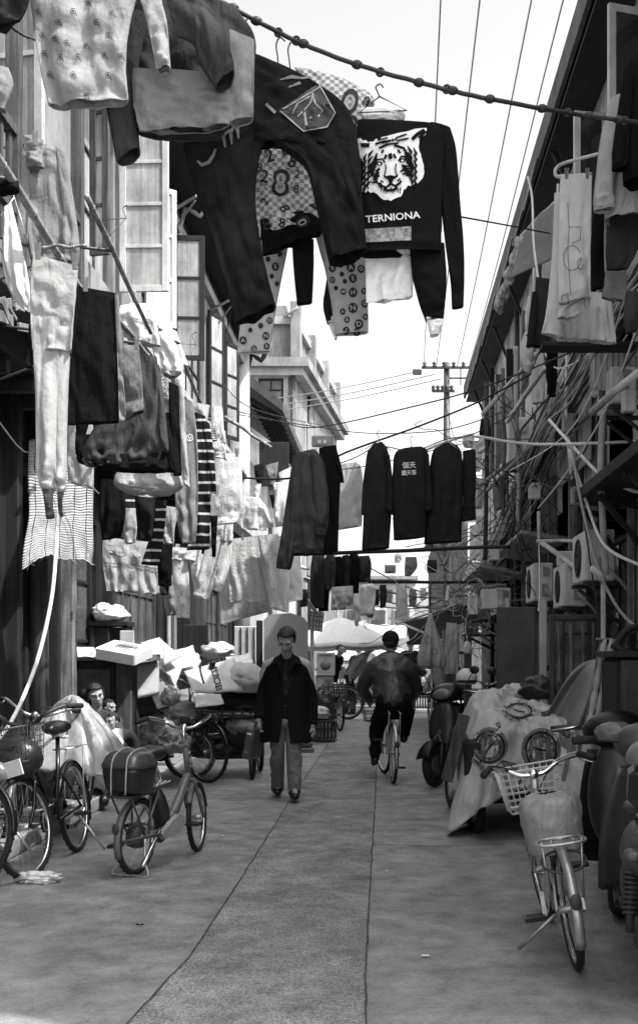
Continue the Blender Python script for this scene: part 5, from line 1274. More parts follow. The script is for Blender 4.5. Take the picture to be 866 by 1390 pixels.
mb = MB(); mb.prism([(.16, -.10, .24), (.2, -.10, .2), (.42, -.10, .22), (.50, -.10, .27), (.47, -.10, .32), (.4, -.10, .34), (.3, -.10, .31)], (0, .035, 0)); part('motor_cover', mb, M['grey_paint'], eb, True)
mb = MB(); mb.box((.36, -.0, .22), (.22, .11, .09), Matrix.Rotation(R(-12), 3, 'Y'), bev=.03); part('motor', mb, M['black_plastic'], eb, True)
mb = MB(); mb.tube([(.12, -.1, .27), (-.12, -.11, .08)], .014, 8); part('side_bar', mb, M['chrome'], eb, True)
mb = MB(); mb.torus((-.02, 0, .22), (.1, .3, 1), .17, .012, 24, 6, R(60), R(300)); part('wheel_lock', mb, M['dark_metal'], eb, True)
mb = MB(); mb.lathe([(.07, -.04), (.078, 0), (.07, .04)], (0, 0, .245), V((0, 1, 0)), 22); part('hub_motor', mb, M['dark_metal'], eb, True)
mb = MB(); mb.box(g_['top'] + V((.05, 0, .05)), (.07, .12, .05), bev=.015); part('display', mb, M['black_plastic'], eb, True)
mb = MB()
for k in range(5): mb.tube([V((.18, .02 * k - .04, .68)), V((.2 + .03 * k, -.06 + .03 * k, .6)), V((.14 + .03 * k, -.05 + .01 * k, .55)), V((.28, .03 - .03 * k, .58))], .006, 6, smoothpath=4)
part('chain_lock', mb, M['steel'], eb, True)

# --- parked bicycles on the left
GL = 'bicycles parked at the left'
b2, S2, g2_ = bicycle('dark bicycle facing the camera with a black bag and pale card in its basket', (-2.20, 8.22), R(-92), 6, 1.0, .325, -14, 'step', M['paint_black'], M['dark_metal'], (M['dark_metal'], 0), True, .9, 1.04, .29, 'side', group=GL)
def on(Mx, S, p): return Mx @ (S @ V(p))
mb = MB(); c = g2_['hd_hi'] + V((.17, 0, -.02))
mb.ball(c + V((0, 0, -.06)), (.13, .17, .14), None, 16, 12, fn=lambda p, d: p * (1 + .18 * nz(d.x * 3, d.y * 3, d.z * 3))); mb.xf(S2); mb.xf(g2_['M']); solo('black_bag', mb, M['black_plastic'], 'black plastic bag stuffed in the basket of the dark bicycle', 'bag')
mb = MB(); mb.box(c + V((.165, .05, -.12)), (.012, .17, .1), Matrix.Rotation(.12, 3, 'X')); mb.xf(S2); mb.xf(g2_['M']); solo('card', mb, M['card'], 'pale card stuck on the front of the dark bicycle\'s basket', 'card')
mb = MB(); mb.ball(c + V((.16, -.08, -.13)), (.06, .11, .09), None, 14, 10, fn=lambda p, d: p * (1 + .15 * nz(d.x * 3, d.y * 4, d.z * 3))); mb.xf(S2); mb.xf(g2_['M']); solo('pouch', mb, M['paint_grey'], 'grey pouch beside the pale card on the bicycle basket', 'pouch')
b3, S3, g3_ = bicycle('black bicycle cut by the left edge, its front wheel turned across', (-2.62, 7.9), R(-87), 3, 1.05, .34, 66, 'diamond', M['paint_black'], M['steel'], None, True, .95, 1.06, .28, 'side', group=GL)
b3b, _, _ = bicycle('scruffy grey bicycle standing behind the others against the left wall', (-2.55, 9.3), R(-100), -5, 1.05, .33, 20, 'step', M['paint_grey'], M['steel'], None, True, .92, 1.04, .28, None, M['steel'], group=GL)
b4, S4, g4_ = bicycle('black bicycle standing broadside in front of the cardboard heap', (-2.86, 13.0), head_of((-2.86, 13.0), (-1.98, 12.55)), -2, 1.02, .345, -12, 'diamond', M['paint_black'], M['dark_metal'], None, True, .95, 1.16, .26, 'side', group=GL)
wire_basket(g4_['hd_hi'] + V((.16, 0, -.2)), .3, .22, .2, M['dark_metal'], b4, S4)
# --- the cyclist's bicycle and the silver one at the right
b5, S5, g5_ = bicycle('silver bicycle being ridden away up the middle of the alley', (.095, 12.5), head_of((.095, 12.5), (-.01, 13.55)), 0, 1.05, .335, 10, 'step', M['steel'], M['chrome'], None, False, .93, 1.08, .28, None, M['steel'], pedal_a=-.9)
wire_basket(g5_['hd_hi'] + V((.18, .09, -.22)), .3, .22, .24, M['dark_metal'], b5, S5)
mb = MB()
for s in (-1, 1): mb.tube([(-.14, s * .06, .78), (0, s * .07, .33)], .006, 6); mb.tube([(.13, s * .05, .8), (-.2, s * .06, .77)], .007, 6)
part('rear_rack', mb, M['steel'], b5, True)
b6, S6, g6_ = bicycle('silver bicycle with a white wire basket and plastic covered saddle, right foreground', (.872, 5.18), head_of((.872, 5.18), (.885, 6.15)), -8, .97, .27, 4, 'step', M['steel'], M['chrome'], (M['plastic_w'], .03), False, .70, .88, .27, 'side', M['steel'], saddle_m=M['grey_paint'], pedal_a=1.2)
mb = MB(); z = .60
mb.tube([(-.03, -.085, z), (-.03, .085, z), (-.11, .105, z - .01), (-.13, 0, z - .012), (-.11, -.105, z - .01), (-.03, -.085, z)], .007, 7, smoothpath=3); mb.tube([(-.04, -.045, z), (-.12, -.05, z)], .006, 6); mb.tube([(-.04, .045, z), (-.12, .05, z)], .006, 6); mb.tube([(-.07, -.05, z + .004), (-.07, .05, z + .004)], .006, 6)
for s in (-1, 1): mb.tube([(-.08, s * .09, z), (.0, s * .07, .28)], .006, 6)
part('rear_rack', mb, M['steel'], b6, True)
mb = MB(); mb.torus((-.06, 0, .50), (-.35, 0, 1), .10, .006, 24, 6); part('wheel_lock', mb, M['dark_metal'], b6, True)
# plastic bag over its saddle
bagm = cloth_mat('cloudy_plastic_bag', .26, 'plain', 12, .2, dirt=.2); bagm.node_tree.nodes['Principled BSDF'].inputs['Roughness'].default_value = .35; bagm.node_tree.nodes['Principled BSDF'].inputs['Specular IOR Level'].default_value = .5
mb = MB(); s0 = g6_['st'] + V((0, 0, .08))
def bagf(u, v):
    a = 2 * PI * u; t = v
    w = .145 * (.25 + .75 * math.sin(min(t * 3.2, 1) * PI / 2)) * (1 + .06 * nz(math.cos(a) * 3, math.sin(a) * 3, t * 5)); l = w * 1.0 * (1 - .25 * t); w *= 1.08 - .25 * t; l *= 1 + .07 * (.3 - abs(nz(math.cos(a) * 4, math.sin(a) * 4, t * 2)))
    return s0 + V((math.cos(a) * l * 1.05 + .02 - .03 * t, math.sin(a) * w * (1 + .04 * t), .055 * math.cos(min(t * 3, 1) * PI / 2) - .27 * max(0, t - .2) + .014 * (.3 - abs(nz(math.cos(a) * 5, math.sin(a) * 5, t * 9)))))
mb.sheet(bagf, 44, 26, .002); mb.xf(g6_['M']); solo('saddle_cover', mb, bagm, 'cloudy plastic bag tied over the saddle of the silver bicycle', 'plastic bag')

# ------------------------------------------------------------------ scooters
def scooter(label, loc, head, paint, box=True, lean=4, group=None, mirror=True):
    Mx = Matrix.Translation(V((loc[0], loc[1], 0))) @ Matrix.Rotation(head, 4, 'Z') @ Matrix.Rotation(R(lean), 4, 'X')
    s = thing('motor_scooter', label, 'scooter', mtx=Mx, group=group); Rr = .23
    for x in (0, 1.22):
        mb = MB(); mb.lathe([(.1, -.05), (.12, -.02), (.12, .02), (.1, .05)], (x, 0, Rr), V((0, 1, 0)), 20); w = part('wheel', mb, M['dark_metal'], s, True)
        t = MB(); t.torus((x, 0, Rr), (0, 1, 0), Rr - .05, .05, 36, 10); part('tyre', t, M['rubber'], w, True)
        r_ = MB(); r_.torus((x, 0, Rr), (0, 1, 0), .125, .014, 28, 6); part('rim', r_, M['steel'], w, True)
    mb = MB()      # rear body fused from rounded volumes
    mb.ball((.22, 0, .58), (.38, .155, .16), Matrix.Rotation(R(10), 3, 'Y'), 20, 12); mb.ball((-.08, 0, .64), (.26, .12, .10), Matrix.Rotation(R(14), 3, 'Y'), 18, 10); mb.ball((.42, 0, .42), (.2, .14, .2), None, 16, 10)
    part('body', remesh(mb, .016, 4), paint, s, True)
    mb = MB(); mb.box((.72, 0, .27), (.42, .3, .06), bev=.02); part('footboard', mb, M['black_plastic'], s, True)
    mb = MB()
    def sh(u, v):
        a = (u - .5) * 2; z = .25 + .62 * v; return V((1.0 - .13 * v + -.09 * a * a, a * (.21 - .05 * v + .03 * math.sin(v * PI)), z))
    mb.sheet(sh, 14, 14, .03); part('front_shield', mb, paint, s, True)
    mb = MB(); mb.ball((.98, 0, .62), (.09, .17, .32), Matrix.Rotation(R(-11), 3, 'Y'), 18, 12); part('front_panel', mb, M['black_plastic'], s, True)
    mb = MB(); mb.ball((.86, 0, .99), (.16, .19, .10), Matrix.Rotation(R(20), 3, 'Y'), 20, 12); cw = part('handlebar_cowl', mb, paint, s, True)
    mb = MB(); mb.ball((.955, 0, .98), (.075, .125, .062), Matrix.Rotation(R(28), 3, 'Y'), 18, 10); part('headlight', mb, mat('headlamp_lens', .12, .08, 'plain', 30, .3, 0), cw, True)
    mb = MB(); mb.tube([(.86, 0, .95), (1.2, 0, .3)], .03, 10); mb.tube([(1.22, -.07, .23), (1.16, -.07, .45), (1.1, 0, .55)], .018, 8); mb.tube([(1.22, .07, .23), (1.16, .07, .45), (1.1, 0, .55)], .018, 8); part('fork', mb, M['dark_metal'], s, True)
    mb = MB(); mb.sheet(lambda u, v: V((1.22 + (Rr + .05) * math.cos(R(20 + 130 * v)), (u - .5) * .15, Rr + (Rr + .05 - .04 * (2 * u - 1) ** 2) * math.sin(R(20 + 130 * v)))), 8, 16, .006); part('mudguard', mb, paint, s, True)
    mb = MB(); mb.ball((.2, 0, .76), (.34, .15, .065), Matrix.Rotation(R(4), 3, 'Y'), 20, 10, fn=lambda p, d: V((p.x, p.y * (1 - .25 * max(0, d.x)), p.z))); part('seat', mb, M['black_plastic'], s, True)
    for sg in (-1, 1):
        mb = MB(); mb.tube([(.8, sg * .15, 1.0), (.76, sg * .30, 1.0), (.72, sg * .37, .99)], .014, 8, smoothpath=3); hb = part('handlebar', mb, M['dark_metal'], s, True)
        g = MB(); g.tube([(.755, sg * .27, 1.0), (.715, sg * .38, .988)], .02, 10); part('grip', g, M['rubber'], hb, True)
        lv = MB(); lv.tube([(.8, sg * .2, 1.01), (.83, sg * .27, 1.0), (.79, sg * .38, .985)], .006, 6, smoothpath=3); part('brake_lever', lv, M['chrome'], hb, True)
        if mirror:
            m_ = MB(); m_.tube([(.8, sg * .2, 1.02), (.82, sg * .26, 1.14), (.8, sg * .3, 1.2)], .006, 6, smoothpath=3); m_.ball((.8, sg * .32, 1.23), (.018, .06, .045), None, 12, 8); part('mirror', m_, M['black_plastic'], s, True)
        sk = MB(); p0, p1 = V((.02, sg * .1, .26)), V((.12, sg * .1, .56)); sk.tube([p0, p1], .018, 8)
        for k in range(9): sk.torus(p0.lerp(p1, .25 + .065 * k), p1 - p0, .03, .007, 14, 5)
        part('shock_absorber', sk, M['dark_metal'], s, True)
        il = MB(); il.ball((-.2, sg * .11, .62), (.03, .045, .03), None, 12, 8); part('indicator', il, M['glass_m'], s, True)
    mb = MB(); mb.ball((-.28, 0, .62), (.05, .085, .05), None, 16, 8); part('tail_light', mb, M['glass_m'], s, True)
    mb = MB(); mb.box((-.3, 0, .43), (.008, .17, .12), Matrix.Rotation(R(-12), 3, 'Y')); mb.box((-.25, 0, .5), (.14, .05, .02)); part('number_plate', mb, M['grey_paint'], s, True)
    mb = MB(); mb.tube([(-.02, -.09, .76), (-.24, -.09, .78), (-.3, 0, .78), (-.24, .09, .78), (-.02, .09, .76)], .011, 8, smoothpath=4); mb.tube([(-.14, -.09, .78), (-.14, .09, .78)], .008, 6); part('grab_rail', mb, M['chrome'], s, True)
    mb = MB(); mb.tube([(.35, -.13, .2), (.1, -.15, .2), (-.2, -.16, .26)], [.02, .035, .045], 12, smoothpath=4); part('exhaust', mb, M['dark_metal'], s, True)
    mb = MB(); mb.box((.2, 0, .24), (.42, .16, .14), bev=.04); part('engine', mb, M['dark_metal'], s, True)
    if box:
        mb = MB(); mb.box((-.2, 0, .90), (.3, .3, .2), bev=.05); tb = part('top_box', mb, M['black_plastic'], s, True)
        mb = MB(); mb.ball((-.2, 0, 1.0), (.165, .165, .09), None, 20, 10, fn=lambda p, d: V((math.copysign(abs(p.x / .165) ** .6 * .165, p.x), math.copysign(abs(p.y / .165) ** .6 * .165, p.y), max(p.z, -.01)))); part('lid', mb, M['paint_grey'], tb, True)
    return s
sp1 = mat('dark_scooter_paint', .005, .3, 'plain', 6, .2, 0, spec=.18); sp2 = mat('silver_scooter_paint', .08, .35, 'plain', 6, .2, 0, metal=.3)
scooter('black scooter with a big oval headlamp facing the camera at the right edge', (1.57, 7.4), R(-104), sp1, False, 2, 'scooters on the right', mirror=False)
scooter('silver grey scooter seen from behind at the lower right corner, with a black top box', (1.10, 4.72), R(80), sp2, True, 3, 'scooters on the right', mirror=False)
sc3 = scooter('dark scooter parked behind the clock print cover on the right', (1.15, 13.2), R(-120), sp1, False, 3, 'scooters on the right')
scooter('grey scooter with round mirror behind the dark parked one', (1.75, 14.6), R(-95), sp2, False, 3, 'scooters on the right')
# ------------------------------------------------------------------ things at the left foot of the wall
def lump(mb, c, r, seed=0, amp=.16, fr=2.2, rot=None, nu=28, nv=18, flat=True, crease=0.0):
    c = V(c)
    def fn(p, d):
        k = 1 + amp * nz(d.x * fr + seed, d.y * fr, d.z * fr) + amp * .45 * nz(d.x * fr * 2.7 + seed, d.y * fr * 2.7 + 3, d.z * fr * 2.7)
        k -= crease * abs(nz(d.x * 3.1 + seed, d.y * 3.1, d.z * 3.1 + 9)) 
        q = p * k
        if flat and q.z < -r[2] * .75: q.z = -r[2] * .75
        return q
    return mb.ball(c, r, rot, nu, nv, fn=fn)
def gloss(m, r):
    b = m.node_tree.nodes['Principled BSDF']; b.inputs['Roughness'].default_value = r; b.inputs['Specular IOR Level'].default_value = .5; return m
def carton(name, label, quad, th, m, cat='cardboard', text=None, group=None):
    """a flat piece of board: four corners in order"""
    a, b, c, d = [V(q) for q in quad]; mb = MB()
    def fn(u, v): return a.lerp(b, u).lerp(d.lerp(c, u), v) + (b - a).cross(d - a).normalized() * .018 * nz(u * 2.3 + a.x * 5, v * 2.3, a.y)
    mb.sheet(fn, 10, 8, th); o = solo(name, mb, m, label, cat, group)
    return o
# woven reed blind, torn at its lower edge
mb = MB()
def blind(u, v):
    p = P(40, 598, 9.3).lerp(P(127, 600, 9.9), u).lerp(P(38, 775, 8.8).lerp(P(128, 772, 9.8), u), v)
    s = max(0, v - .6)
    bulge = s * 1.0 * math.sin(u * PI) * .5
    p += V((0, -.10 * math.sin(v * 9 + u * 3) * v * .5 - .25 * s, bulge * .6 + .02 * nz(u * 5, v * 5)))
    p += V((0, .010 * math.sin(v * 2 * PI * 46), 0))
    if v > .7: p.z += (v - .7) / .3 * (.09 * nz(u * 2.6, 4) + .015 * nz(u * 23, 8))
    return p
mb.sheet(blind, 30, 276, .006); 
reed = mat('pale_reed', .34, .8, 'plain', 10, .25, .3, dirt=.25)
bl = solo('reed_blind', mb, reed, 'torn pale reed blind hanging behind the long trousers at left', 'blind')
mb = MB()
for k in range(5):
    u = .1 + .2 * k; mb.tube([blind(u, t / 14) + V((0, -.014, 0)) for t in range(15)], .004, 5)
part('cord', mb, M['cable'], bl)
mb = MB()
for k in range(12):
    u = random.random(); p = blind(u, 1); mb.tube([blind(u, .93), p, p + V((random.uniform(-.06, .06), random.uniform(-.05, .05), -random.uniform(.01, .06)))], .004, 5)
part('loose_reeds', mb, reed, bl)
mb = MB(); mb.tube([P(-6, 1010, 8.0), P(20, 972, 8.2), P(50, 900, 8.4), P(70, 815, 8.5), P(77, 740, 8.6), P(79, 690, 8.7)], .015, 9, smoothpath=6); solo('bent_pipe', mb, M['cable_w'], 'long pale bent pipe curving down from the blind to the left edge', 'pipe')
# dresser standing against the wall
ds = thing('dresser', 'old dark wooden dresser with a pale top and side post, below the left window', 'cabinet', (P(148, 0, 11.4).x, 11.6, 0))
mb = MB(); pbox(mb, 93, 888, 202, 897, 11.25, .62, bev=.006); part('top', mb, M['pale_wood'], ds)
mb = MB(); pbox(mb, 96, 898, 176, 1090, 11.35, .5); part('body', mb, M['dark_wood'], ds)
mb = MB(); pbox(mb, 104, 908, 150, 1075, 11.32, .03); dr = part('door', mb, mat('scuffed_dark_board', .06, .6, 'plain', 4, .5, .2, dirt=.4), ds)
mb = MB(); mb.ball(P(146, 990, 11.3), .014, None, 8, 6); part('knob', mb, M['steel'], dr)
mb = MB(); pbox(mb, 158, 898, 178, 1095, 11.28, .08); pbox(mb, 94, 898, 103, 1095, 11.29, .06); part('leg', mb, M['mid_wood'], ds)
# a small cupboard with a bundle on it
cb = thing('small_cupboard', 'little dark glazed cupboard standing on the dresser under a white bundle', 'cupboard', (P(150, 0, 11.9).x, 11.9, P(0, 893, 11.9).z))
mb = MB(); pbox(mb, 122, 850, 128, 893, 11.8, .3); pbox(mb, 166, 850, 172, 893, 11.8, .3); pbox(mb, 120, 843, 174, 850, 11.78, .34); pbox(mb, 128, 853, 166, 892, 12.0, .04); pbox(mb, 145, 850, 149, 893, 11.8, .03); part('case', mb, M['dark_wood'], cb)
mb = MB(); pbox(mb, 129, 852, 165, 892, 11.86, .01); part('pane', mb, M['glass_d'], cb)
mb = MB(); pbox(mb, 163, 856, 182, 893, 11.72, .03); solo('white_board', mb, M['card'], 'small white board leaning beside the glazed cupboard', 'board')
mb = MB(); lump(mb, P(150, 834, 11.9), (.19, .16, .10), 4, .3, 2.6, crease=.25); lump(mb, P(140, 830, 11.85), (.1, .12, .09), 9, .3, 3); solo('white_bundle', mb, K['white'], 'crumpled white plastic bundle on top of the small cupboard', 'bundle')
# white foam box with a recessed lid, lying askew
fbx = thing('foam_box', 'white polystyrene box lying askew on the dresser top', 'foam box', (P(168, 0, 11.1).x, 11.1, P(0, 896, 11.1).z))
rot = Matrix.Rotation(R(-18), 3, 'Z') @ Matrix.Rotation(R(9), 3, 'Y') @ Matrix.Rotation(R(14), 3, 'X')
c0 = P(169, 886, 11.2)
mb = MB(); mb.box(c0, (.44, .34, .115), rot, bev=.008); part('case', mb, M['foam'], fbx)
mb = MB(); mb.torus(c0 + rot @ V((0, 0, .058)), rot @ V((0, 0, 1)), .1, .012, 30, 6, flat=.5); part('lid_rim', mb, M['foam'], fbx)
mb = MB(); mb.box(c0 + rot @ V((0, 0, .0585)), (.24, .10, .004), rot); part('lid_slot', mb, M['card_d'], fbx)
# cardboard heap
GC = 'cardboard pieces in the heap'
carton('carton_flap', 'white folded carton standing right of the dresser top', [P(187, 900, 11.6), P(215, 896, 11.9), P(216, 942, 11.9), P(188, 948, 11.6)], .012, M['card'], group=GC)
carton('carton_flap', 'pale carton panel with a dark bent edge leaning to the right', [P(192, 872, 12.6), P(216, 866, 12.9), P(250, 900, 12.6), P(232, 948, 12.3)], .01, M['card'], group=GC)
carton('carton_flap', 'grey carton flap behind the foam box', [P(178, 885, 12.4), P(206, 870, 12.8), P(232, 905, 12.6), P(208, 925, 12.3)], .01, M['card_d'], group=GC)
carton('carton_flap', 'small torn white carton corner at the top of the heap', [P(222, 872, 12.5), P(232, 880, 12.6), P(248, 890, 12.5), P(222, 904, 12.4)], .01, M['card'], group=GC)
carton('carton_flap', 'brown carton sheet sliding down towards the black bag', [P(212, 900, 12.3), P(232, 918, 12.2), P(244, 945, 12.2), P(224, 950, 12.2)], .012, M['card_d'], group=GC)
fc = carton('flat_carton', 'wide flattened pale carton with vertical lettering on the cargo tricycle', [P(250, 912, 12.3), P(318, 893, 12.9), P(330, 938, 12.6), P(262, 940, 12.1)], .012, M['card'], group=GC)
bvf = bvh_of([fc])
text_decal(fc, 'lettering', [('MUOB', 293, 918, 9, 76, 1.1)], K['ink_print'], 12.5, .008, bvf)
decal(fc, 'label_frame', [stroke([(285, 902), (291, 900), (302, 936), (296, 938), (285, 902)], 1)], K['ink_print'], 12.5, .009, bvh=bvf)
mb = MB(); mb.tube([P(277, 928, 12.0), P(272, 908, 12.05), P(275, 899, 12.1), P(287, 897, 12.1)], .012, 7, smoothpath=5); solo('hooked_bar', mb, M['dark_metal'], 'bent black bar sticking up in front of the flattened carton', 'bar')
carton('carton_flap', 'white carton lid on the right end of the heap', [P(306, 893, 13.2), P(338, 887, 13.6), P(344, 900, 13.3), P(312, 905, 13.0)], .012, M['plastic_w'], group=GC)
mb = MB(); lump(mb, P(206, 946, 12.2), (.26, .24, .22), 2, .22, 1.8, Matrix.Rotation(R(-14), 3, 'Y'), crease=.3); solo('black_bag', mb, mat('shiny_black_bag', .035, .3, 'plain', 5, .4, .9), 'big shiny black rubbish bag under the foam box', 'bag')
mb = MB(); lump(mb, P(232, 945, 12.0), (.10, .1, .12), 7, .3, 2.4, crease=.3); solo('pale_bag', mb, bagm, 'small pale plastic bag against the shiny black bag', 'bag')
mb = MB(); lump(mb, P(212, 995, 12.3), (.30, .26, .22), 5, .3, 2.2, crease=.4); lump(mb, P(236, 1008, 12.1), (.2, .2, .15), 6, .3, 2.6, crease=.4); solo('plastic_bag', mb, mat('crumpled_clear_bag', .22, .22, 'plain', 12, .8, 1.0), 'crumpled shiny plastic sack below the black bag', 'bag')
mb = MB(); lump(mb, P(330, 922, 12.9), (.27, .3, .2), 12, .14, 1.6, crease=.2); solo('sack', mb, K['pale'], 'stuffed pale sack on the cargo tricycle beside the walking man', 'sack')
mb = MB(); mb.torus(P(171, 1020, 11.0), (.9, -.35, .1), .16, .06, 28, 10); solo('old_tyre', mb, M['rubber'], 'old black tyre standing beside the dresser leg', 'tyre')
# cargo tricycle under the heap
def cargo_trike(label, x0, x1, Y, z, deep, wheels, m_deck=None):
    t = thing('cargo_tricycle', label, 'cargo tricycle', ((x0 + x1) / 2, Y, 0))
    mb = MB(); mb.box(((x0 + x1) / 2, Y + deep / 2, z), (x1 - x0, deep, .05)); part('deck', mb, m_deck or M['dark_wood'], t)
    mb = MB()
    for zz in (z + .1, z + .2): mb.bar((x0, Y - .01, zz), (x1, Y - .01, zz), .03); mb.bar((x0, Y + deep, zz), (x1, Y + deep, zz), .03)
    for k in range(5):
        x = x0 + (x1 - x0) * k / 4; mb.bar((x, Y - .01, z - .15), (x, Y - .01, z + .26), .028); mb.bar((x, Y + deep, z - .05), (x, Y + deep, z + .26), .028)
    mb.bar((x0, Y, z - .14), (x1, Y, z - .14), .035); mb.bar((x0, Y + deep, z - .14), (x1, Y + deep, z - .14), .035)
    part('side_rail', mb, M['dark_metal'], t)
    for (cx, cy, rr, nrm) in wheels:
        mb = MB(); c = V((cx, cy, rr)); n = V(nrm).normalized()
        for k in range(20):
            a = 2 * PI * k / 20; x = n.cross(V((0, 0, 1))).normalized(); mb.tube([c, c + x * (rr - .04) * math.cos(a) + V((0, 0, (rr - .04) * math.sin(a)))], .0022, 4)
        mb.lathe([(.03, -.05), (.03, .05)], c, n, 10); w = part('wheel', mb, M['steel'], t)
        mb = MB(); mb.torus(c, n, rr - .025, .025, 36, 8); part('tyre', mb, M['rubber'], w)
        mb = MB(); mb.torus(c, n, rr - .055, .012, 36, 6); part('rim', mb, M['steel'], w)
    return t
xa, xb = P(236, 0, 12.4).x, P(350, 0, 12.4).x
cargo_trike('dark cargo tricycle loaded with cartons and sacks against the left wall', xa, xb, 12.9, .62, .9, [(xa + .1, 12.85, .3, (0, 1, 0)), (xb - .12, 12.95, .27, (1, .2, 0)), (xb - .12, 13.75, .27, (1, .2, 0))])
GS = 'bundles stacked under the cartons'
for i, (x, y, w, h, m_, lab) in enumerate(((262, 950, .34, .14, 'card_d', 'flat dark bundle right under the flattened carton'), (318, 952, .40, .13, 'dark_wood', 'dark bundle under the pale sack'), (290, 985, .30, .10, 'rubber', 'black bundle low on the cargo tricycle'), (330, 985, .3, .12, 'card_d', 'brown bundle beside the briefcase, low on the tricycle'))):
    mb = MB(); lump(mb, P(x, y, 13.1), (w, .3, h), 20 + i, .2, 2.5, crease=.2); solo('bundle', mb, M[m_], lab, 'bundle', GS)
mb = MB(); lump(mb, P(300, 1015, 13.2), (.42, .3, .16), 31, .2, 3, crease=.3); solo('rubbish_bag', mb, M['black_plastic'], 'dark rubbish bag on the ground under the cargo tricycle', 'bag')
# plastic tarpaulin over a bicycle
mb = MB()
def tarp(u, v):
    a = 2 * PI * u; top = P(100, 946, 8.9)
    rx, ry = .40 + .06 * math.sin(3 * a), .38
    t = v ** .8
    fold = 1 + .20 * math.sin(a * 9 + 2 * math.sin(a * 2)) * t + .06 * nz(math.cos(a) * 4, math.sin(a) * 4, v * 3)
    p = top + V((math.cos(a) * rx * t * fold * (1.0 if math.cos(a) > 0 else 1.05), math.sin(a) * ry * t * fold, -.54 * (t ** 1.7) + .07 * (.3 - abs(nz(math.cos(a) * 3.5, math.sin(a) * 3.5, v * 5)))))
    p.z -= .08 * max(0, math.cos(a)) * t
    return p
mb.sheet(tarp, 72, 26, .003); solo('plastic_cover', mb, gloss(cloth_mat('shiny_grey_plastic', .32, 'plain', 6, .25, dirt=.2), .3), 'shiny grey plastic sheet draped over a parked bicycle beside the woman', 'plastic sheet')
mb = MB(); lump(mb, (GP(52, 1198).x, GP(52, 1198).y, .03), (.14, .07, .04), 3, .5, 4, crease=.5, nu=40, nv=24); solo('crumpled_paper', mb, M['plastic_w'], 'crumpled white paper lying on the road by the front wheel at left', 'paper')
for i, (x, y, r, lab) in enumerate(((96, 1080, .05, 'small dark scrap near the kerb end'), (128, 1072, .06, 'pale slipper on the kerb by the woman'), (146, 1076, .05, 'dark slipper on the kerb by the woman'))):
    mb = MB(); p = GP(x, y + 20); lump(mb, (p.x, p.y, .15), (r * 1.6, r * 1.1, r * .7), i, .2, 3); solo('slipper' if i else 'scrap', mb, K['grey'] if i == 1 else K['dark'], lab, 'slipper' if i else 'scrap')
# black plastic crates
def crate(label, x1, y1, x2, y2, Y, deep, m_, group='plastic crates'):
    t = thing('plastic_crate', label, 'crate', (P((x1 + x2) / 2, 0, Y).x, Y, P(0, y2, Y).z), group=group)
    a, b = P(x1, y2, Y), P(x2, y1, Y); w, h = b.x - a.x, b.z - a.z; mb = MB(); cx = (a.x + b.x) / 2
    for yy in (Y, Y + deep):
        mb.box((cx, yy, b.z - .02), (w + .04, .03, .04)); mb.box((cx, yy, a.z + .02), (w - .02, .025, .04)); mb.box((cx, yy, a.z + h * .5), (w, .02, .02))
        for k in range(9): mb.box((a.x + w * k / 8, yy, a.z + h / 2), (.025, .022, h))
    for xx in (a.x, b.x):
        mb.box((xx, Y + deep / 2, b.z - .02), (.03, deep, .04)); mb.box((xx, Y + deep / 2, a.z + .02), (.025, deep, .04))
        for k in range(6): mb.box((xx, Y + deep * k / 5, a.z + h / 2), (.022, .025, h))
    part('frame', mb, m_, t)
    mb = MB(); mb.box((cx, Y + deep / 2, a.z + .02), (w - .03, deep - .03, .02)); part('base', mb, m_, t)
    return t
crate('black plastic crate on the road behind the walking man', 414, 978, 454, 1007, 18.2, .5, M['black_plastic'])
mb = MB(); lump(mb, P(430, 968, 18.5), (.22, .2, .12), 44, .3, 2.6, crease=.3); solo('white_bag', mb, K['white'], 'white bag filling the black crate behind the walking man', 'bag')
mb = MB(); lump(mb, P(437, 960, 19.8), (.2, .2, .36), 46, .2, 2.6, crease=.4); solo('striped_bag', mb, mat('dark_striped_bag', .1, .3, 'stripe_z', 12, .3, .4), 'dark glossy bag standing behind the black crate', 'bag')
crate('large black crate under the white table at the right stall', 560, 932, 588, 962, 29.3, .6, M['black_plastic'])
mb = MB(); pbox(mb, 556, 921, 594, 926, 29.1, .9); pbox(mb, 557, 926, 559, 962, 29.2, .05); pbox(mb, 591, 926, 593, 962, 29.2, .05); solo('stall_table', mb, M['plastic_w'], 'white stall table at the foot of the closed umbrella', 'table')
for i, (x1, y1, x2, y2, Y, lab) in enumerate(((430, 886, 454, 917, 22, 'upper fruit carton with a round fruit printed on it'), (428, 917, 452, 950, 22.05, 'lower fruit carton with a dark panel under the other one'))):
    t = thing('fruit_carton', lab, 'carton', (P((x1 + x2) / 2, 0, Y).x, Y, P(0, y2, Y).z), group='fruit cartons')
    mb = MB(); pbox(mb, x1, y1, x2, y2, Y, .35); part('case', mb, M['card'], t)
    mb = MB()
    if i == 0:
        c = P(442, 903, Y - .006); mb.lathe([(.0, 0), (.10, 0), (.10, .004), (0, .004)], c, V((0, 1, 0)), 20); mb.box(c + V((.01, 0, .12)), (.02, .004, .05), Matrix.Rotation(.4, 3, 'Y')); part('fruit_print', mb, K['grey'], t)
        mb = MB(); pbox(mb, 433, 888, 451, 891, Y - .006, .004); part('label_band', mb, K['grey_print'], t)
    else:
        pbox(mb, 440, 922, 451, 946, Y - .006, .004); part('label_panel', mb, K['grey'], t)
mb = MB(); pbox(mb, 428, 950, 456, 955, 21.9, .5); pbox(mb, 429, 955, 432, 990, 22, .05); pbox(mb, 452, 955, 455, 990, 22, .05); solo('bench', mb, M['mid_wood'], 'low bench under the two fruit cartons', 'bench')
xa, xb = P(432, 0, 20).x, P(462, 0, 20).x
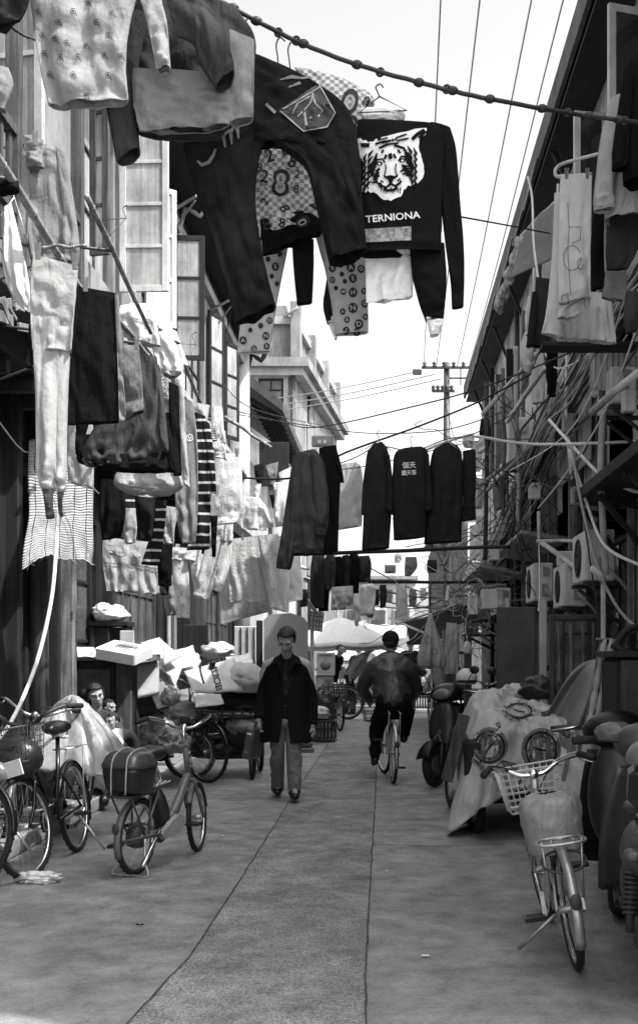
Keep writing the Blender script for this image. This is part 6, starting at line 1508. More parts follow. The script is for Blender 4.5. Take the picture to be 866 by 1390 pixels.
# rickshaw-like trike at the stall
cargo_trike('empty cargo tricycle with thin wheels beside the fruit cartons', P(438, 0, 21).x, P(468, 0, 21).x, 21, .6, 1.4, [(P(462, 0, 20.9).x, 20.8, .33, (1, .25, 0)), (P(472, 0, 24.5).x, 24.4, .36, (.25, 1, 0))])
# pale panel leaning by the left wall and white door frame
mb = MB(); pts = [P(358, 900, 16), P(358, 842, 16), P(366, 834, 16), P(395, 832, 16), P(412, 838, 16), P(418, 846, 16), P(418, 985, 16), P(358, 985, 16)]
mb.prism(pts, (0, .06, 0)); pn = solo('round_topped_panel', mb, M['grey_paint'], 'grey round topped panel standing behind the walking man\'s head', 'panel')
pn.data.materials[0] = mat('pale_grey_panel', .26, .6, 'plain', 3, .12, .05, dirt=.15)
mb = MB(); pbox(mb, 318, 850, 352, 905, 17.5, .06); o = solo('white_shutter', mb, M['white_paint'], 'white folding shutters behind the cartons, left of the round topped panel', 'shutter')
mb = MB()
for x in (326, 335, 344): pbox(mb, x, 852, x + 2, 903, 17.48, .02)
part('slat', mb, M['dark_metal'], o)
mb = MB(); pbox(mb, 348, 842, 356, 985, 16.3, .1); solo('door_post', mb, M['dark_wood'], 'dark post beside the white shutters', 'post')
mb = MB(); pbox(mb, 421, 838, 426, 960, 18, .06); solo('door_post', mb, M['white_paint'], 'white post right of the round topped panel', 'post')
mb = MB(); pbox(mb, 248, 848, 282, 985, 16.4, .05); o = solo('door', mb, M['dark_wood'], 'dark door under the grey sheet with a bright handle', 'door')
mb = MB(); pbox(mb, 262, 888, 272, 890, 16.36, .03); part('handle', mb, M['chrome'], o)
# hanging plaque with eight characters
pq = thing('hanging_plaque', 'dark hanging plaque with eight pale square characters in two columns', 'sign', (P(430, 0, 18).x, 18, P(0, 858, 18).z))
mb = MB(); q = [P(422, 829, 18), P(440, 831, 18.0), P(437, 858, 18), P(419, 855, 18)]; mb.prism(q, (0, .03, 0)); part('board', mb, M['dark_metal'], pq)
mb = MB(); mt = MB()
for r_ in range(4):
    for c_ in range(2):
        u, v = .27 + .46 * c_, .13 + .245 * r_; cpt = q[0].lerp(q[1], u).lerp(q[3].lerp(q[2], u), v) + V((0, -.006, 0))
        mb.box(cpt, (.085, .006, .062), Matrix.Rotation(.08, 3, 'Y'))
        for k_ in range(3): mt.box(cpt + V((0, -.006, .018 - .018 * k_)), (.05 - .012 * ((k_ + r_ + c_) % 3), .004, .007))
        mt.box(cpt + V((.006 * (r_ - 1.5), -.006, 0)), (.007, .004, .05))
part('character_tile', mb, M['plastic_w'], pq); part('lettering', mt, M['dark_metal'], pq)
# umbrellas and awnings
def parasol(label, c, r, h, z0, m_, n=8, val=.14):
    t = thing('patio_umbrella', label, 'umbrella', (c[0], c[1], 0)); c = V(c)
    def fn(u, v):
        a = 2 * PI * u; seg = (u * n) % 1; sag = .06 * math.sin(seg * PI) * v * r; rr = r * v * (1 - .05 * math.sin(seg * PI))
        return V((c.x + rr * math.cos(a), c.y + rr * math.sin(a), c.z - h * v ** 1.25 - sag * .5))
    mb = MB(); mb.sheet(fn, n * 6, 12, .006); part('canopy', mb, m_, t)
    mb = MB(); mb.sheet(lambda u, v: fn(u, 1) + V((0, 0, -val * v)), n * 6, 2, .005); vl = part('valance', mb, M['card'], t)
    mb = MB(); mb.sheet(lambda u, v: fn(u * .0 + .5 + .5 * u, 1) + V((0, -.012, -val * (.25 + .4 * v))), n * 6, 1, .004); part('printed_band', mb, K['grey'], t)
    mb = MB(); mb.tube([(c.x, c.y, c.z + .08), (c.x, c.y, z0)], .025, 8); part('pole', mb, M['steel'], t)
    mb = MB()
    for k in range(n): mb.tube([fn(k / n, .04) + V((0, 0, -.02)), fn(k / n, .99) + V((0, 0, -.02))], .009, 5)
    part('rib', mb, M['steel'], t)
    return t
parasol('big pale patio umbrella with a printed valance over the fruit stall', (P(462, 0, 27).x, 27, P(0, 838, 27).z), 1.35, .62, 0, K['white'])
parasol('smaller pale umbrella behind the big one, above the seated vendor', (P(500, 0, 33).x, 33, P(0, 866, 33).z), 1.5, .55, 0, K['pale'])
def awning(label, a, b, c, d, m_, sag=.1, name='awning', cat='awning'):
    a, b, c, d = P(*a), P(*b), P(*c), P(*d); mb = MB()
    mb.sheet(lambda u, v: a.lerp(b, u).lerp(d.lerp(c, u), v) + V((0, 0, -sag * math.sin(u * PI) * math.sin(max(v, .15) * PI) + .03 * nz(u * 4, v * 4, a.x))), 18, 12, .006)
    return solo(name, mb, m_, label, cat)
awning('white cloth sagging across the alley behind the cyclist\'s cap', (479, 842, 30), (553, 848, 30), (550, 868, 29.5), (486, 860, 29.5), K['pale'], .12)
awning('dark sloping stall awning on the right behind the closed umbrella', (546, 842, 24), (640, 815, 22), (650, 838, 19.5), (560, 868, 20.5), K['ink'], .12)
awning('second dark stall awning lower behind the closed umbrella', (552, 852, 25), (600, 848, 25), (600, 876, 23), (556, 874, 23), K['dark'], .06)
awning('long white awning strip along the right stalls', (584, 816, 26), (690, 812, 17), (690, 826, 17), (590, 820, 26), K['white'], .02)
mb = MB(); mb.tube([P(540, 846, 24), P(648, 812, 21)], .02, 7); solo('awning_pole', mb, M['steel'], 'thin pole along the upper edge of the dark stall awning', 'pole')
mb = MB(); mb.tube([P(528, 839, 23), P(600, 870, 19.5)], .022, 7); solo('awning_pole', mb, M['steel'], 'thin pole propping the dark stall awning', 'pole')
# closed umbrella
cu = thing('closed_umbrella', 'closed pale umbrella with faded rings, hanging point up on a white pole', 'umbrella', (P(583, 0, 18).x, 18, 0))
c = P(584, 832, 18); mb = MB()
def clo(u, v):
    a = 2 * PI * u; r = (.02 + .20 * v ** .9) * (1 + .42 * math.sin(a * 7 + v * 2.5) * v)
    if v > .8: r *= 1 - 1.6 * (v - .8)
    return V((c.x + r * math.cos(a) + .02 * v, c.y + r * math.sin(a), c.z - .86 * v))
mb.sheet(clo, 64, 16, .004); can = part('canopy', mb, K['grey_l'], cu)
mb = MB(); mb.tube([(c.x, c.y, c.z - .05), (c.x, c.y, c.z + .1)], [.02, .012], 8); mb.tube([(c.x, c.y, c.z + .1), (c.x, c.y, c.z + .5)], .012, 6); part('tip', mb, M['dark_metal'], cu)
mb = MB(); mb.tube([(c.x + .02, c.y, c.z - .8), (c.x + .02, c.y, 0)], .016, 8); part('pole', mb, M['white_paint'], cu)
bvc = bvh_of([can])
decal(can, 'ring_print', [stroke(circ(580, 868, 5) + [circ(580, 868, 5)[0]], 1.2), stroke(circ(590, 884, 4) + [circ(590, 884, 4)[0]], 1.2)], K['grey'], 18, .01, bvh=bvc)
mb = MB(); lump(mb, P(634, 880, 16.5), (.06, .05, .10), 3, .2, 3); mb.tube([P(634, 872, 16.5), P(633, 862, 16.5)], .006, 5); solo('small_white_bag', mb, K['white'], 'small white carrier bag hanging from a nail on the right', 'bag')
clothes('plastic_sheet', 'pale plastic sheet hanging in folds at the right stalls', 'plastic sheet', 19, K['pale'], [([(606, 845, 620, 846), (604, 870, 623, 870), (603, 915, 622, 915)], {'d': .1, 'fold': .06})])
mb = MB(); pbox(mb, 598, 884, 640, 888, 19, .3); pbox(mb, 630, 860, 640, 970, 18.8, .1); solo('stall_shelf', mb, M['mid_wood'], 'wooden shelf and post of the stall behind the hanging white bag', 'shelf')

# ------------------------------------------------------------------ right side
def ac(label, x, top, Y, w=.8, d=.3, h=.55, xf=None, tilt=0.0, m_=None):
    """air conditioner with its fan grille towards the street; x,top = pixel of its near upper corner on the street side"""
    a = P(x, top, Y); t = thing('air_conditioner', label, 'air conditioner', (a.x + d / 2, Y + w / 2, a.z - h), group='air conditioners on the right')
    mb = MB(); mb.box((a.x + d / 2, Y + w / 2, a.z - h / 2), (d, w, h), bev=.015); part('casing', mb, m_ or M['ac'], t)
    c = V((a.x - .004, Y + w * .56, a.z - h / 2)); mb = MB()
    for r_ in (.06, .11, .16, .21): mb.torus(c, (1, 0, 0), r_ * h / .55, .006, 26, 5)
    for k in range(8): aa = k * PI / 4; mb.tube([c, c + V((0, .21 * math.cos(aa), .21 * math.sin(aa))) * (h / .55)], .005, 5)
    part('fan_grille', mb, M['dark_metal'], t)
    mb = MB(); mb.lathe([(0, 0), (.2 * h / .55, 0)], c + V((.002, 0, 0)), V((1, 0, 0)), 24); part('fan', mb, M['dark_metal'], t)
    mb = MB(); mb.box((a.x + d * .62, Y - .012, a.z - h * .22), (d * .3, .03, h * .22)); mb.box((a.x + d * .55, Y - .01, a.z - h * .7), (d * .25, .04, h * .3)); part('valve_cover', mb, M['grey_paint'], t)
    mb = MB()
    for yy in (Y + .08, Y + w - .08): mb.bar((a.x - .02, yy, a.z - h - .02), (RX + .02, yy, a.z - h - .02), .035); mb.bar((a.x + .05, yy, a.z - h - .04), (RX + .02, yy, a.z - h - .38), .028)
    part('bracket', mb, M['dark_metal'], t)
    mb = MB(); mb.tube([(a.x + d * .6, Y - .02, a.z - h * .7), (a.x + d * .9, Y - .1, a.z - h * .9), (a.x + d + .1, Y - .08, a.z - h * 1.2), (RX, Y - .04, a.z - h * 1.7)], .018, 7, smoothpath=5); part('hose', mb, M['cable_g'], t)
    return t
ac('nearest air conditioner, boxy with dark valve, above the glazed black door', 795, 718, 10.6, .78, .27, .48)
ac('air conditioner lower and left of the nearest one, above the door frame', 765, 764, 12.1, .78, .24, .46)
ac('air conditioner wrapped in cloudy plastic, third along the lower wall', 724, 764, 14.0, .8, .24, .47)
ac('white air conditioner with an electric box on it, high beside the cable bundle', 690, 566, 16.0, .85, .28, .62)
ac('small air conditioner high behind the cables, under the white sheet', 752, 498, 13.0, .7, .22, .42)
ac('far air conditioner above the grey board', 672, 798, 18.0, .8, .25, .42)
ac('tiny air conditioner by the far awning poles', 645, 812, 21.5, .8, .25, .4)
ac('tiny air conditioner under the long white awning strip', 632, 836, 22.5, .8, .25, .36)
ac('white air conditioner at the right edge above the dark canopy', 828, 497, 9.4, .6, .22, .3)
t = thing('air_conditioner', 'far white air conditioner with a dark round fan facing the camera', 'air conditioner', (P(499, 0, 27).x, 27, P(0, 842, 27).z))
mb = MB(); pbox(mb, 489, 826, 509, 841, 27, .25); part('casing', mb, M['ac'], t)
mb = MB(); mb.lathe([(0, 0), (.095, 0), (.095, .01), (0, .01)], P(502, 833, 26.98), V((0, 1, 0)), 20); part('fan', mb, M['dark_metal'], t)
mb = MB(); pbox(mb, 702, 570, 714, 585, 15.9, .05); solo('electric_box', mb, M['plastic_w'], 'little electric box on the side of the high white air conditioner', 'box')
# grey board, glazed black door leaf, posts
mb = MB(); pbox(mb, 674, 824, 727, 960, 12.6, .05); solo('grey_board', mb, mat('scuffed_grey_board', .09, .7, 'plain', 3, .35, .1, dirt=.3), 'tall scuffed grey board standing left of the glazed black door', 'board')
dl = thing('glazed_door', 'black framed glass door standing open behind the grey tarpaulin', 'door', (P(785, 0, 10.4).x, 10.4, .1))
mb = MB()
for (x1, y1, x2, y2) in ((746, 834, 753, 1010), (812, 834, 819, 1010), (753, 834, 812, 842), (753, 1000, 812, 1010), (763, 858, 808, 861), (763, 842, 766, 1000), (797, 842, 801, 1000)): pbox(mb, x1, y1, x2, y2, 10.4, .05)
part('frame', mb, M['dark_metal'], dl)
mb = MB(); pbox(mb, 753, 842, 812, 1000, 10.425, .008); part('pane', mb, mat('reflecting_glass', .12, .06, 'plain', 3, .9, 0), dl)
mb = MB()
for (x, w_) in ((757, 3), (772, 5), (789, 4), (804, 3)):
    mb = MB(); pbox(mb, x, 846, x + w_, 925, 10.3, .04); solo('pale_post', mb, M['pale_wood'], 'pale post standing just in front of the glazed black door', 'post', 'posts at the glazed black door')
mb = MB(); pbox(mb, 733, 815, 742, 960, 12.0, .1); solo('wall_post', mb, M['white_paint'], 'white post between the grey board and the glazed door', 'post')
mb = MB(); pbox(mb, 816, 785, 822, 880, 9.6, .05); mb.tube([P(819, 790, 9.6), P(814, 780, 9.6), P(803, 772, 9.7)], .03, 8); solo('downpipe', mb, M['white_paint'], 'white cranked pipe beside the glazed door', 'pipe')
mb = MB(); pbox(mb, 852, 680, 862, 860, 9.8, .06); solo('downpipe', mb, M['pale_wood'], 'pale upright pipe near the right edge beside the nearest air conditioner', 'pipe')
# plank cabinet at the right edge with a wheel lying on it
cbx = thing('plank_cabinet', 'dark plank cabinet at the right edge with a bicycle wheel on top', 'cabinet', (1.85, 7.9, 0))
mb = MB(); a = P(838, 892, 7.6); mb.box((a.x + .5, 7.9, a.z / 2), (1.0, .6, a.z)); part('body', mb, M['dark_wood'], cbx)
mb = MB()
for k in range(6): mb.box((a.x + .09 + .165 * k, 7.585, a.z / 2), (.155, .03, a.z - .04))
part('plank', mb, mat('brown_planks', .06, .75, 'wood', 4, .4, .4), cbx)
mb = MB(); mb.box((a.x + .5, 7.88, a.z + .02), (1.08, .68, .04)); part('top', mb, M['dark_wood'], cbx)
mb = MB(); c = P(868, 880, 7.75); mb.torus(c, (.1, 1, 0), .15, .022, 34, 8); mb.torus(c, (.1, 1, 0), .12, .008, 34, 6)
for k in range(16): a_ = k * PI / 8; mb.tube([c, c + V((.12 * math.cos(a_), 0, .12 * math.sin(a_)))], .002, 4)
mb.tube([P(830, 875, 7.6), P(846, 884, 7.6), P(868, 892, 7.6)], .022, 8); mb.tube([c + V((0, -.04, 0)), c + V((0, .04, 0))], .03, 8); solo('spare_wheel', mb, M['rubber'], 'small bicycle wheel with a chrome fork on the plank cabinet', 'wheel')
# leaning boards bound with pale cloth
mb = MB()
for k in range(4):
    b_, t_ = P(792 + k * 9, 1010, 8.3 + .04 * k), P(818 + k * 5, 868, 8.4 + .04 * k); mb.bar(b_, t_, .045, .03)
lbx = solo('leaning_boards', mb, M['pale_wood'], 'narrow boards leaning upright, bound in strips of pale cloth, left of the plank cabinet', 'boards')
mb = MB()
for k in range(4):
    for j in range(2):
        p = P(799 + k * 6.0 + j * 9, 986 - k * 32, 8.26); lump(mb, p, (.026, .02, .125), k * 2 + j, .3, 3, Matrix.Rotation(R(10), 3, 'Y'), nu=14, nv=10, crease=.3)
part('cloth_strip', mb, K['pale'], lbx)
mb = MB(); pbox(mb, 810, 866, 828, 869, 8.35, .1); part('top_board', mb, M['pale_wood'], lbx)
# grey tarpaulin hanging behind
mb = MB()
def gt(u, v):
    a = P(790 - 40 * v, 900 + 55 * v, 9.3).lerp(P(812, 898, 9.1), u); b = P(742 + 6 * v, 985, 9.0).lerp(P(806, 1000, 8.7), u)
    p = P(800, 896, 9.4).lerp(P(818, 894, 9.2), u).lerp(P(738, 975, 9.0).lerp(P(806, 990, 8.9), u), v)
    return p + V((0, -.12 * math.sin(u * 8 + v * 3) * v, .10 * math.sin(v * PI)))
mb.sheet(gt, 24, 18, .004); solo('grey_tarpaulin', mb, gloss(cloth_mat('grey_waxed_sheet', .17, 'plain', 4, .2), .45), 'grey waxed sheet slung between the leaning boards and the covered cart', 'tarpaulin')
# cart under the clock-printed cover
ct = thing('covered_cart', 'hand cart with small dark wheels under the clock printed cover', 'cart', (1.1, 9.6, 0))
mb = MB(); mb.box((1.12, 9.75, .5), (1.0, 1.7, .5)); part('load', mb, M['dark_wood'], ct)
for (x, y) in ((.72, 9.05), (1.52, 9.05), (.62, 10.4)):
    mb = MB(); mb.torus((x, y, .2), (1, .2, 0), .165, .035, 28, 8); w = part('wheel', mb, M['rubber'], ct)
    mb = MB(); mb.lathe([(.12, -.02), (.05, -.03), (.05, .03), (.12, .02)], (x, y, .2), V((1, .2, 0)), 16); part('hub', mb, M['steel'], w)
mb = MB()
def cover(u, v):
    a = 2 * PI * u; ca, sa = math.cos(a), math.sin(a)
    t = v
    ex, ey = .53, .95
    k = (abs(ca) ** 4 + abs(sa) ** 4) ** -.25
    rr = min(1, t * 1.55)
    drop = max(0, t - .55) / .45
    skirt = 1 + .12 * drop + .11 * drop * math.sin(a * 11 + 1.6 * math.sin(a * 3)) + .09 * (.3 - abs(nz(ca * 5, sa * 5, v * 4))) + .05 * nz(ca * 11, sa * 11, v * 9)
    x = 1.22 + ca * k * rr * ex * skirt; y = 9.72 + sa * k * rr * ey * skirt
    top = .90 + .10 * (.3 - abs(nz(x * 4.4 + 3, y * 3.1))) + .16 * math.exp(-((x - 1.0) ** 2 / .12 + (y - 9.9) ** 2 / .3)) - .08 * max(0, x - 1.2) + .07 * nz(x * 3, y * 3, 2) + .05 * (.3 - abs(nz(x * 6, y * 6))) + .03 * nz(x * 13, y * 13)
    low = .30 + .12 * math.sin(a * 3 + .7) + .10 * nz(ca * 2, sa * 2, 5)
    if ca < -.3 and sa < -.2: low -= .22 * min(1, (-ca - .3) * 2)
    z = top * (1 - drop) + low * drop + .04 * (.3 - abs(nz(x * 8, y * 8, v * 7)))
    if drop > 0 and ca < -.35 and sa < -.3: x -= .09 * drop; y -= .1 * drop
    return V((x, y, max(z, .015)))
mb.sheet(cover, 120, 56, .004)
cov = solo('printed_cover', mb, gloss(cloth_mat('printed_clock_cover', .5, 'plain', 3, .25, dirt=.35), .5), 'pale cover printed with big clock faces, draped over the cart on the right', 'cover')
bvk = bvh_of([cov])
def clock(x, y, r, ry, ang, inner=True):
    blk = [stroke([(x + r * math.cos(a) , y + ry * math.sin(a)) for a in [i * PI / 14 for i in range(29)]], r * .16), stroke([(x + r * .78 * math.cos(a), y + ry * .78 * math.sin(a)) for a in [i * PI / 12 for i in range(25)]], r * .05)]
    blk += [stroke([(x, y), (x + r * .5 * math.cos(ang), y + ry * .5 * math.sin(ang))], r * .12), stroke([(x, y), (x - r * .62 * math.cos(ang + .2), y - ry * .62 * math.sin(ang + .2))], [r * .2, r * .05])]
    return blk
prints = []
for c_ in ((734, 1018, 21, 24, .1), (664, 1014, 20, 21, 2.2), (704, 965, 17, 10, .3), (690, 1062, 15, 16, 1.0)): prints += clock(*c_)
decal(cov, 'clock_print', prints, K['ink_print'], 9.2, .007, sub=3, bvh=bvk)
nums = []
for (cx, cy, r, ry) in ((734, 1018, 17.5, 20), (664, 1014, 16, 17), (704, 965, 22, 13)):
    for k, s in enumerate(('XII', 'I', 'II', 'III', 'IV', 'V', 'VI', 'VII', 'VIII', 'IX', 'X', 'XI')):
        a = -PI / 2 + k * PI / 6; nums.append((s, cx + r * .94 * math.cos(a), cy + ry * .94 * math.sin(a), 4.2, math.degrees(a) + 90, .8))
nums += [('IV', 766, 1000, 10, 8, 1.3), ('VI', 652, 1034, 11, -20, 1.2), ('IX', 676, 985, 7, 70)]
text_decal(cov, 'numerals', nums, K['ink_print'], 9.2, .010, bvk)
decal(cov, 'dark_panel', [circ(734, 1018, 27, 22, 30), circ(664, 1012, 25, 20, 25), [(756, 985), (792, 1000), (786, 1030), (760, 1012)], [(676, 1030), (700, 1036), (708, 1062), (690, 1050)]], mat('grey_cover_print', .12, .8, 'plain', 20, .3, 0), 9.1, .004, sub=3, bvh=bvk)
decal(cov, 'dark_band', [stroke([(640, 1030), (664, 1050), (690, 1068), (702, 1082)], 6), stroke([(776, 995), (770, 1030), (764, 1060)], 6), stroke([(636, 1010), (646, 1020), (654, 1030)], 4)], K['grey_print'], 9.0, .010, sub=4, bvh=bvk)
mb = MB(); mb.box(P(618, 1015, 9.0), (.085, .12, .54), Matrix.Rotation(R(15), 3, 'Y')); solo('leaning_plank', mb, M['mid_wood'], 'short grey plank leaning on the street side of the clock cover', 'plank')
mb = MB(); mb.tube([P(735, 975, 9.2), P(755, 962, 9.2), P(785, 975, 9.1), P(806, 1000, 8.9)], .022, 8, smoothpath=4); mb.tube([P(770, 968, 9.15), P(765, 998, 9.1), P(790, 1010, 9.0)], .018, 8, smoothpath=4); solo('cart_handle', mb, M['dark_metal'], 'black bent tube handle lying over the clock cover', 'handle')
mb = MB(); lump(mb, P(748, 978, 9.3), (.16, .14, .08), 61, .3, 3, crease=.4); solo('black_rag', mb, K['grey_d'], 'crumpled dark rag on top of the clock cover under the bent handle', 'rag')
mb = MB(); lump(mb, P(705, 940, 10.9), (.2, .2, .09), 64, .35, 3, crease=.4); solo('white_rags', mb, K['white'], 'crumpled white rags behind the clock cover', 'rags')
mb = MB(); lump(mb, P(735, 935, 10.6), (.22, .2, .13), 66, .2, 2, crease=.3); solo('black_bag', mb, M['black_plastic'], 'black bag behind the clock cover, right of the white rags', 'bag')
# far tricycle with grey cover and helmet
xa, xb = P(584, 0, 22).x, P(628, 0, 22).x
cargo_trike('dark cargo tricycle under a grey cover, parked past the scooters on the right', xa, xb, 21.6, .55, 1.6, [(xa, 21.5, .46, (1, .1, 0)), (xb, 21.5, .46, (1, .1, 0))])
mb = MB()
def tc(u, v):
    a = 2 * PI * u; t = v ** .7; f = 1 + .12 * math.sin(a * 6) * t
    return V(((xa + xb) / 2 + math.cos(a) * .42 * t * f, 22.2 + math.sin(a) * .8 * t * f, 1.32 - .62 * t ** 2.2 + .08 * nz(a, v * 3)))
mb.sheet(tc, 60, 18, .005); solo('grey_cover', mb, K['grey_l'], 'pale grey cover draped over the far cargo tricycle', 'cover')
hm = thing('helmet', 'pale motorcycle helmet with a dark band resting on a parked scooter', 'helmet', (P(634, 0, 13.3).x, 13.3, 1.02))
c = P(633, 921, 13.3); mb = MB(); mb.ball(c, (.125, .14, .12), None, 18, 12, fn=lambda p, d: V((p.x, p.y, max(p.z, -.07)))); part('shell', mb, M['plastic_w'], hm)
mb = MB(); mb.ball(c + V((0, -.012, -.03)), (.128, .14, .035), None, 18, 8); part('visor_band', mb, M['black_plastic'], hm)

# ------------------------------------------------------------------ cables
cbn = thing('cable_bundle', 'thick tangled bundle of black and pale cables sweeping down the right facade', 'cables', (1.9, 8, 4))
ctrl = [(960, 250, 1.85), (880, 355, 1.85), (835, 425, 1.9), (795, 495, 1.92), (755, 570, 1.95), (722, 640, 1.95), (695, 700, 1.95), (668, 760, 1.95), (640, 815, 1.95), (612, 850, 1.95)]
base = [P(x, y, X * F / (x - CX)) for x, y, X in ctrl]
for k in range(96):
    ou, ow = random.gauss(0, .46), random.gauss(0, .6); pts = []
    r_ = random.random(); far_i = 10 if r_ < .6 else (8 if r_ < .85 else 7)
    for i, p in enumerate(base[:far_i]):
        sp = (.30 if i < 4 else .24) * (1 + .5 * nz(k * 3.3, i * .9))
        q = p + V((.12 * ow, 0, sp * ou)) + V((.05 * nz(k * 1.7, i * 1.1), .2 * nz(k * 2.2, i), .24 * nz(k * 1.3, i * 1.3, 4)))
        pts.append(q)
    mb = MB(); mb.tube(pts, random.choice((.005, .006, .008, .010, .013)), 6, smoothpath=6)
    part('cable', mb, (M['cable'], M['cable_w'], M['cable_g'], M['cable'], M['cable_w'], M['cable'])[k % 6], cbn)
def walk(c, s):
    p = c.copy(); d = V((random.gauss(0, 1), random.gauss(0, 1), random.gauss(0, 1))); out = [p.copy()]
    for _ in range(8):
        d = d * .7 + V((random.gauss(0, .6), random.gauss(0, .6), random.gauss(0, .6))); p = p + V((d.x * s[0], d.y * s[1], d.z * s[2])); out.append(p.copy())
    return out
mb = MB()
for k in range(70):      # the tangle where the bundle ends
    c = P(640 + random.gauss(0, 20), 800 + random.gauss(0, 22), 20 + random.uniform(-3, 3)); pts = walk(c, (.16, .3, .13))
    mb.tube(pts, .007, 5, smoothpath=6)
part('cable_tangle', mb, M['cable_g'], cbn)['kind'] = 'stuff'
mb = MB()
for k in range(46):
    c = P(700 + random.gauss(0, 22), 680 + random.gauss(0, 45), 15 + random.uniform(-1.5, 2)); pts = walk(c, (.12, .22, .15))
    mb.tube(pts, .006, 5, smoothpath=6)
part('cable_tangle', mb, M['cable'], cbn)['kind'] = 'stuff'
def wire(label, pts, r=.006, m=None, group='wires across the alley', name='wire'):
    return rope(name, label, pts, r, m or M['cable'], 'wire', group, k=8)
pw = 'power lines along the alley'
ends = [P(575, 499, 30), P(592, 499, 30), P(620, 499, 30), P(636, 499, 30)]
for i, (e, (x, y), lab) in enumerate(zip(ends, ((598, 0), (651, 0), (721, 0), (764, 0)), ('leftmost overhead power line running to the pole', 'second overhead power line from the left', 'third overhead power line from the left', 'rightmost overhead power line, nearest the right eave'))):
    n_ = P(x, y, 13.2); d = (n_ - e); far_ = n_ + d * .45
    mid = (e + n_) / 2 + V((0, 0, -.12))
    mb = MB(); mb.tube([e, mid, n_, far_], .011, 6, smoothpath=8); solo('power_line', mb, M['cable_g'], lab, 'power line', pw)
for i, (a, b, lab) in enumerate((((330, 547, 36), (572, 503, 29.9), 'highest thin wire from the corner building to the pole'), ((335, 556, 36), (590, 508, 29.9), 'middle thin wire from the corner building to the pole'), ((340, 563, 36), (600, 514, 29.9), 'lowest thin wire from the corner building to the pole'))):
    m_ = ((a[0] + b[0]) / 2, (a[1] + b[1]) / 2 + 4, (a[2] + b[2]) / 2); wire(lab, [a, m_, b], .014, M['cable_g'])
wire('long wire with a knot from the left drainpipe up to the right facade', [(300, 553, 21), (380, 572, 19), (430, 580, 17), (560, 552, 14), (660, 524, 12.5), (775, 478, 11)], .009)
wire('wire swinging from the tiled house across behind the work coats', [(306, 560, 21), (420, 578, 20), (500, 588, 18), (600, 584, 16), (680, 560, 14)], .008)
wire('dark rope crossing just above the bomber jacket', [(320, 648, 10), (400, 648, 9.5), (470, 614, 9.4), (570, 578, 10), (650, 545, 10.5), (720, 508, 11)], .009)
wire('low wire past the pale sheer shirt', [(380, 655, 14), (440, 640, 14), (500, 632, 14), (640, 600, 13), (720, 596, 12)], .006)
wire('thin wire from the tiger sweater to the right awning', [(560, 283, 7), (640, 297, 8), (700, 308, 9), (752, 318, 9.5)], .006)
wire('white cable stretched level to the right edge', [(575, 612, 10.2), (604, 600, 10.2), (640, 592, 10.2), (700, 601, 10.3), (757, 603, 10.3), (900, 598, 10)], .014, M['cable_w'])
wire('thick white cable drooping below the dark canopy at right', [(745, 570, 11), (790, 620, 10.3), (820, 648, 9.8), (866, 668, 9.4), (920, 672, 9.2)], .016, M['cable_w'])
wire('grey cable hanging past the nearest air conditioner', [(775, 605, 10.2), (790, 690, 10), (815, 780, 9.7), (850, 840, 9.3), (900, 870, 9)], .014, M['cable_g'])
wire('second grey cable sagging to the right edge', [(772, 610, 10.3), (795, 680, 10.1), (820, 740, 9.6), (870, 768, 9)], .014, M['cable_w'])
wire('thin cable looped over the left tiled roof', [(290, 500, 20), (330, 548, 20), (400, 570, 22), (455, 580, 30)], .008)
for i, (a, b, lab) in enumerate((((505, 800, 24), (640, 808, 20), 'upper one of the far wires over the stalls'), ((500, 812, 26), (650, 822, 21), 'middle one of the far wires over the stalls'), ((505, 822, 28), (640, 790, 22), 'slanting one of the far wires over the stalls'), ((500, 770, 30), (640, 800, 22), 'thin far wire before the pale end building'))):
    wire(lab, [a, ((a[0] + b[0]) / 2, max(a[1], b[1]) + 3, (a[2] + b[2]) / 2), b], .016)
def rpole(label, a, b, r, m_): 
    mb = MB(); a, b = P(*a), P(*b); mb.tube([a, (a + b) / 2 + V((0, 0, .01)), b], [r, r * .95, r * .85], 9); solo('drying_pole', mb, m_, label, 'pole', 'drying poles on the right')
rpole('grey drying pole highest on the right facade', (655, 562, 15.5), (735, 474, 13.0), .03, M['steel'])
rpole('grey drying pole below the highest one', (688, 572, 14.0), (740, 500, 12.0), .03, M['steel'])
rpole('pale pole under the high white air conditioner, upper one', (648, 662, 17), (720, 606, 14.5), .03, M['bamboo'])
rpole('pale pole under the high white air conditioner, lower one', (662, 665, 16), (722, 605, 13.8), .028, M['bamboo'])
rpole('thin black bar crossing under the white air conditioner', (702, 590, 15), (760, 520, 12.5), .016, M['dark_metal'])
rpole('pale bar slanting from the bracket to the lower air conditioner', (732, 735, 13.4), (790, 778, 11.6), .03, M['white_paint'])
rpole('level pale bar at the bracket left of the nearest air conditioner', (729, 735, 13.4), (792, 735, 12.2), .022, M['white_paint'])
rpole('short upright pale bar on the bracket beneath the cables', (731, 695, 13.5), (731, 735, 13.4), .024, M['white_paint'])
rpole('pale slanting pipe along the canopy edge', (803, 560, 8.6), (866, 505, 7.8), .03, M['white_paint'])
mb = MB(); pbox(mb, 736, 463, 866, 470, 8.6, .2); solo('window_ledge', mb, M['dark_wood'], 'dark wooden ledge under the white sheet on the right', 'ledge')
mb = MB(); mb.sheet(lambda u, v: P(800 + 74 * u, 468 + 62 * v, 9.6) + V((0, .012 * math.sin(u * 60), 0)), 60, 3, .004); solo('corrugated_sheet', mb, M['white_paint'], 'pale corrugated sheet behind the cables at the right edge', 'sheet metal')
mb = MB(); pbox(mb, 636, 806, 648, 834, 18.5, .3); solo('white_box', mb, M['ac'], 'tall white box above the right stalls, left of two', 'box')
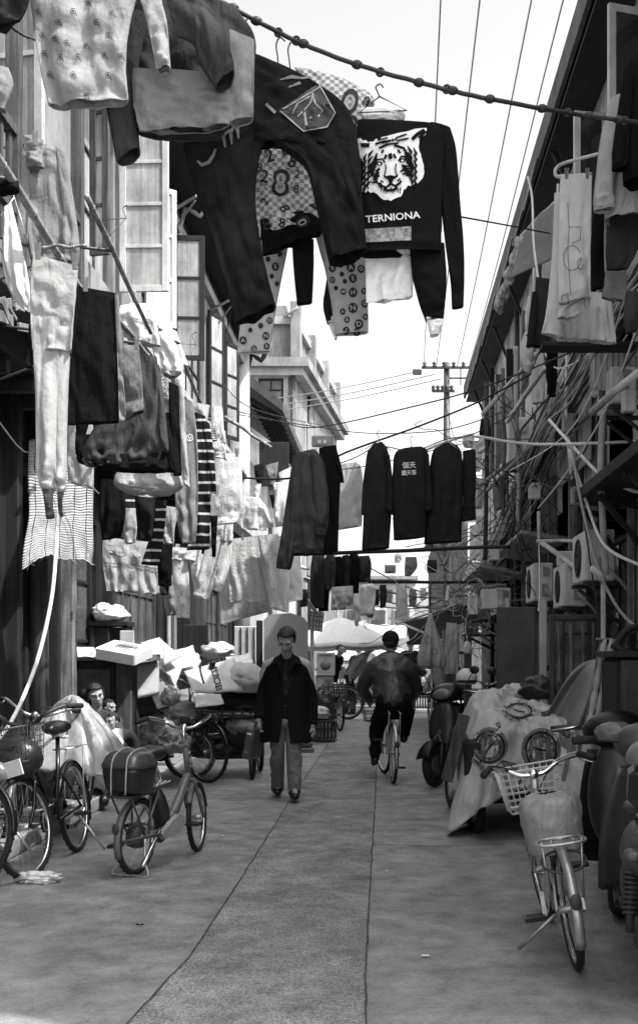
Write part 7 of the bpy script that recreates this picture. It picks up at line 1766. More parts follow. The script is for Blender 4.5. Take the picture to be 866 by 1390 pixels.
mb = MB(); pbox(mb, 654, 800, 676, 826, 17.2, .3); solo('white_box', mb, M['ac'], 'wider white box above the grey board, right of two', 'box')

for i, (x, y, s_, lab) in enumerate(((736, 1186, .035, 'tiny pale leaf shaped scrap on the road left of the silver bicycle pedal'), (303, 1136, .012, 'tiny white speck of litter on the road right of the box bicycle'), (577, 1300, .02, 'small pale scrap near the lower middle of the road'), (525, 1184, .012, 'tiny pale scrap by the right edge of the coarse strip'), (596, 1088, .016, 'tiny pale scrap left of the clock cover corner'), (190, 1258, .02, 'small dark leaf on the road below the box bicycle'))):
    p = GP(x, y); mb = MB(); mb.sheet(lambda u, v: p + V(((u - .5) * s_ * 2, (v - .5) * s_, .012 + s_ * .3 * nz(u * 3, v * 3, i))), 6, 5, .002); solo('litter_scrap', mb, K['dark'] if i == 5 else M['plastic_w'], lab, 'litter', 'litter on the road')
# ------------------------------------------------------------------ people
def seg_chain(mb, pts, rs, n=14, sp=3):
    mb.tube(pts, rs, n, smoothpath=sp)
    mb.ball(pts[0], rs[0], None, 12, 8); mb.ball(pts[-1], rs[-1], None, 12, 8)
def head_shapes(mb, c, yaw, pitch, s=1.0, roll=0):
    """skull, jaw, nose, brow, lips, ears; faces -Y before turning"""
    Rm = Matrix.Rotation(yaw, 3, 'Z') @ Matrix.Rotation(roll, 3, 'Y') @ Matrix.Rotation(pitch, 3, 'X')
    def b(p, r): mb.ball(c + Rm @ (V(p) * s), tuple(x * s for x in r), Rm, 16, 12)
    b((0, .012, .035), (.076, .094, .088)); b((0, -.022, -.028), (.062, .064, .078)); b((0, -.045, -.078), (.034, .034, .026))
    b((.042, -.048, -.012), (.027, .028, .026)); b((-.042, -.048, -.012), (.027, .028, .026))
    b((0, -.088, .012), (.011, .014, .034)); b((0, -.101, -.018), (.0145, .017, .0125)); b((.011, -.092, -.022), (.010, .012, .009)); b((-.011, -.092, -.022), (.010, .012, .009))
    b((.033, -.072, .038), (.028, .016, .010)); b((-.033, -.072, .038), (.028, .016, .010))
    b((0, -.084, -.048), (.024, .012, .0065)); b((0, -.081, -.060), (.021, .013, .0075))
    b((.078, .012, -.002), (.010, .019, .032)); b((-.078, .012, -.002), (.010, .019, .032))
    return Rm
def face_parts(body, c, Rm, s=1.0, hair='short', dark=None):
    eyes = MB(); br = MB(); mo = MB()
    for sg in (-1, 1):
        eyes.ball(c + Rm @ (V((sg * .032, -.0785, .014)) * s), (.013 * s, .006 * s, .0036 * s), Rm, 10, 6)
        br.ball(c + Rm @ (V((sg * .034, -.086, .036)) * s), (.018 * s, .004 * s, .0030 * s), Rm @ Matrix.Rotation(sg * .12, 3, 'Y'), 10, 6)
    mo.ball(c + Rm @ (V((0, -.0945, -.0535)) * s), (.021 * s, .004 * s, .0025 * s), Rm, 10, 6)
    part('eyes', eyes, M['hair'], body); part('eyebrows', br, M['hair'], body); part('mouth', mo, mat('lip_line', .05, .6, 'plain', 20, .2, 0), body)
def hair_cap(c, Rm, s=1.0, long=0.0, vol=1.0):
    mb = MB()
    def fn(p, d):
        k = vol * (1.0 + .05 * nz(d.x * 6, d.y * 6, d.z * 6) + .03 * nz(d.x * 19, d.y * 19, d.z * 19))
        q = V((p.x * k, p.y * k, p.z * k))
        if d.y < -.25:      # hairline over the forehead
            lim = .050 + .012 * nz(d.x * 9, 2)
            if q.z < lim: q = V((q.x * .86, q.y * .70, max(q.z, .02) if q.z > 0 else q.z * .45 + .03))
        elif q.z < -.045 - long: q.z = -.045 - long
        return q
    mb.ball(c + Rm @ (V((0, .016, .036)) * s), tuple(x * s for x in (.084, .103, .095)), Rm, 30, 22, fn=lambda p, d: fn(p / s, d) * s)
    return mb
def hand_shapes(mb, wrist, d, palm_n, s=1.0, curl=.6):
    """palm, four fingers of different length with two bends, thumb leaving the side of the palm"""
    d = V(d).normalized(); n = V(palm_n); n = (n - d * n.dot(d)).normalized(); side = d.cross(n)
    pc = wrist + d * .045 * s
    mb.tube([wrist - d * .02 * s, wrist + d * .02 * s, wrist + d * .05 * s, wrist + d * .088 * s], [.024 * s, .027 * s, .031 * s, .028 * s], 12, flat=.6)
    mb.ball(pc, (.03 * s, .03 * s, .03 * s), None, 10, 8)
    for k, (off, ln) in enumerate(((-.029, .070), (-.010, .080), (.010, .075), (.028, .058))):
        b0 = wrist + d * .082 * s + side * off * s; l = ln * s
        a1 = curl * .6; a2 = curl * 1.5; a3 = curl * 2.2
        p1 = b0 + (d * math.cos(a1) + n * math.sin(a1)) * l * .45; p2 = p1 + (d * math.cos(a2) + n * math.sin(a2)) * l * .32; p3 = p2 + (d * math.cos(a3) + n * math.sin(a3)) * l * .26
        mb.tube([b0, p1, p2, p3], [.0098 * s, .009 * s, .0083 * s, .007 * s], 8); mb.ball(p3, .007 * s, None, 8, 6)
    t0 = wrist + d * .03 * s - side * .026 * s; t1 = t0 + (d * .5 - side * .75 + n * .35).normalized() * .035 * s; t2 = t1 + (d * .85 - side * .2 + n * .5).normalized() * .03 * s
    mb.tube([t0, t1, t2], [.013 * s, .011 * s, .0085 * s], 8); mb.ball(t2, .0085 * s, None, 8, 6)
def shoe(mb, ank, toe, s=1.0, w=.043):
    d = V((toe.x - ank.x, toe.y - ank.y, 0)); d = d.normalized() if d.length > .01 else V((0, -1, 0))
    heel = ank - d * .05 * s
    pts = [V((heel.x, heel.y, ank.z - .045 * s)), V((ank.x, ank.y, ank.z - .03 * s)) + d * .03, toe * .4 + ank * .6 + V((0, 0, -.035 * s)), toe + V((0, 0, .0))]
    mb.tube(pts, [w * .9 * s, w * 1.05 * s, w * s, w * .72 * s], 14, smoothpath=4, flat=.85); mb.ball(pts[0], w * .9 * s, None, 12, 8); mb.ball(pts[-1], w * .72 * s, None, 12, 8)
    mb.tube([ank + V((0, 0, .06 * s)), ank + V((0, 0, -.04 * s))], [.047 * s, .05 * s], 12)
def person(label, J, s=1.0, yaw=0, pitch=0, roll=0, group=None, voxel=.010, hands=True, curl=.6, face=True, hair=True, base=None, palm=(0, 0, -1), handd=None, hair_k=None, skin=None, no_legs=False):
    """J: joints in world space. Builds a single continuous body and returns (thing, helpers)"""
    g = J; b0 = base or V((g['pelvis'].x, g['pelvis'].y, 0))
    t = thing('person', label, 'person', b0, group=group)
    mb = MB()
    seg_chain(mb, [g['pelvis'], g['pelvis'].lerp(g['chest'], .5), g['chest'], g['neck']], [.125 * s, .115 * s, .125 * s, .06 * s])
    seg_chain(mb, [g['neck'] + V((0, 0, -.03)), g['head'] + V((0, .01 * s, -.05 * s))], [.058 * s, .05 * s])
    Rm = head_shapes(mb, g['head'], yaw, pitch, s, roll)
    for sd in 'LR':
        seg_chain(mb, [g['chest'].lerp(g['neck'], .55), g['sh' + sd], g['el' + sd], g['wr' + sd]], [.075 * s, .056 * s, .042 * s, .027 * s])
        if not no_legs: seg_chain(mb, [g['pelvis'], g['hip' + sd], g['kn' + sd], g['an' + sd]], [.1 * s, .085 * s, .056 * s, .038 * s])
        if hands:
            dd = handd[sd] if handd and sd in handd else (g['wr' + sd] - g['el' + sd])
            hand_shapes(mb, g['wr' + sd], dd, palm[sd] if isinstance(palm, dict) else palm, s, curl[sd] if isinstance(curl, dict) else curl)
        if not no_legs: seg_chain(mb, [g['an' + sd], g['toe' + sd]], [.030 * s, .020 * s])
    body = part('body', remesh(mb, voxel, 1), skin or M['skin'], t)
    if face: face_parts(body, g['head'], Rm, s)
    if hair: part('hair', hair_cap(g['head'], Rm, s, **(hair_k or {})), M['hair'], t)
    return t, Rm
def wear(t, name, chains, m, voxel=.012, amp=.010, fr=9, it=2, label=None, extra=None):
    mb = MB()
    for pts, rs in chains: seg_chain(mb, pts, rs, 16)
    if extra: extra(mb)
    r = remesh(mb, voxel, it)
    if amp:
        c = sum(r.v, V()) / len(r.v)
        for i, p in enumerate(r.v):
            d = p - V((c.x, c.y, p.z)); d = d.normalized() if d.length > 1e-4 else V((0, 0, 0))
            r.v[i] = p + d * amp * (2.2 * (.25 - abs(nz(p.x * 6 + p.z * 9, p.y * 3, p.z * 4 - p.x * 5))) + nz(p.x * fr, p.y * fr, p.z * fr * .6) + .5 * nz(p.x * fr * 2, p.y * fr * 2, p.z * fr * 2.3 + 7))
    return part(name, r, m, t, label=label)

# --- the man in the dark coat, walking towards the camera
Y0 = 11.1
def q(x, y, dy=0.0): return P(x, y, Y0 + dy)
J = dict(head=q(389, 870, -.10), neck=q(389, 893, .02), chest=q(389, 918, .03), pelvis=q(388, 972, .03),
  shL=q(363, 903, .03), elL=q(357, 944, .08), wrL=q(351, 978, .0), shR=q(415, 902, .03), elR=q(422, 944, .1), wrR=q(424, 986, .04),
  hipL=q(378, 980, .04), knL=q(377, 1026, .07), anL=q(377, 1064, .32), toeL=q(377, 1075, .16),
  hipR=q(397, 980, .02), knR=q(399, 1024, -.10), anR=q(400, 1070, -.14), toeR=q(401, 1081, -.33))
man, Rm = person('man in a long dark coat and grey trousers walking with a flat case, eyes lowered', J, 1.0, R(-6), R(36), R(5), curl={'L': 1.0, 'R': .5}, palm={'L': (1, 0, 0), 'R': (-1, 0, 0)}, handd={'L': (0, -.1, -1), 'R': (0, -.15, -1)}, voxel=.008, hair_k=dict(vol=1.09))
tm = mat('man_trousers', .13, .9, 'weave', 9, .15, .4)
wear(man, 'trousers', [([J['pelvis'] + V((0, 0, .05)), J['hipL'], J['knL'] + V((0, -.02, 0)), J['anL'] + V((0, 0, -.045))], [.13, .088, .070, .064]), ([J['pelvis'] + V((0, 0, .05)), J['hipR'], J['knR'], J['anR'] + V((0, 0, -.04))], [.13, .088, .074, .066])], tm, .011, .016, 11)
wear(man, 'sweater', [([J['pelvis'] + V((0, 0, .06)), J['chest'], J['neck'] + V((0, 0, -.02))], [.145, .150, .085]), ([J['neck'] + V((0, 0, -.04)), J['neck'] + V((0, -.01, .035))], [.075, .062])], K['ink'], .011, .006)
coat = MB()
def coat_fn(u, v):
    prof = [(0, .085, .075), (.06, .165, .10), (.12, .205, .12), (.3, .195, .135), (.55, .19, .14), (.8, .21, .155), (1, .23, .165)]
    for (v0, w0, d0), (v1, w1, d1) in zip(prof, prof[1:]):
        if v0 <= v <= v1:
            k = (v - v0) / (v1 - v0); w, d = w0 + (w1 - w0) * k, d0 + (d1 - d0) * k; break
    gap = .05 + .30 * max(0, .22 - v) * 2 + .42 * max(0, v - .5) ** 1.1
    a = -PI / 2 + gap + (2 * PI - 2 * gap) * u
    c = q(389, 893 + (1007 - 893) * v, .03)
    f = 1 + .05 * v * math.sin(a * 6 + 1) + .03 * nz(math.cos(a) * 3, math.sin(a) * 3, v * 5)
    x = w * math.cos(a) * f; y = d * math.sin(a) * f
    if v > .5 and x > 0 and math.sin(a) < 0: y -= .10 * (v - .5)      # front leg pushes the skirt
    return V((c.x + x, c.y + y, c.z + .008 * math.sin(a * 5) * (v > .95)))
coat.sheet(coat_fn, 72, 40, .024)
for sd, sg in (('L', -1), ('R', 1)):
    a_, e_, w_ = J['sh' + sd] + V((-sg * .03, 0, .0)), J['el' + sd], J['wr' + sd] + V((0, 0, .015))
    coat.tube([a_ + V((-sg * .03, 0, -.03)), a_ + V((sg * .0, 0, -.06)), e_ + V((sg * .005, 0, 0)), w_], [.055, .068, .060, .052], 18, smoothpath=6)
wool = mat('black_wool_coat', .009, .95, 'plain', 30, .25, .5, spec=.05)
coat = remesh(coat, .010, 3)
for i, p in enumerate(coat.v): coat.v[i] = p + V((.5 * nz(p.x * 9, p.y * 9, p.z * 4), -1, 0)) * (.012 * nz(p.x * 8, p.y * 5, p.z * 3.5))
part('coat', coat, wool, man)
lap = MB()
for sg in (-1, 1):
    c0 = q(389, 893, -.10)
    pts = [c0 + V((sg * .05, .05, .035)), c0 + V((sg * .12, .06, .0)), c0 + V((sg * .155, -.005, -.065)), c0 + V((sg * .085, -.035, -.06)), c0 + V((sg * .03, -.055, -.17)), c0 + V((sg * .022, -.02, -.06))]
    lap.prism(pts, (0, -.014, .004))
part('collar', lap, wool, man)
bt = MB()
for y in (922, 940, 958): bt.ball(q(388, y, -.145), (.011, .006, .011), None, 10, 6)
part('button', bt, M['black_plastic'], man)
sh = MB(); shoe(sh, J['anL'], J['toeL'] + V((0, 0, .0)), 1.15); part('shoe', sh, M['paint_black'], man)
sh = MB(); shoe(sh, J['anR'], J['toeR'] + V((0, 0, .0)), 1.15); part('shoe', sh, M['paint_black'], man)
# his flat case
cs = thing('carrying_case', 'flat dark instrument case with bright latches carried by the walking man', 'case', (q(346, 0).x, Y0, q(0, 1034).z))
rot = Matrix.Rotation(R(10), 3, 'Y') @ Matrix.Rotation(R(-14), 3, 'Z')
cc = q(345, 1008, -.02)
mb = MB(); mb.box(cc, (.085, .34, .31), rot, bev=.02); part('shell', mb, mat('case_shell', .06, .4, 'plain', 8, .4, .1), cs)
mb = MB(); mb.box(cc, (.09, .352, .012), rot); part('seam', mb, M['dark_metal'], cs)
for k in (-.09, .09):
    mb = MB(); mb.box(cc + rot @ V((.0, -.172, k)), (.05, .012, .018), rot); part('latch', mb, M['chrome'], cs)
mb = MB(); mb.tube([cc + rot @ V((0, -.06, .155)), cc + rot @ V((0, -.05, .19)), cc + rot @ V((0, .05, .19)), cc + rot @ V((0, .06, .155))], .011, 8, smoothpath=3); part('handle', mb, M['black_plastic'], cs)
mb = MB(); mb.box(q(413, 1010, .9), (.18, .12, .07), bev=.02); mb.box(q(413, 1018, .9), (.2, .14, .05), bev=.01)
solo('toy_car', mb, M['paint_grey'], 'small boxy object on the road behind the walking man\'s knee', 'box')

# --- cyclist seen from behind
Y0 = 12.75
J = dict(head=q(530, 873, .12), neck=q(530, 893, .06), chest=q(529, 915, .03), pelvis=q(534, 959, -.10),
  shL=q(503, 907, .06), elL=q(492, 934, .16), wrL=q(500, 948, .42), shR=q(556, 907, .06), elR=q(564, 935, .2), wrR=q(552, 950, .45),
  hipL=q(522, 964, -.05), knL=q(513, 986, .32), anL=q(509, 1026, .18), toeL=q(507, 1036, .34),
  hipR=q(547, 964, -.05), knR=q(551, 972, .38), anR=q(548, 998, .28), toeR=q(548, 1003, .44))
cyc, Rm = person('cyclist in a dark cap and satin jacket riding away up the alley', J, 1.02, R(180), R(8), 0, hair=False, curl=1.1, palm=(0, 0, -1), handd={'L': (.2, .7, -.1), 'R': (-.2, .7, -.1)}, voxel=.009)
J0 = J
jk = mat('cyclist_jacket', .035, .42, 'plain', 5, .1, .08); jk.node_tree.nodes['Principled BSDF'].inputs['Roughness'].default_value = .42; jk.node_tree.nodes['Principled BSDF'].inputs['Specular IOR Level'].default_value = .5
def jacket_extra(mb):
    mb.ball(q(530, 915, .03), (.235, .16, .15), None, 20, 14); mb.ball(q(531, 938, .0), (.215, .16, .15), None, 20, 14)
wear(cyc, 'jacket', [([J['pelvis'] + V((0, .02, .07)), J['chest'], J['neck'] + V((0, 0, .01))], [.185, .18, .075]), ([J['neck'] + V((-.05, 0, -.03)), J['shL'] + V((.02, 0, -.01)), J['elL'], J['wrL'] + V((0, -.04, 0))], [.10, .10, .078, .06]), ([J['neck'] + V((.05, 0, -.03)), J['shR'] + V((-.02, 0, -.01)), J['elR'], J['wrR'] + V((0, -.04, 0))], [.10, .10, .078, .06])], jk, .011, .009, 7, 3, extra=jacket_extra)
wear(cyc, 'trousers', [([J['pelvis'] + V((-.06, .0, .04)), J['pelvis'] + V((.06, 0, .04))], [.15, .15]), ([J['pelvis'], J['hipL'], J['knL'], J['anL'] + V((0, 0, .03))], [.15, .115, .09, .068]), ([J['pelvis'], J['hipR'], J['knR'], J['anR'] + V((0, 0, .03))], [.15, .115, .09, .068])], K['black'], .011, .012)
mb = MB()
def cap(p, d): return V((p.x, p.y, max(p.z, -.03)))
mb.ball(J['head'] + V((0, .0, .045)), (.098, .116, .10), None, 24, 16, fn=cap); mb.ball(J['head'] + V((0, .14, .02)), (.07, .07, .010), None, 16, 8)
part('cap', mb, K['ink'], cyc)
mb = MB(); mb.ball(J['head'] + V((0, -.03, -.0)), (.083, .082, .06), None, 18, 12); part('hair', mb, M['hair'], cyc)
for sd in 'LR':
    mb = MB(); shoe(mb, J['an' + sd], J['toe' + sd]); part('shoe', mb, M['paint_black'], cyc)

# --- pedestrians and vendors far down the alley
def walker(label, x, Yp, h=1.68, yaw=0, top='ink', bottom='black', step=.15, long=False, group='people far down the alley', bag=False, cap_=None, sit=0.0, lean=0.0, hairk=None):
    X = (x - CX) / F * Yp; s = h / 1.72
    def w(dx, dy, z):
        r_ = Matrix.Rotation(yaw, 3, 'Z') @ V((dx, dy, 0)); lz = lean * max(0, z - .9)
        r2 = Matrix.Rotation(yaw, 3, 'Z') @ V((0, -lz, 0))
        return V((X + r_.x * s + r2.x, Yp + r_.y * s + r2.y, z * s - sit))
    J = dict(head=w(0, -.02, 1.60), neck=w(0, .01, 1.43), chest=w(0, .01, 1.25), pelvis=w(0, 0, .93), shL=w(-.18, 0, 1.40), elL=w(-.24, .03, 1.13), wrL=w(-.23, -.08, .90), shR=w(.18, 0, 1.40), elR=w(.24, .03, 1.13), wrR=w(.23, -.06, .90),
      hipL=w(-.09, 0, .9), knL=w(-.10, -.06 - step * .5 - sit, .5 + sit * .9), anL=w(-.10, -step - sit, .09 + sit), toeL=w(-.11, -step - .15 - sit, .05 + sit), hipR=w(.09, 0, .9), knR=w(.10, .02 - sit, .5 + sit * .9), anR=w(.10, step - sit, .09 + sit), toeR=w(.11, step - .15 - sit, .05 + sit))
    t, Rm = person(label, J, s, yaw, R(8), group=group, voxel=.016, base=V((X, Yp, 0)), hair_k=hairk or {})
    wear(t, 'jacket', [([J['pelvis'] + V((0, 0, .02)), J['chest'], J['neck'] + V((0, 0, -.02))], [.165, .175, .08]), ([J['chest'].lerp(J['neck'], .6), J['shL'], J['elL'], J['wrL']], [.1, .08, .066, .05]), ([J['chest'].lerp(J['neck'], .6), J['shR'], J['elR'], J['wrR']], [.1, .08, .066, .05])], K[top], .018, .014)
    wear(t, 'trousers', [([J['pelvis'], J['hipL'], J['knL'], J['anL']], [.14, .1, .08, .065]), ([J['pelvis'], J['hipR'], J['knR'], J['anR']], [.14, .1, .08, .065])], K[bottom], .018, .01)
    for sd in 'LR':
        mb = MB(); shoe(mb, J['an' + sd], J['toe' + sd], s); part('shoe', mb, M['paint_black'], t)
    if cap_:
        mb = MB(); mb.ball(J['head'] + V((0, 0, .05 * s)), (.1 * s, .118 * s, .085 * s), None, 18, 12, fn=lambda p, d: V((p.x, p.y, max(p.z, -.02)))); part('cap', mb, K[cap_], t)
    return t
walker('pedestrian in a dark jacket and cap walking just right of the cyclist', 557, 27.5, 1.72, R(12), 'ink', 'grey_d', .2, cap_='black')
walker('stall keeper in a grey jacket bending forward under the patio umbrella', 474, 26.2, 1.66, R(80), 'grey', 'ink', .1, lean=.7)
walker('pale faced customer in a white top standing left of the cyclist', 497, 30, 1.66, R(5), 'white', 'dark', .05)
walker('person with dark hair behind the cyclist\'s left shoulder', 487, 31.5, 1.58, R(170), 'ink', 'black', .1)
walker('person with dark hair close behind the cyclist\'s cap', 512, 33, 1.68, R(190), 'dark', 'black', .1)
walker('person in dark clothes by the far right stalls', 596, 31, 1.6, R(-70), 'black', 'ink', .1)

# --- woman and two small children on the kerb
Y0 = 10.75
J = dict(head=q(131, 945, .0), neck=q(131, 966, .04), chest=q(131, 986, .06), pelvis=q(130, 1026, .14),
  shL=q(112, 975, .05), elL=q(108, 1000, .0), wrL=q(124, 1010, -.22), shR=q(150, 974, .05), elR=q(160, 1000, -.02), wrR=q(150, 1014, -.24),
  hipL=q(121, 1030, .12), knL=q(120, 1030, -.30), anL=q(122, 1080, -.30), toeL=q(121, 1088, -.5), hipR=q(140, 1030, .12), knR=q(145, 1030, -.30), anR=q(143, 1080, -.28), toeR=q(143, 1088, -.48))
wom, Rm = person('smiling young woman with tied hair sitting on the kerb holding a baby', J, .9, R(22), R(10), R(-10), voxel=.009, palm=(0, 0, 1), handd={'L': (.9, -.2, .1), 'R': (-.9, -.2, .1)}, curl=.5, hair_k=dict(vol=1.12, long=.09), skin=mat('fair_skin', .3, .5, 'plain', 12, .1, .05))
mb = MB(); mb.ball(J['head'] + V((-.13, .06, .02)), (.05, .05, .05), None, 14, 10); mb.ball(J['head'] + V((-.09, .06, -.06)), (.035, .04, .08), None, 14, 10); part('hair_bun', mb, M['hair'], wom)
wear(wom, 'top', [([J['pelvis'] + V((0, 0, .03)), J['chest'], J['neck'] + V((0, 0, -.03))], [.15, .15, .075]), ([J['chest'].lerp(J['neck'], .6), J['shL'], J['elL'], J['wrL']], [.09, .075, .06, .045]), ([J['chest'].lerp(J['neck'], .6), J['shR'], J['elR'], J['wrR']], [.09, .075, .06, .045])], K['grey_d'], .012, .01)
wear(wom, 'skirt', [([J['pelvis'], J['knL'] + V((0, 0, .0)), J['knL'] + V((0, -.02, -.18))], [.16, .12, .11]), ([J['pelvis'], J['knR'], J['knR'] + V((0, -.02, -.18))], [.16, .12, .11])], K['pale'], .014, .012)
for sd in 'LR':
    mb = MB(); shoe(mb, J['an' + sd], J['toe' + sd], .9); part('shoe', mb, K['dark'], wom)
mb = MB(); mb.box(q(131, 1058, .16), (.36, .3, .3)); mb.box(q(131, 1036, .16), (.4, .34, .035)); solo('stool', mb, M['mid_wood'], 'low wooden stool under the sitting woman', 'stool')
def small_child(label, hx, hy, Yc, s, yaw, top_m, leg_m, pts):
    J = {k: P(x, y, Yc + dy) for k, (x, y, dy) in pts.items()}; J['head'] = P(hx, hy, Yc)
    mb = MB()
    seg_chain(mb, [J['pelvis'], J['chest'], J['neck']], [.075 * s, .078 * s, .04 * s]); seg_chain(mb, [J['neck'], J['head'] + V((0, 0, -.03))], [.035 * s, .035 * s])
    t = thing('person', label, 'person', (J['pelvis'].x, J['pelvis'].y, J['pelvis'].z - .1))
    Rm = head_shapes(mb, J['head'], yaw, R(5), .82 * s)
    for sd in 'LR':
        seg_chain(mb, [J['chest'], J['sh' + sd], J['wr' + sd]], [.04 * s, .036 * s, .022 * s]); hand_shapes(mb, J['wr' + sd], J['wr' + sd] - J['sh' + sd], (0, 0, -1), .5 * s, .5)
        seg_chain(mb, [J['pelvis'], J['kn' + sd], J['an' + sd]], [.055 * s, .045 * s, .032 * s]); seg_chain(mb, [J['an' + sd], J['an' + sd] + V((0, -.07, -.02))], [.03 * s, .022 * s])
    body = part('body', remesh(mb, .008, 1), MATS['fair_skin'], t); face_parts(body, J['head'], Rm, .82 * s)
    part('hair', hair_cap(J['head'], Rm, .82 * s, vol=1.0), M['hair'], t)
    wear(t, 'top', [([J['pelvis'] + V((0, 0, .02)), J['chest'], J['neck'] + V((0, 0, -.015))], [.1 * s, .1 * s, .05 * s]), ([J['chest'], J['shL'], J['wrL']], [.06 * s, .052 * s, .04 * s]), ([J['chest'], J['shR'], J['wrR']], [.06 * s, .052 * s, .04 * s])], top_m, .01, .008, 18)
    wear(t, 'trousers', [([J['pelvis'], J['knL'], J['anL']], [.1 * s, .066 * s, .052 * s]), ([J['pelvis'], J['knR'], J['anR']], [.1 * s, .066 * s, .052 * s])], leg_m, .01, .008, 18)
    return t
small_child('baby in a white padded suit held on the woman\'s lap', 153, 980, 10.42, .82, R(-35), K['white'], K['white'], dict(neck=(152, 990, .02), chest=(152, 999, .02), pelvis=(151, 1014, .03), shL=(143, 994, .02), wrL=(143, 1010, -.08), shR=(161, 994, .02), wrR=(163, 1011, -.05), knL=(148, 1024, -.12), anL=(150, 1042, -.1), knR=(158, 1026, -.12), anR=(159, 1044, -.1)))
small_child('small dark haired child peering out beside the woman\'s shoulder', 149, 961, 10.8, .8, R(62), K['grey_d'], K['black'], dict(neck=(151, 970, .02), chest=(152, 980, .03), pelvis=(155, 1005, .08), shL=(144, 976, .02), wrL=(142, 992, -.02), shR=(160, 976, .03), wrR=(165, 995, .0), knL=(152, 1030, .05), anL=(153, 1062, .05), knR=(160, 1030, .06), anR=(161, 1062, .05)))
# ------------------------------------------------------------------ more of the alley's clutter
# right facade: washing, boxes and pipes between the cables and the eave
def cl(nm, lab, cat, Y, m_, secs, **o): clothes(nm, lab, cat, Y, K[m_], [(secs, dict({'d': .05, 'fold': .035}, **o))])
cl('shirt', 'white shirt hanging at the upper right, left of the small high air conditioner', 'shirt', 13.5, 'white', [(722, 478, 738, 480), (720, 510, 740, 512), (722, 548, 738, 546)])
cl('trousers', 'black trouser leg hanging between the ledge and the small air conditioner', 'trousers', 12.0, 'black', [(742, 472, 757, 472), (741, 505, 756, 505), (744, 538, 754, 538)])
cl('cloth', 'pale cloth hanging above the high white air conditioner', 'cloth', 15.5, 'pale', [(676, 520, 694, 520), (674, 548, 696, 550), (677, 575, 692, 572)])
cl('cloth', 'white strip of cloth drooping under the small high air conditioner', 'cloth', 13.2, 'white', [(744, 545, 752, 545), (743, 575, 754, 575), (746, 605, 752, 604)])
cl('towel', 'grey towel over the lower bamboo pole on the right', 'towel', 15.6, 'grey', [(668, 652, 684, 645), (668, 672, 686, 668), (670, 694, 684, 690)])
cl('shirt', 'small white shirt on the far right facade beside the utility pole', 'shirt', 20, 'white', [(640, 600, 652, 600), (638, 620, 654, 620), (640, 640, 652, 640)])
cl('cloth', 'dark cloth hung under the far right eave', 'cloth', 19, 'ink', [(652, 570, 664, 568), (650, 590, 666, 590), (652, 612, 664, 610)])
cl('vest', 'little white vest clipped right of the four dark coats', 'vest', 9.9, 'white', [(629, 590, 642, 588), (627, 600, 644, 600), (630, 608, 642, 606)], d=.02)
cl('vest', 'second little white vest on a hanger right of the four dark coats', 'vest', 9.95, 'white', [(650, 595, 656, 590), (646, 608, 658, 606), (649, 616, 656, 614)], d=.02)
cl('towel', 'light towel folded over the far right rail below the eave', 'towel', 22, 'pale', [(644, 650, 656, 650), (643, 672, 657, 672), (645, 690, 655, 690)])
cl('towel', 'pale sheet hanging on the right facade behind the dark awning trousers', 'sheet', 10.8, 'pale', [(736, 345, 752, 345), (734, 390, 752, 392), (732, 440, 748, 440)])
cl('cloth', 'small dark cloth pegged under the light grey jacket at the right edge', 'cloth', 7.0, 'grey_d', [(848, 396, 866, 396), (846, 430, 868, 432), (850, 452, 864, 450)])
def pb(nm, lab, cat, x1, y1, x2, y2, Y, th, m_, group=None):
    mb = MB(); pbox(mb, x1, y1, x2, y2, Y, th, bev=.012); return solo(nm, mb, m_, lab, cat, group)
for i, (x, y, w, h, Y, m_, lab) in enumerate(((718, 655, 16, 22, 14.2, 'ac', 'pale meter box beside the cable bundle'), (776, 660, 14, 24, 10.4, 'grey_paint', 'narrow grey box hanging under the cable bundle'), (757, 748, 22, 20, 12.4, 'ac', 'square pale box on top of the second air conditioner'), (702, 640, 12, 16, 15.2, 'grey_paint', 'small grey switch box behind the tangle'), (846, 528, 18, 30, 9.2, 'ac', 'pale fuse box at the right edge above the canopy'), (664, 742, 14, 18, 17.0, 'ac', 'white junction box low in the cable tangle'), (806, 500, 20, 36, 9.9, 'white_paint', 'pale panel behind the cables at upper right'), (764, 560, 16, 26, 11.6, 'plaster_w', 'pale patch board between the cables and the canopy'), (646, 700, 10, 22, 20, 'ac', 'small pale box near the end of the cables'))):
    pb('wall_box', lab, 'box', x, y, x + w, y + h, Y, .12, M[m_], 'boxes on the right wall')
for i, (pts, r, m_, lab) in enumerate((([(700, 470, 13.6), (700, 560, 13.8), (704, 640, 14.6), (702, 720, 15)], .03, 'white_paint', 'white plastic pipe running down left of the cables'), ([(660, 520, 17), (660, 640, 17), (658, 760, 17.2)], .035, 'dark_metal', 'dark pipe down the far right facade'), ([(682, 500, 15), (684, 600, 15.2), (682, 700, 15.6)], .025, 'pale_wood', 'pale thin post behind the high white air conditioner'), ([(820, 540, 9.7), (815, 640, 9.8), (822, 780, 9.9)], .03, 'white_paint', 'pale pipe behind the nearest air conditioner'), ([(770, 470, 11.4), (768, 560, 11.6), (776, 650, 11.8)], .02, 'cable_w', 'thin pale conduit through the cables'), ([(760, 530, 12.2), (776, 545, 12), (788, 530, 11.6), (786, 505, 11.5), (770, 500, 11.8)], .02, 'cable_w', 'white hose looped by the small high air conditioner'))):
    rope('pipe', lab, pts, r, M[m_], 'pipe', 'pipes on the right wall')
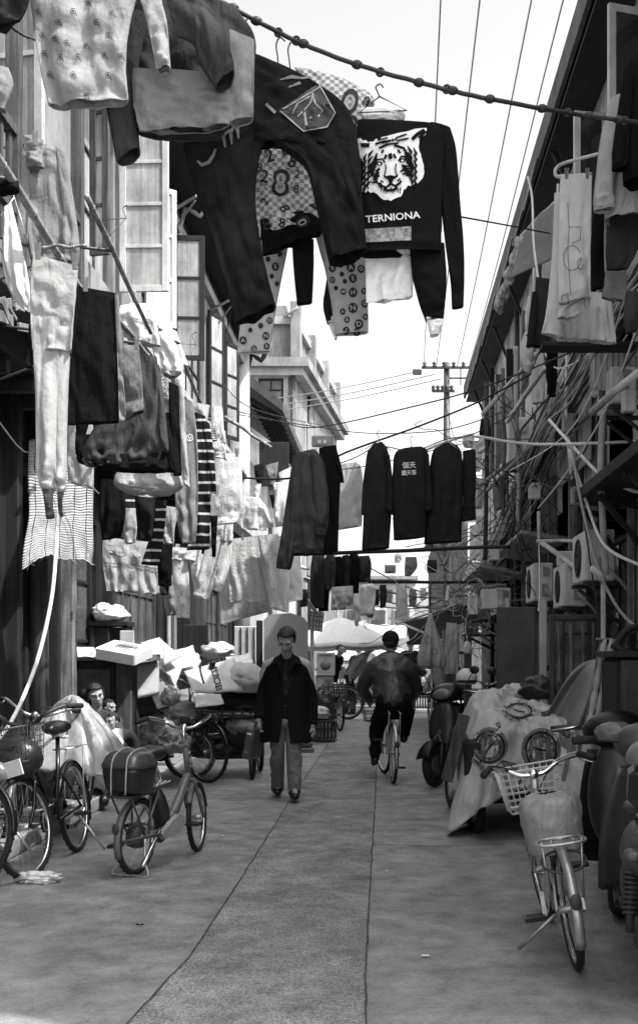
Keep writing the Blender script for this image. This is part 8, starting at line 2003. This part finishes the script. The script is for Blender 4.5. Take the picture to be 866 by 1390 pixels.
for i, (pts, lab) in enumerate((([(690, 560, 14.5), (720, 640, 13), (760, 660, 12), (800, 600, 10.5)], 'slack cable looping under the bundle to the canopy'), ([(650, 600, 18), (690, 660, 15), (735, 640, 13), (790, 560, 11)], 'slack cable drooping past the meter box'), ([(640, 640, 20), (670, 700, 17), (700, 690, 15), (740, 610, 12.6)], 'slack cable under the bamboo poles'), ([(735, 470, 12), (700, 540, 14), (660, 560, 17)], 'dark cable from the ledge along the drying poles'), ([(866, 440, 8), (820, 560, 9.2), (770, 640, 10.6), (730, 690, 12)], 'pale cable along the edge of the bundle'), ([(850, 400, 8.2), (800, 540, 9.8), (756, 600, 11.4), (690, 640, 15)], 'second pale cable in front of the bundle'), ([(866, 395, 8.2), (812, 470, 9.6), (756, 500, 11.8), (735, 470, 12.4)], 'pale cable hooked over the ledge corner'), ([(790, 690, 10.2), (800, 760, 10), (812, 850, 9.8), (800, 905, 9.6)], 'dark cable hanging past the white cranked pipe'), ([(731, 735, 13.4), (732, 800, 13.2), (730, 830, 13)], 'thin cable dropping from the pale bracket'))):
    wire(lab, pts, .0075, M['cable_w'] if 'pale' in lab else M['cable'], 'slack cables on the right wall', 'slack_cable')
# left: extra stuff along the wall
for i, (x, y, Y, r, m_, lab) in enumerate(((252, 902, 13.6, (.2, .2, .16), 'plastic_w', 'white sack behind the flattened carton'), (296, 884, 14.2, (.22, .22, .12), 'card', 'pale bundle at the back of the cardboard heap'), (186, 968, 12.4, (.15, .2, .18), 'rubber', 'black sack squeezed beside the dresser leg'), (248, 968, 12.5, (.2, .2, .13), 'card_d', 'brown sack in front of the tricycle rail'), (322, 1000, 13.0, (.16, .16, .14), 'rubber', 'black sack by the tricycle wheel behind the man'), (345, 958, 13.4, (.12, .2, .12), 'card', 'pale parcel at the tricycle end behind the briefcase'))):
    mb = MB(); lump(mb, P(x, y, Y), r, 70 + i, .25, 2.4, crease=.4); solo('sack', mb, M[m_], lab, 'sack', 'sacks in the left heap')
for i, (q4, m_, lab) in enumerate((([(236, 884, 13.0), (262, 876, 13.3), (270, 902, 13.0), (244, 908, 12.8)], 'card', 'tilted pale carton lid above the flattened carton'), ([(200, 930, 12.0), (222, 925, 12.1), (236, 958, 12.0), (214, 962, 11.9)], 'card_d', 'crumpled brown card over the black bag'), ([(262, 944, 12.1), (300, 942, 12.3), (304, 956, 12.2), (266, 960, 12.0)], 'card', 'narrow pale card strip under the flattened carton'), ([(104, 878, 11.3), (128, 880, 11.4), (132, 892, 11.2), (106, 892, 11.2)], 'card', 'papers lying on the window sill end of the dresser'), ([(126, 882, 11.25), (138, 880, 11.3), (136, 893, 11.2), (124, 893, 11.2)], 'plastic_w', 'white paper leaning beside the foam box'))):
    carton('carton_flap', lab, [P(*p) for p in q4], .008, M[m_], group='cardboard pieces in the heap')
cl('towel', 'grey towel under the beach towel by the small cupboard', 'towel', 11.6, 'grey', [(222, 780, 246, 782), (222, 806, 250, 808), (226, 836, 246, 834)])
cl('trousers', 'dark trousers hanging between the beach towel and pyjamas', 'trousers', 11.0, 'ink', [(214, 742, 232, 742), (216, 775, 231, 775), (219, 808, 229, 806)])
cl('shirt', 'dark striped shirt above the beach towel', 'shirt', 9.6, 'plaid', [(168, 668, 186, 670), (166, 700, 188, 702), (170, 722, 186, 722)])
cl('shirt', 'black vest behind the white vest on the left', 'vest', 10.4, 'black', [(268, 690, 284, 692), (266, 720, 286, 724), (270, 752, 282, 750)])
cl('cloth', 'small dark sock bunch clipped below the striped black shirt', 'socks', 9.0, 'black', [(286, 700, 296, 700), (287, 730, 294, 730), (288, 756, 293, 755)])
cl('shirt', 'light grey shirt peeping out behind the black trousers', 'shirt', 9.4, 'grey_l', [(170, 690, 184, 690), (168, 715, 186, 716), (170, 738, 184, 736)])
cl('shirt', 'grey shirt hanging behind the dark coat above the grey skirt hem', 'shirt', 8.6, 'grey', [(236, 600, 250, 604), (234, 640, 252, 642), (236, 668, 250, 668)])
cl('cloth', 'white cloth on the drying ring next to the bomber jacket', 'cloth', 11.0, 'white', [(376, 655, 392, 652), (372, 690, 390, 690), (374, 715, 388, 712)])
# far market
GM = 'goods at the far stalls'
for i, (x1, y1, x2, y2, Y, th, m_, nm, lab) in enumerate(((457, 905, 468, 918, 27, .3, 'card', 'carton', 'small pale carton left of the stall keeper'), (478, 918, 492, 930, 29, .3, 'plastic_w', 'carton', 'white carton beneath the stall keeper\'s hands'), (500, 905, 512, 925, 31, .4, 'card_d', 'carton', 'brown carton behind the cyclist\'s left arm'), (562, 905, 574, 920, 28, .3, 'card', 'carton', 'pale carton on the white stall table, left one'), (576, 909, 588, 920, 28.6, .3, 'plastic_w', 'carton', 'white carton on the stall table, right one'), (600, 925, 616, 948, 26, .5, 'card_d', 'carton', 'brown carton beyond the far tricycle'), (444, 870, 452, 884, 30, .2, 'card', 'price_board', 'little price board under the umbrella valance'), (460, 872, 470, 886, 31, .2, 'dark_metal', 'price_board', 'dark little board beside the umbrella pole'), (530, 850, 545, 866, 36, .2, 'grey_paint', 'shop_sign', 'grey sign just above the cyclist\'s cap'), (556, 876, 568, 892, 34, .2, 'white_paint', 'shop_sign', 'white sign left of the closed umbrella'), (612, 846, 628, 858, 25, .2, 'white_paint', 'shop_sign', 'white sign under the long awning strip'), (518, 880, 526, 892, 38, .2, 'card', 'shop_sign', 'small pale sign beyond the people'))):
    pb(nm, lab, nm.replace('_', ' '), x1, y1, x2, y2, Y, th, M[m_], GM)
for i, (x, y, Y, r, m_, lab) in enumerate(((448, 938, 24, (.3, .3, .2), 'card', 'pale sacks by the empty tricycle'), (486, 940, 28, (.35, .3, .25), 'grey_paint', 'grey bundle beside the stall keeper\'s feet'), (572, 903, 27.5, (.3, .2, .12), 'dark_metal', 'dark heap of goods on the stall table'), (604, 905, 24, (.3, .3, .25), 'plastic_w', 'white heap behind the far tricycle'))):
    mb = MB(); lump(mb, P(x, y, Y), r, 90 + i, .25, 2.4, crease=.3); solo('bundle', mb, M[m_], lab, 'bundle', GM)
for i, (x, yt, yb, w, Y, m_, lab) in enumerate(((456, 756, 774, 10, 25, 'grey', 'grey cloth behind the far jackets'), (510, 800, 822, 8, 23, 'ink', 'dark slim cloth right of the far white shirt'), (528, 800, 818, 8, 24, 'grey_l', 'grey cloth left of the far white trousers'), (560, 800, 824, 9, 24, 'grey', 'grey cloth right of the far white trousers'), (574, 798, 815, 7, 23, 'white', 'small white cloth before the far right stalls'), (470, 806, 826, 7, 20, 'black', 'black strip hanging beside the square grey cloth'), (586, 760, 778, 12, 26, 'dark', 'dark cloth hanging near the foot of the utility pole'), (540, 752, 764, 8, 28, 'white', 'tiny white cloth left of the lone shorts'), (412, 800, 824, 10, 17, 'dark', 'dark cloth left of the square grey cloth'))):
    cl('laundry', lab, 'laundry', Y, m_, [(x - w / 2, yt, x + w / 2, yt), (x - w / 2 - 1, (yt + yb) / 2, x + w / 2 + 1, (yt + yb) / 2), (x - w / 2, yb, x + w / 2, yb - 1)])
rpole('white upright pole left of the far jackets', (406, 740, 17.2), (406, 860, 17.2), .04, M['white_paint'])
rpole('white bracket bar under the far jackets, upper', (398, 770, 17), (420, 772, 17), .03, M['white_paint'])
rpole('white bracket bar under the far jackets, lower', (404, 800, 17), (430, 832, 17.5), .03, M['white_paint'])
walker('stooping person in dark clothes beside the fruit cartons', 446, 24.5, 1.6, R(60), 'black', 'ink', .1, lean=.4)
walker('far pedestrian in grey at the end of the alley', 540, 40, 1.65, R(10), 'grey', 'dark', .15)
walker('far pedestrian in dark coat left of the alley end', 520, 44, 1.65, R(170), 'ink', 'black', .15)
# three more parked bicycles, copies of the scruffy one
for i, (x, y, a, lab) in enumerate(((-1.75, 25.5, 100, 'bicycle parked at the fruit stall under the patio umbrella'), (-1.15, 29.0, 80, 'bicycle parked deeper behind the stall keeper'), (1.7, 17.5, -100, 'bicycle parked beneath the closed umbrella on the right'))):
    copy_thing(b3b, Matrix.Translation(V((x, y, 0))) @ Matrix.Rotation(R(a), 4, 'Z') @ Matrix.Rotation(R(4), 4, 'X'), lab, 'bicycles parked further down')
# joints across the concrete
def joint(nm, pts):
    mb = MB(); vs = []; fs = []
    q = []
    for a, b in zip(pts, pts[1:]):
        for k in range(12): q.append(V(a).lerp(V(b), k / 12))
    for i, p in enumerate(q):
        d = (q[min(i + 1, len(q) - 1)] - q[max(i - 1, 0)]).normalized(); n = V((-d.y, d.x, 0)); w = .004 + .004 * abs(nz(i * .7, p.x)); o = n * .012 * nz(i * .5, p.y)
        vs += [p + o - n * w, p + o + n * w]
        if i: fs.append([2 * i - 2, 2 * i - 1, 2 * i + 1, 2 * i])
    mb.add([v + V((0, 0, .004)) for v in vs], fs); solo(nm, mb, M['seam'])['kind'] = 'structure'
joint('road_joint', [GP(420, 1013), GP(512, 1013)])
joint('road_joint', [GP(505, 1146), GP(600, 1150), GP(690, 1146)])
# wooden pegs on the left-hand washing
for i, (x, y, Y, lab) in enumerate(((54, 343, 4.8, 'peg at the left waist of the long pale trousers'), (104, 357, 4.8, 'peg at the right waist of the long pale trousers'), (118, 388, 5.5, 'peg on the black skirt'), (166, 465, 6.1, 'left peg on the denim shorts'), (187, 467, 6.1, 'right peg on the denim shorts'), (50, 190, 5.5, 'peg on the grey collared shirt'), (292, 612, 9.4, 'left peg on the white vest'), (322, 615, 9.4, 'right peg on the white vest'), (330, 729, 11.4, 'peg on the thick bath towel'), (150, 730, 10.4, 'left peg on the beach towel'), (205, 735, 10.4, 'right peg on the beach towel'), (768, 237, 7.5, 'left peg on the towel with a line drawing'), (796, 237, 7.5, 'right peg on the towel with a line drawing'))):
    mb = MB(); p = P(x, y, Y)
    for s_ in (-1, 1): mb.bar(p + V((s_ * .004, -.02, -.035)), p + V((s_ * .009, -.02, .035)), .008, .012)
    solo('clothes_peg', mb, M['pale_wood'], 'wooden ' + lab, 'clothes peg', 'clothes pegs')
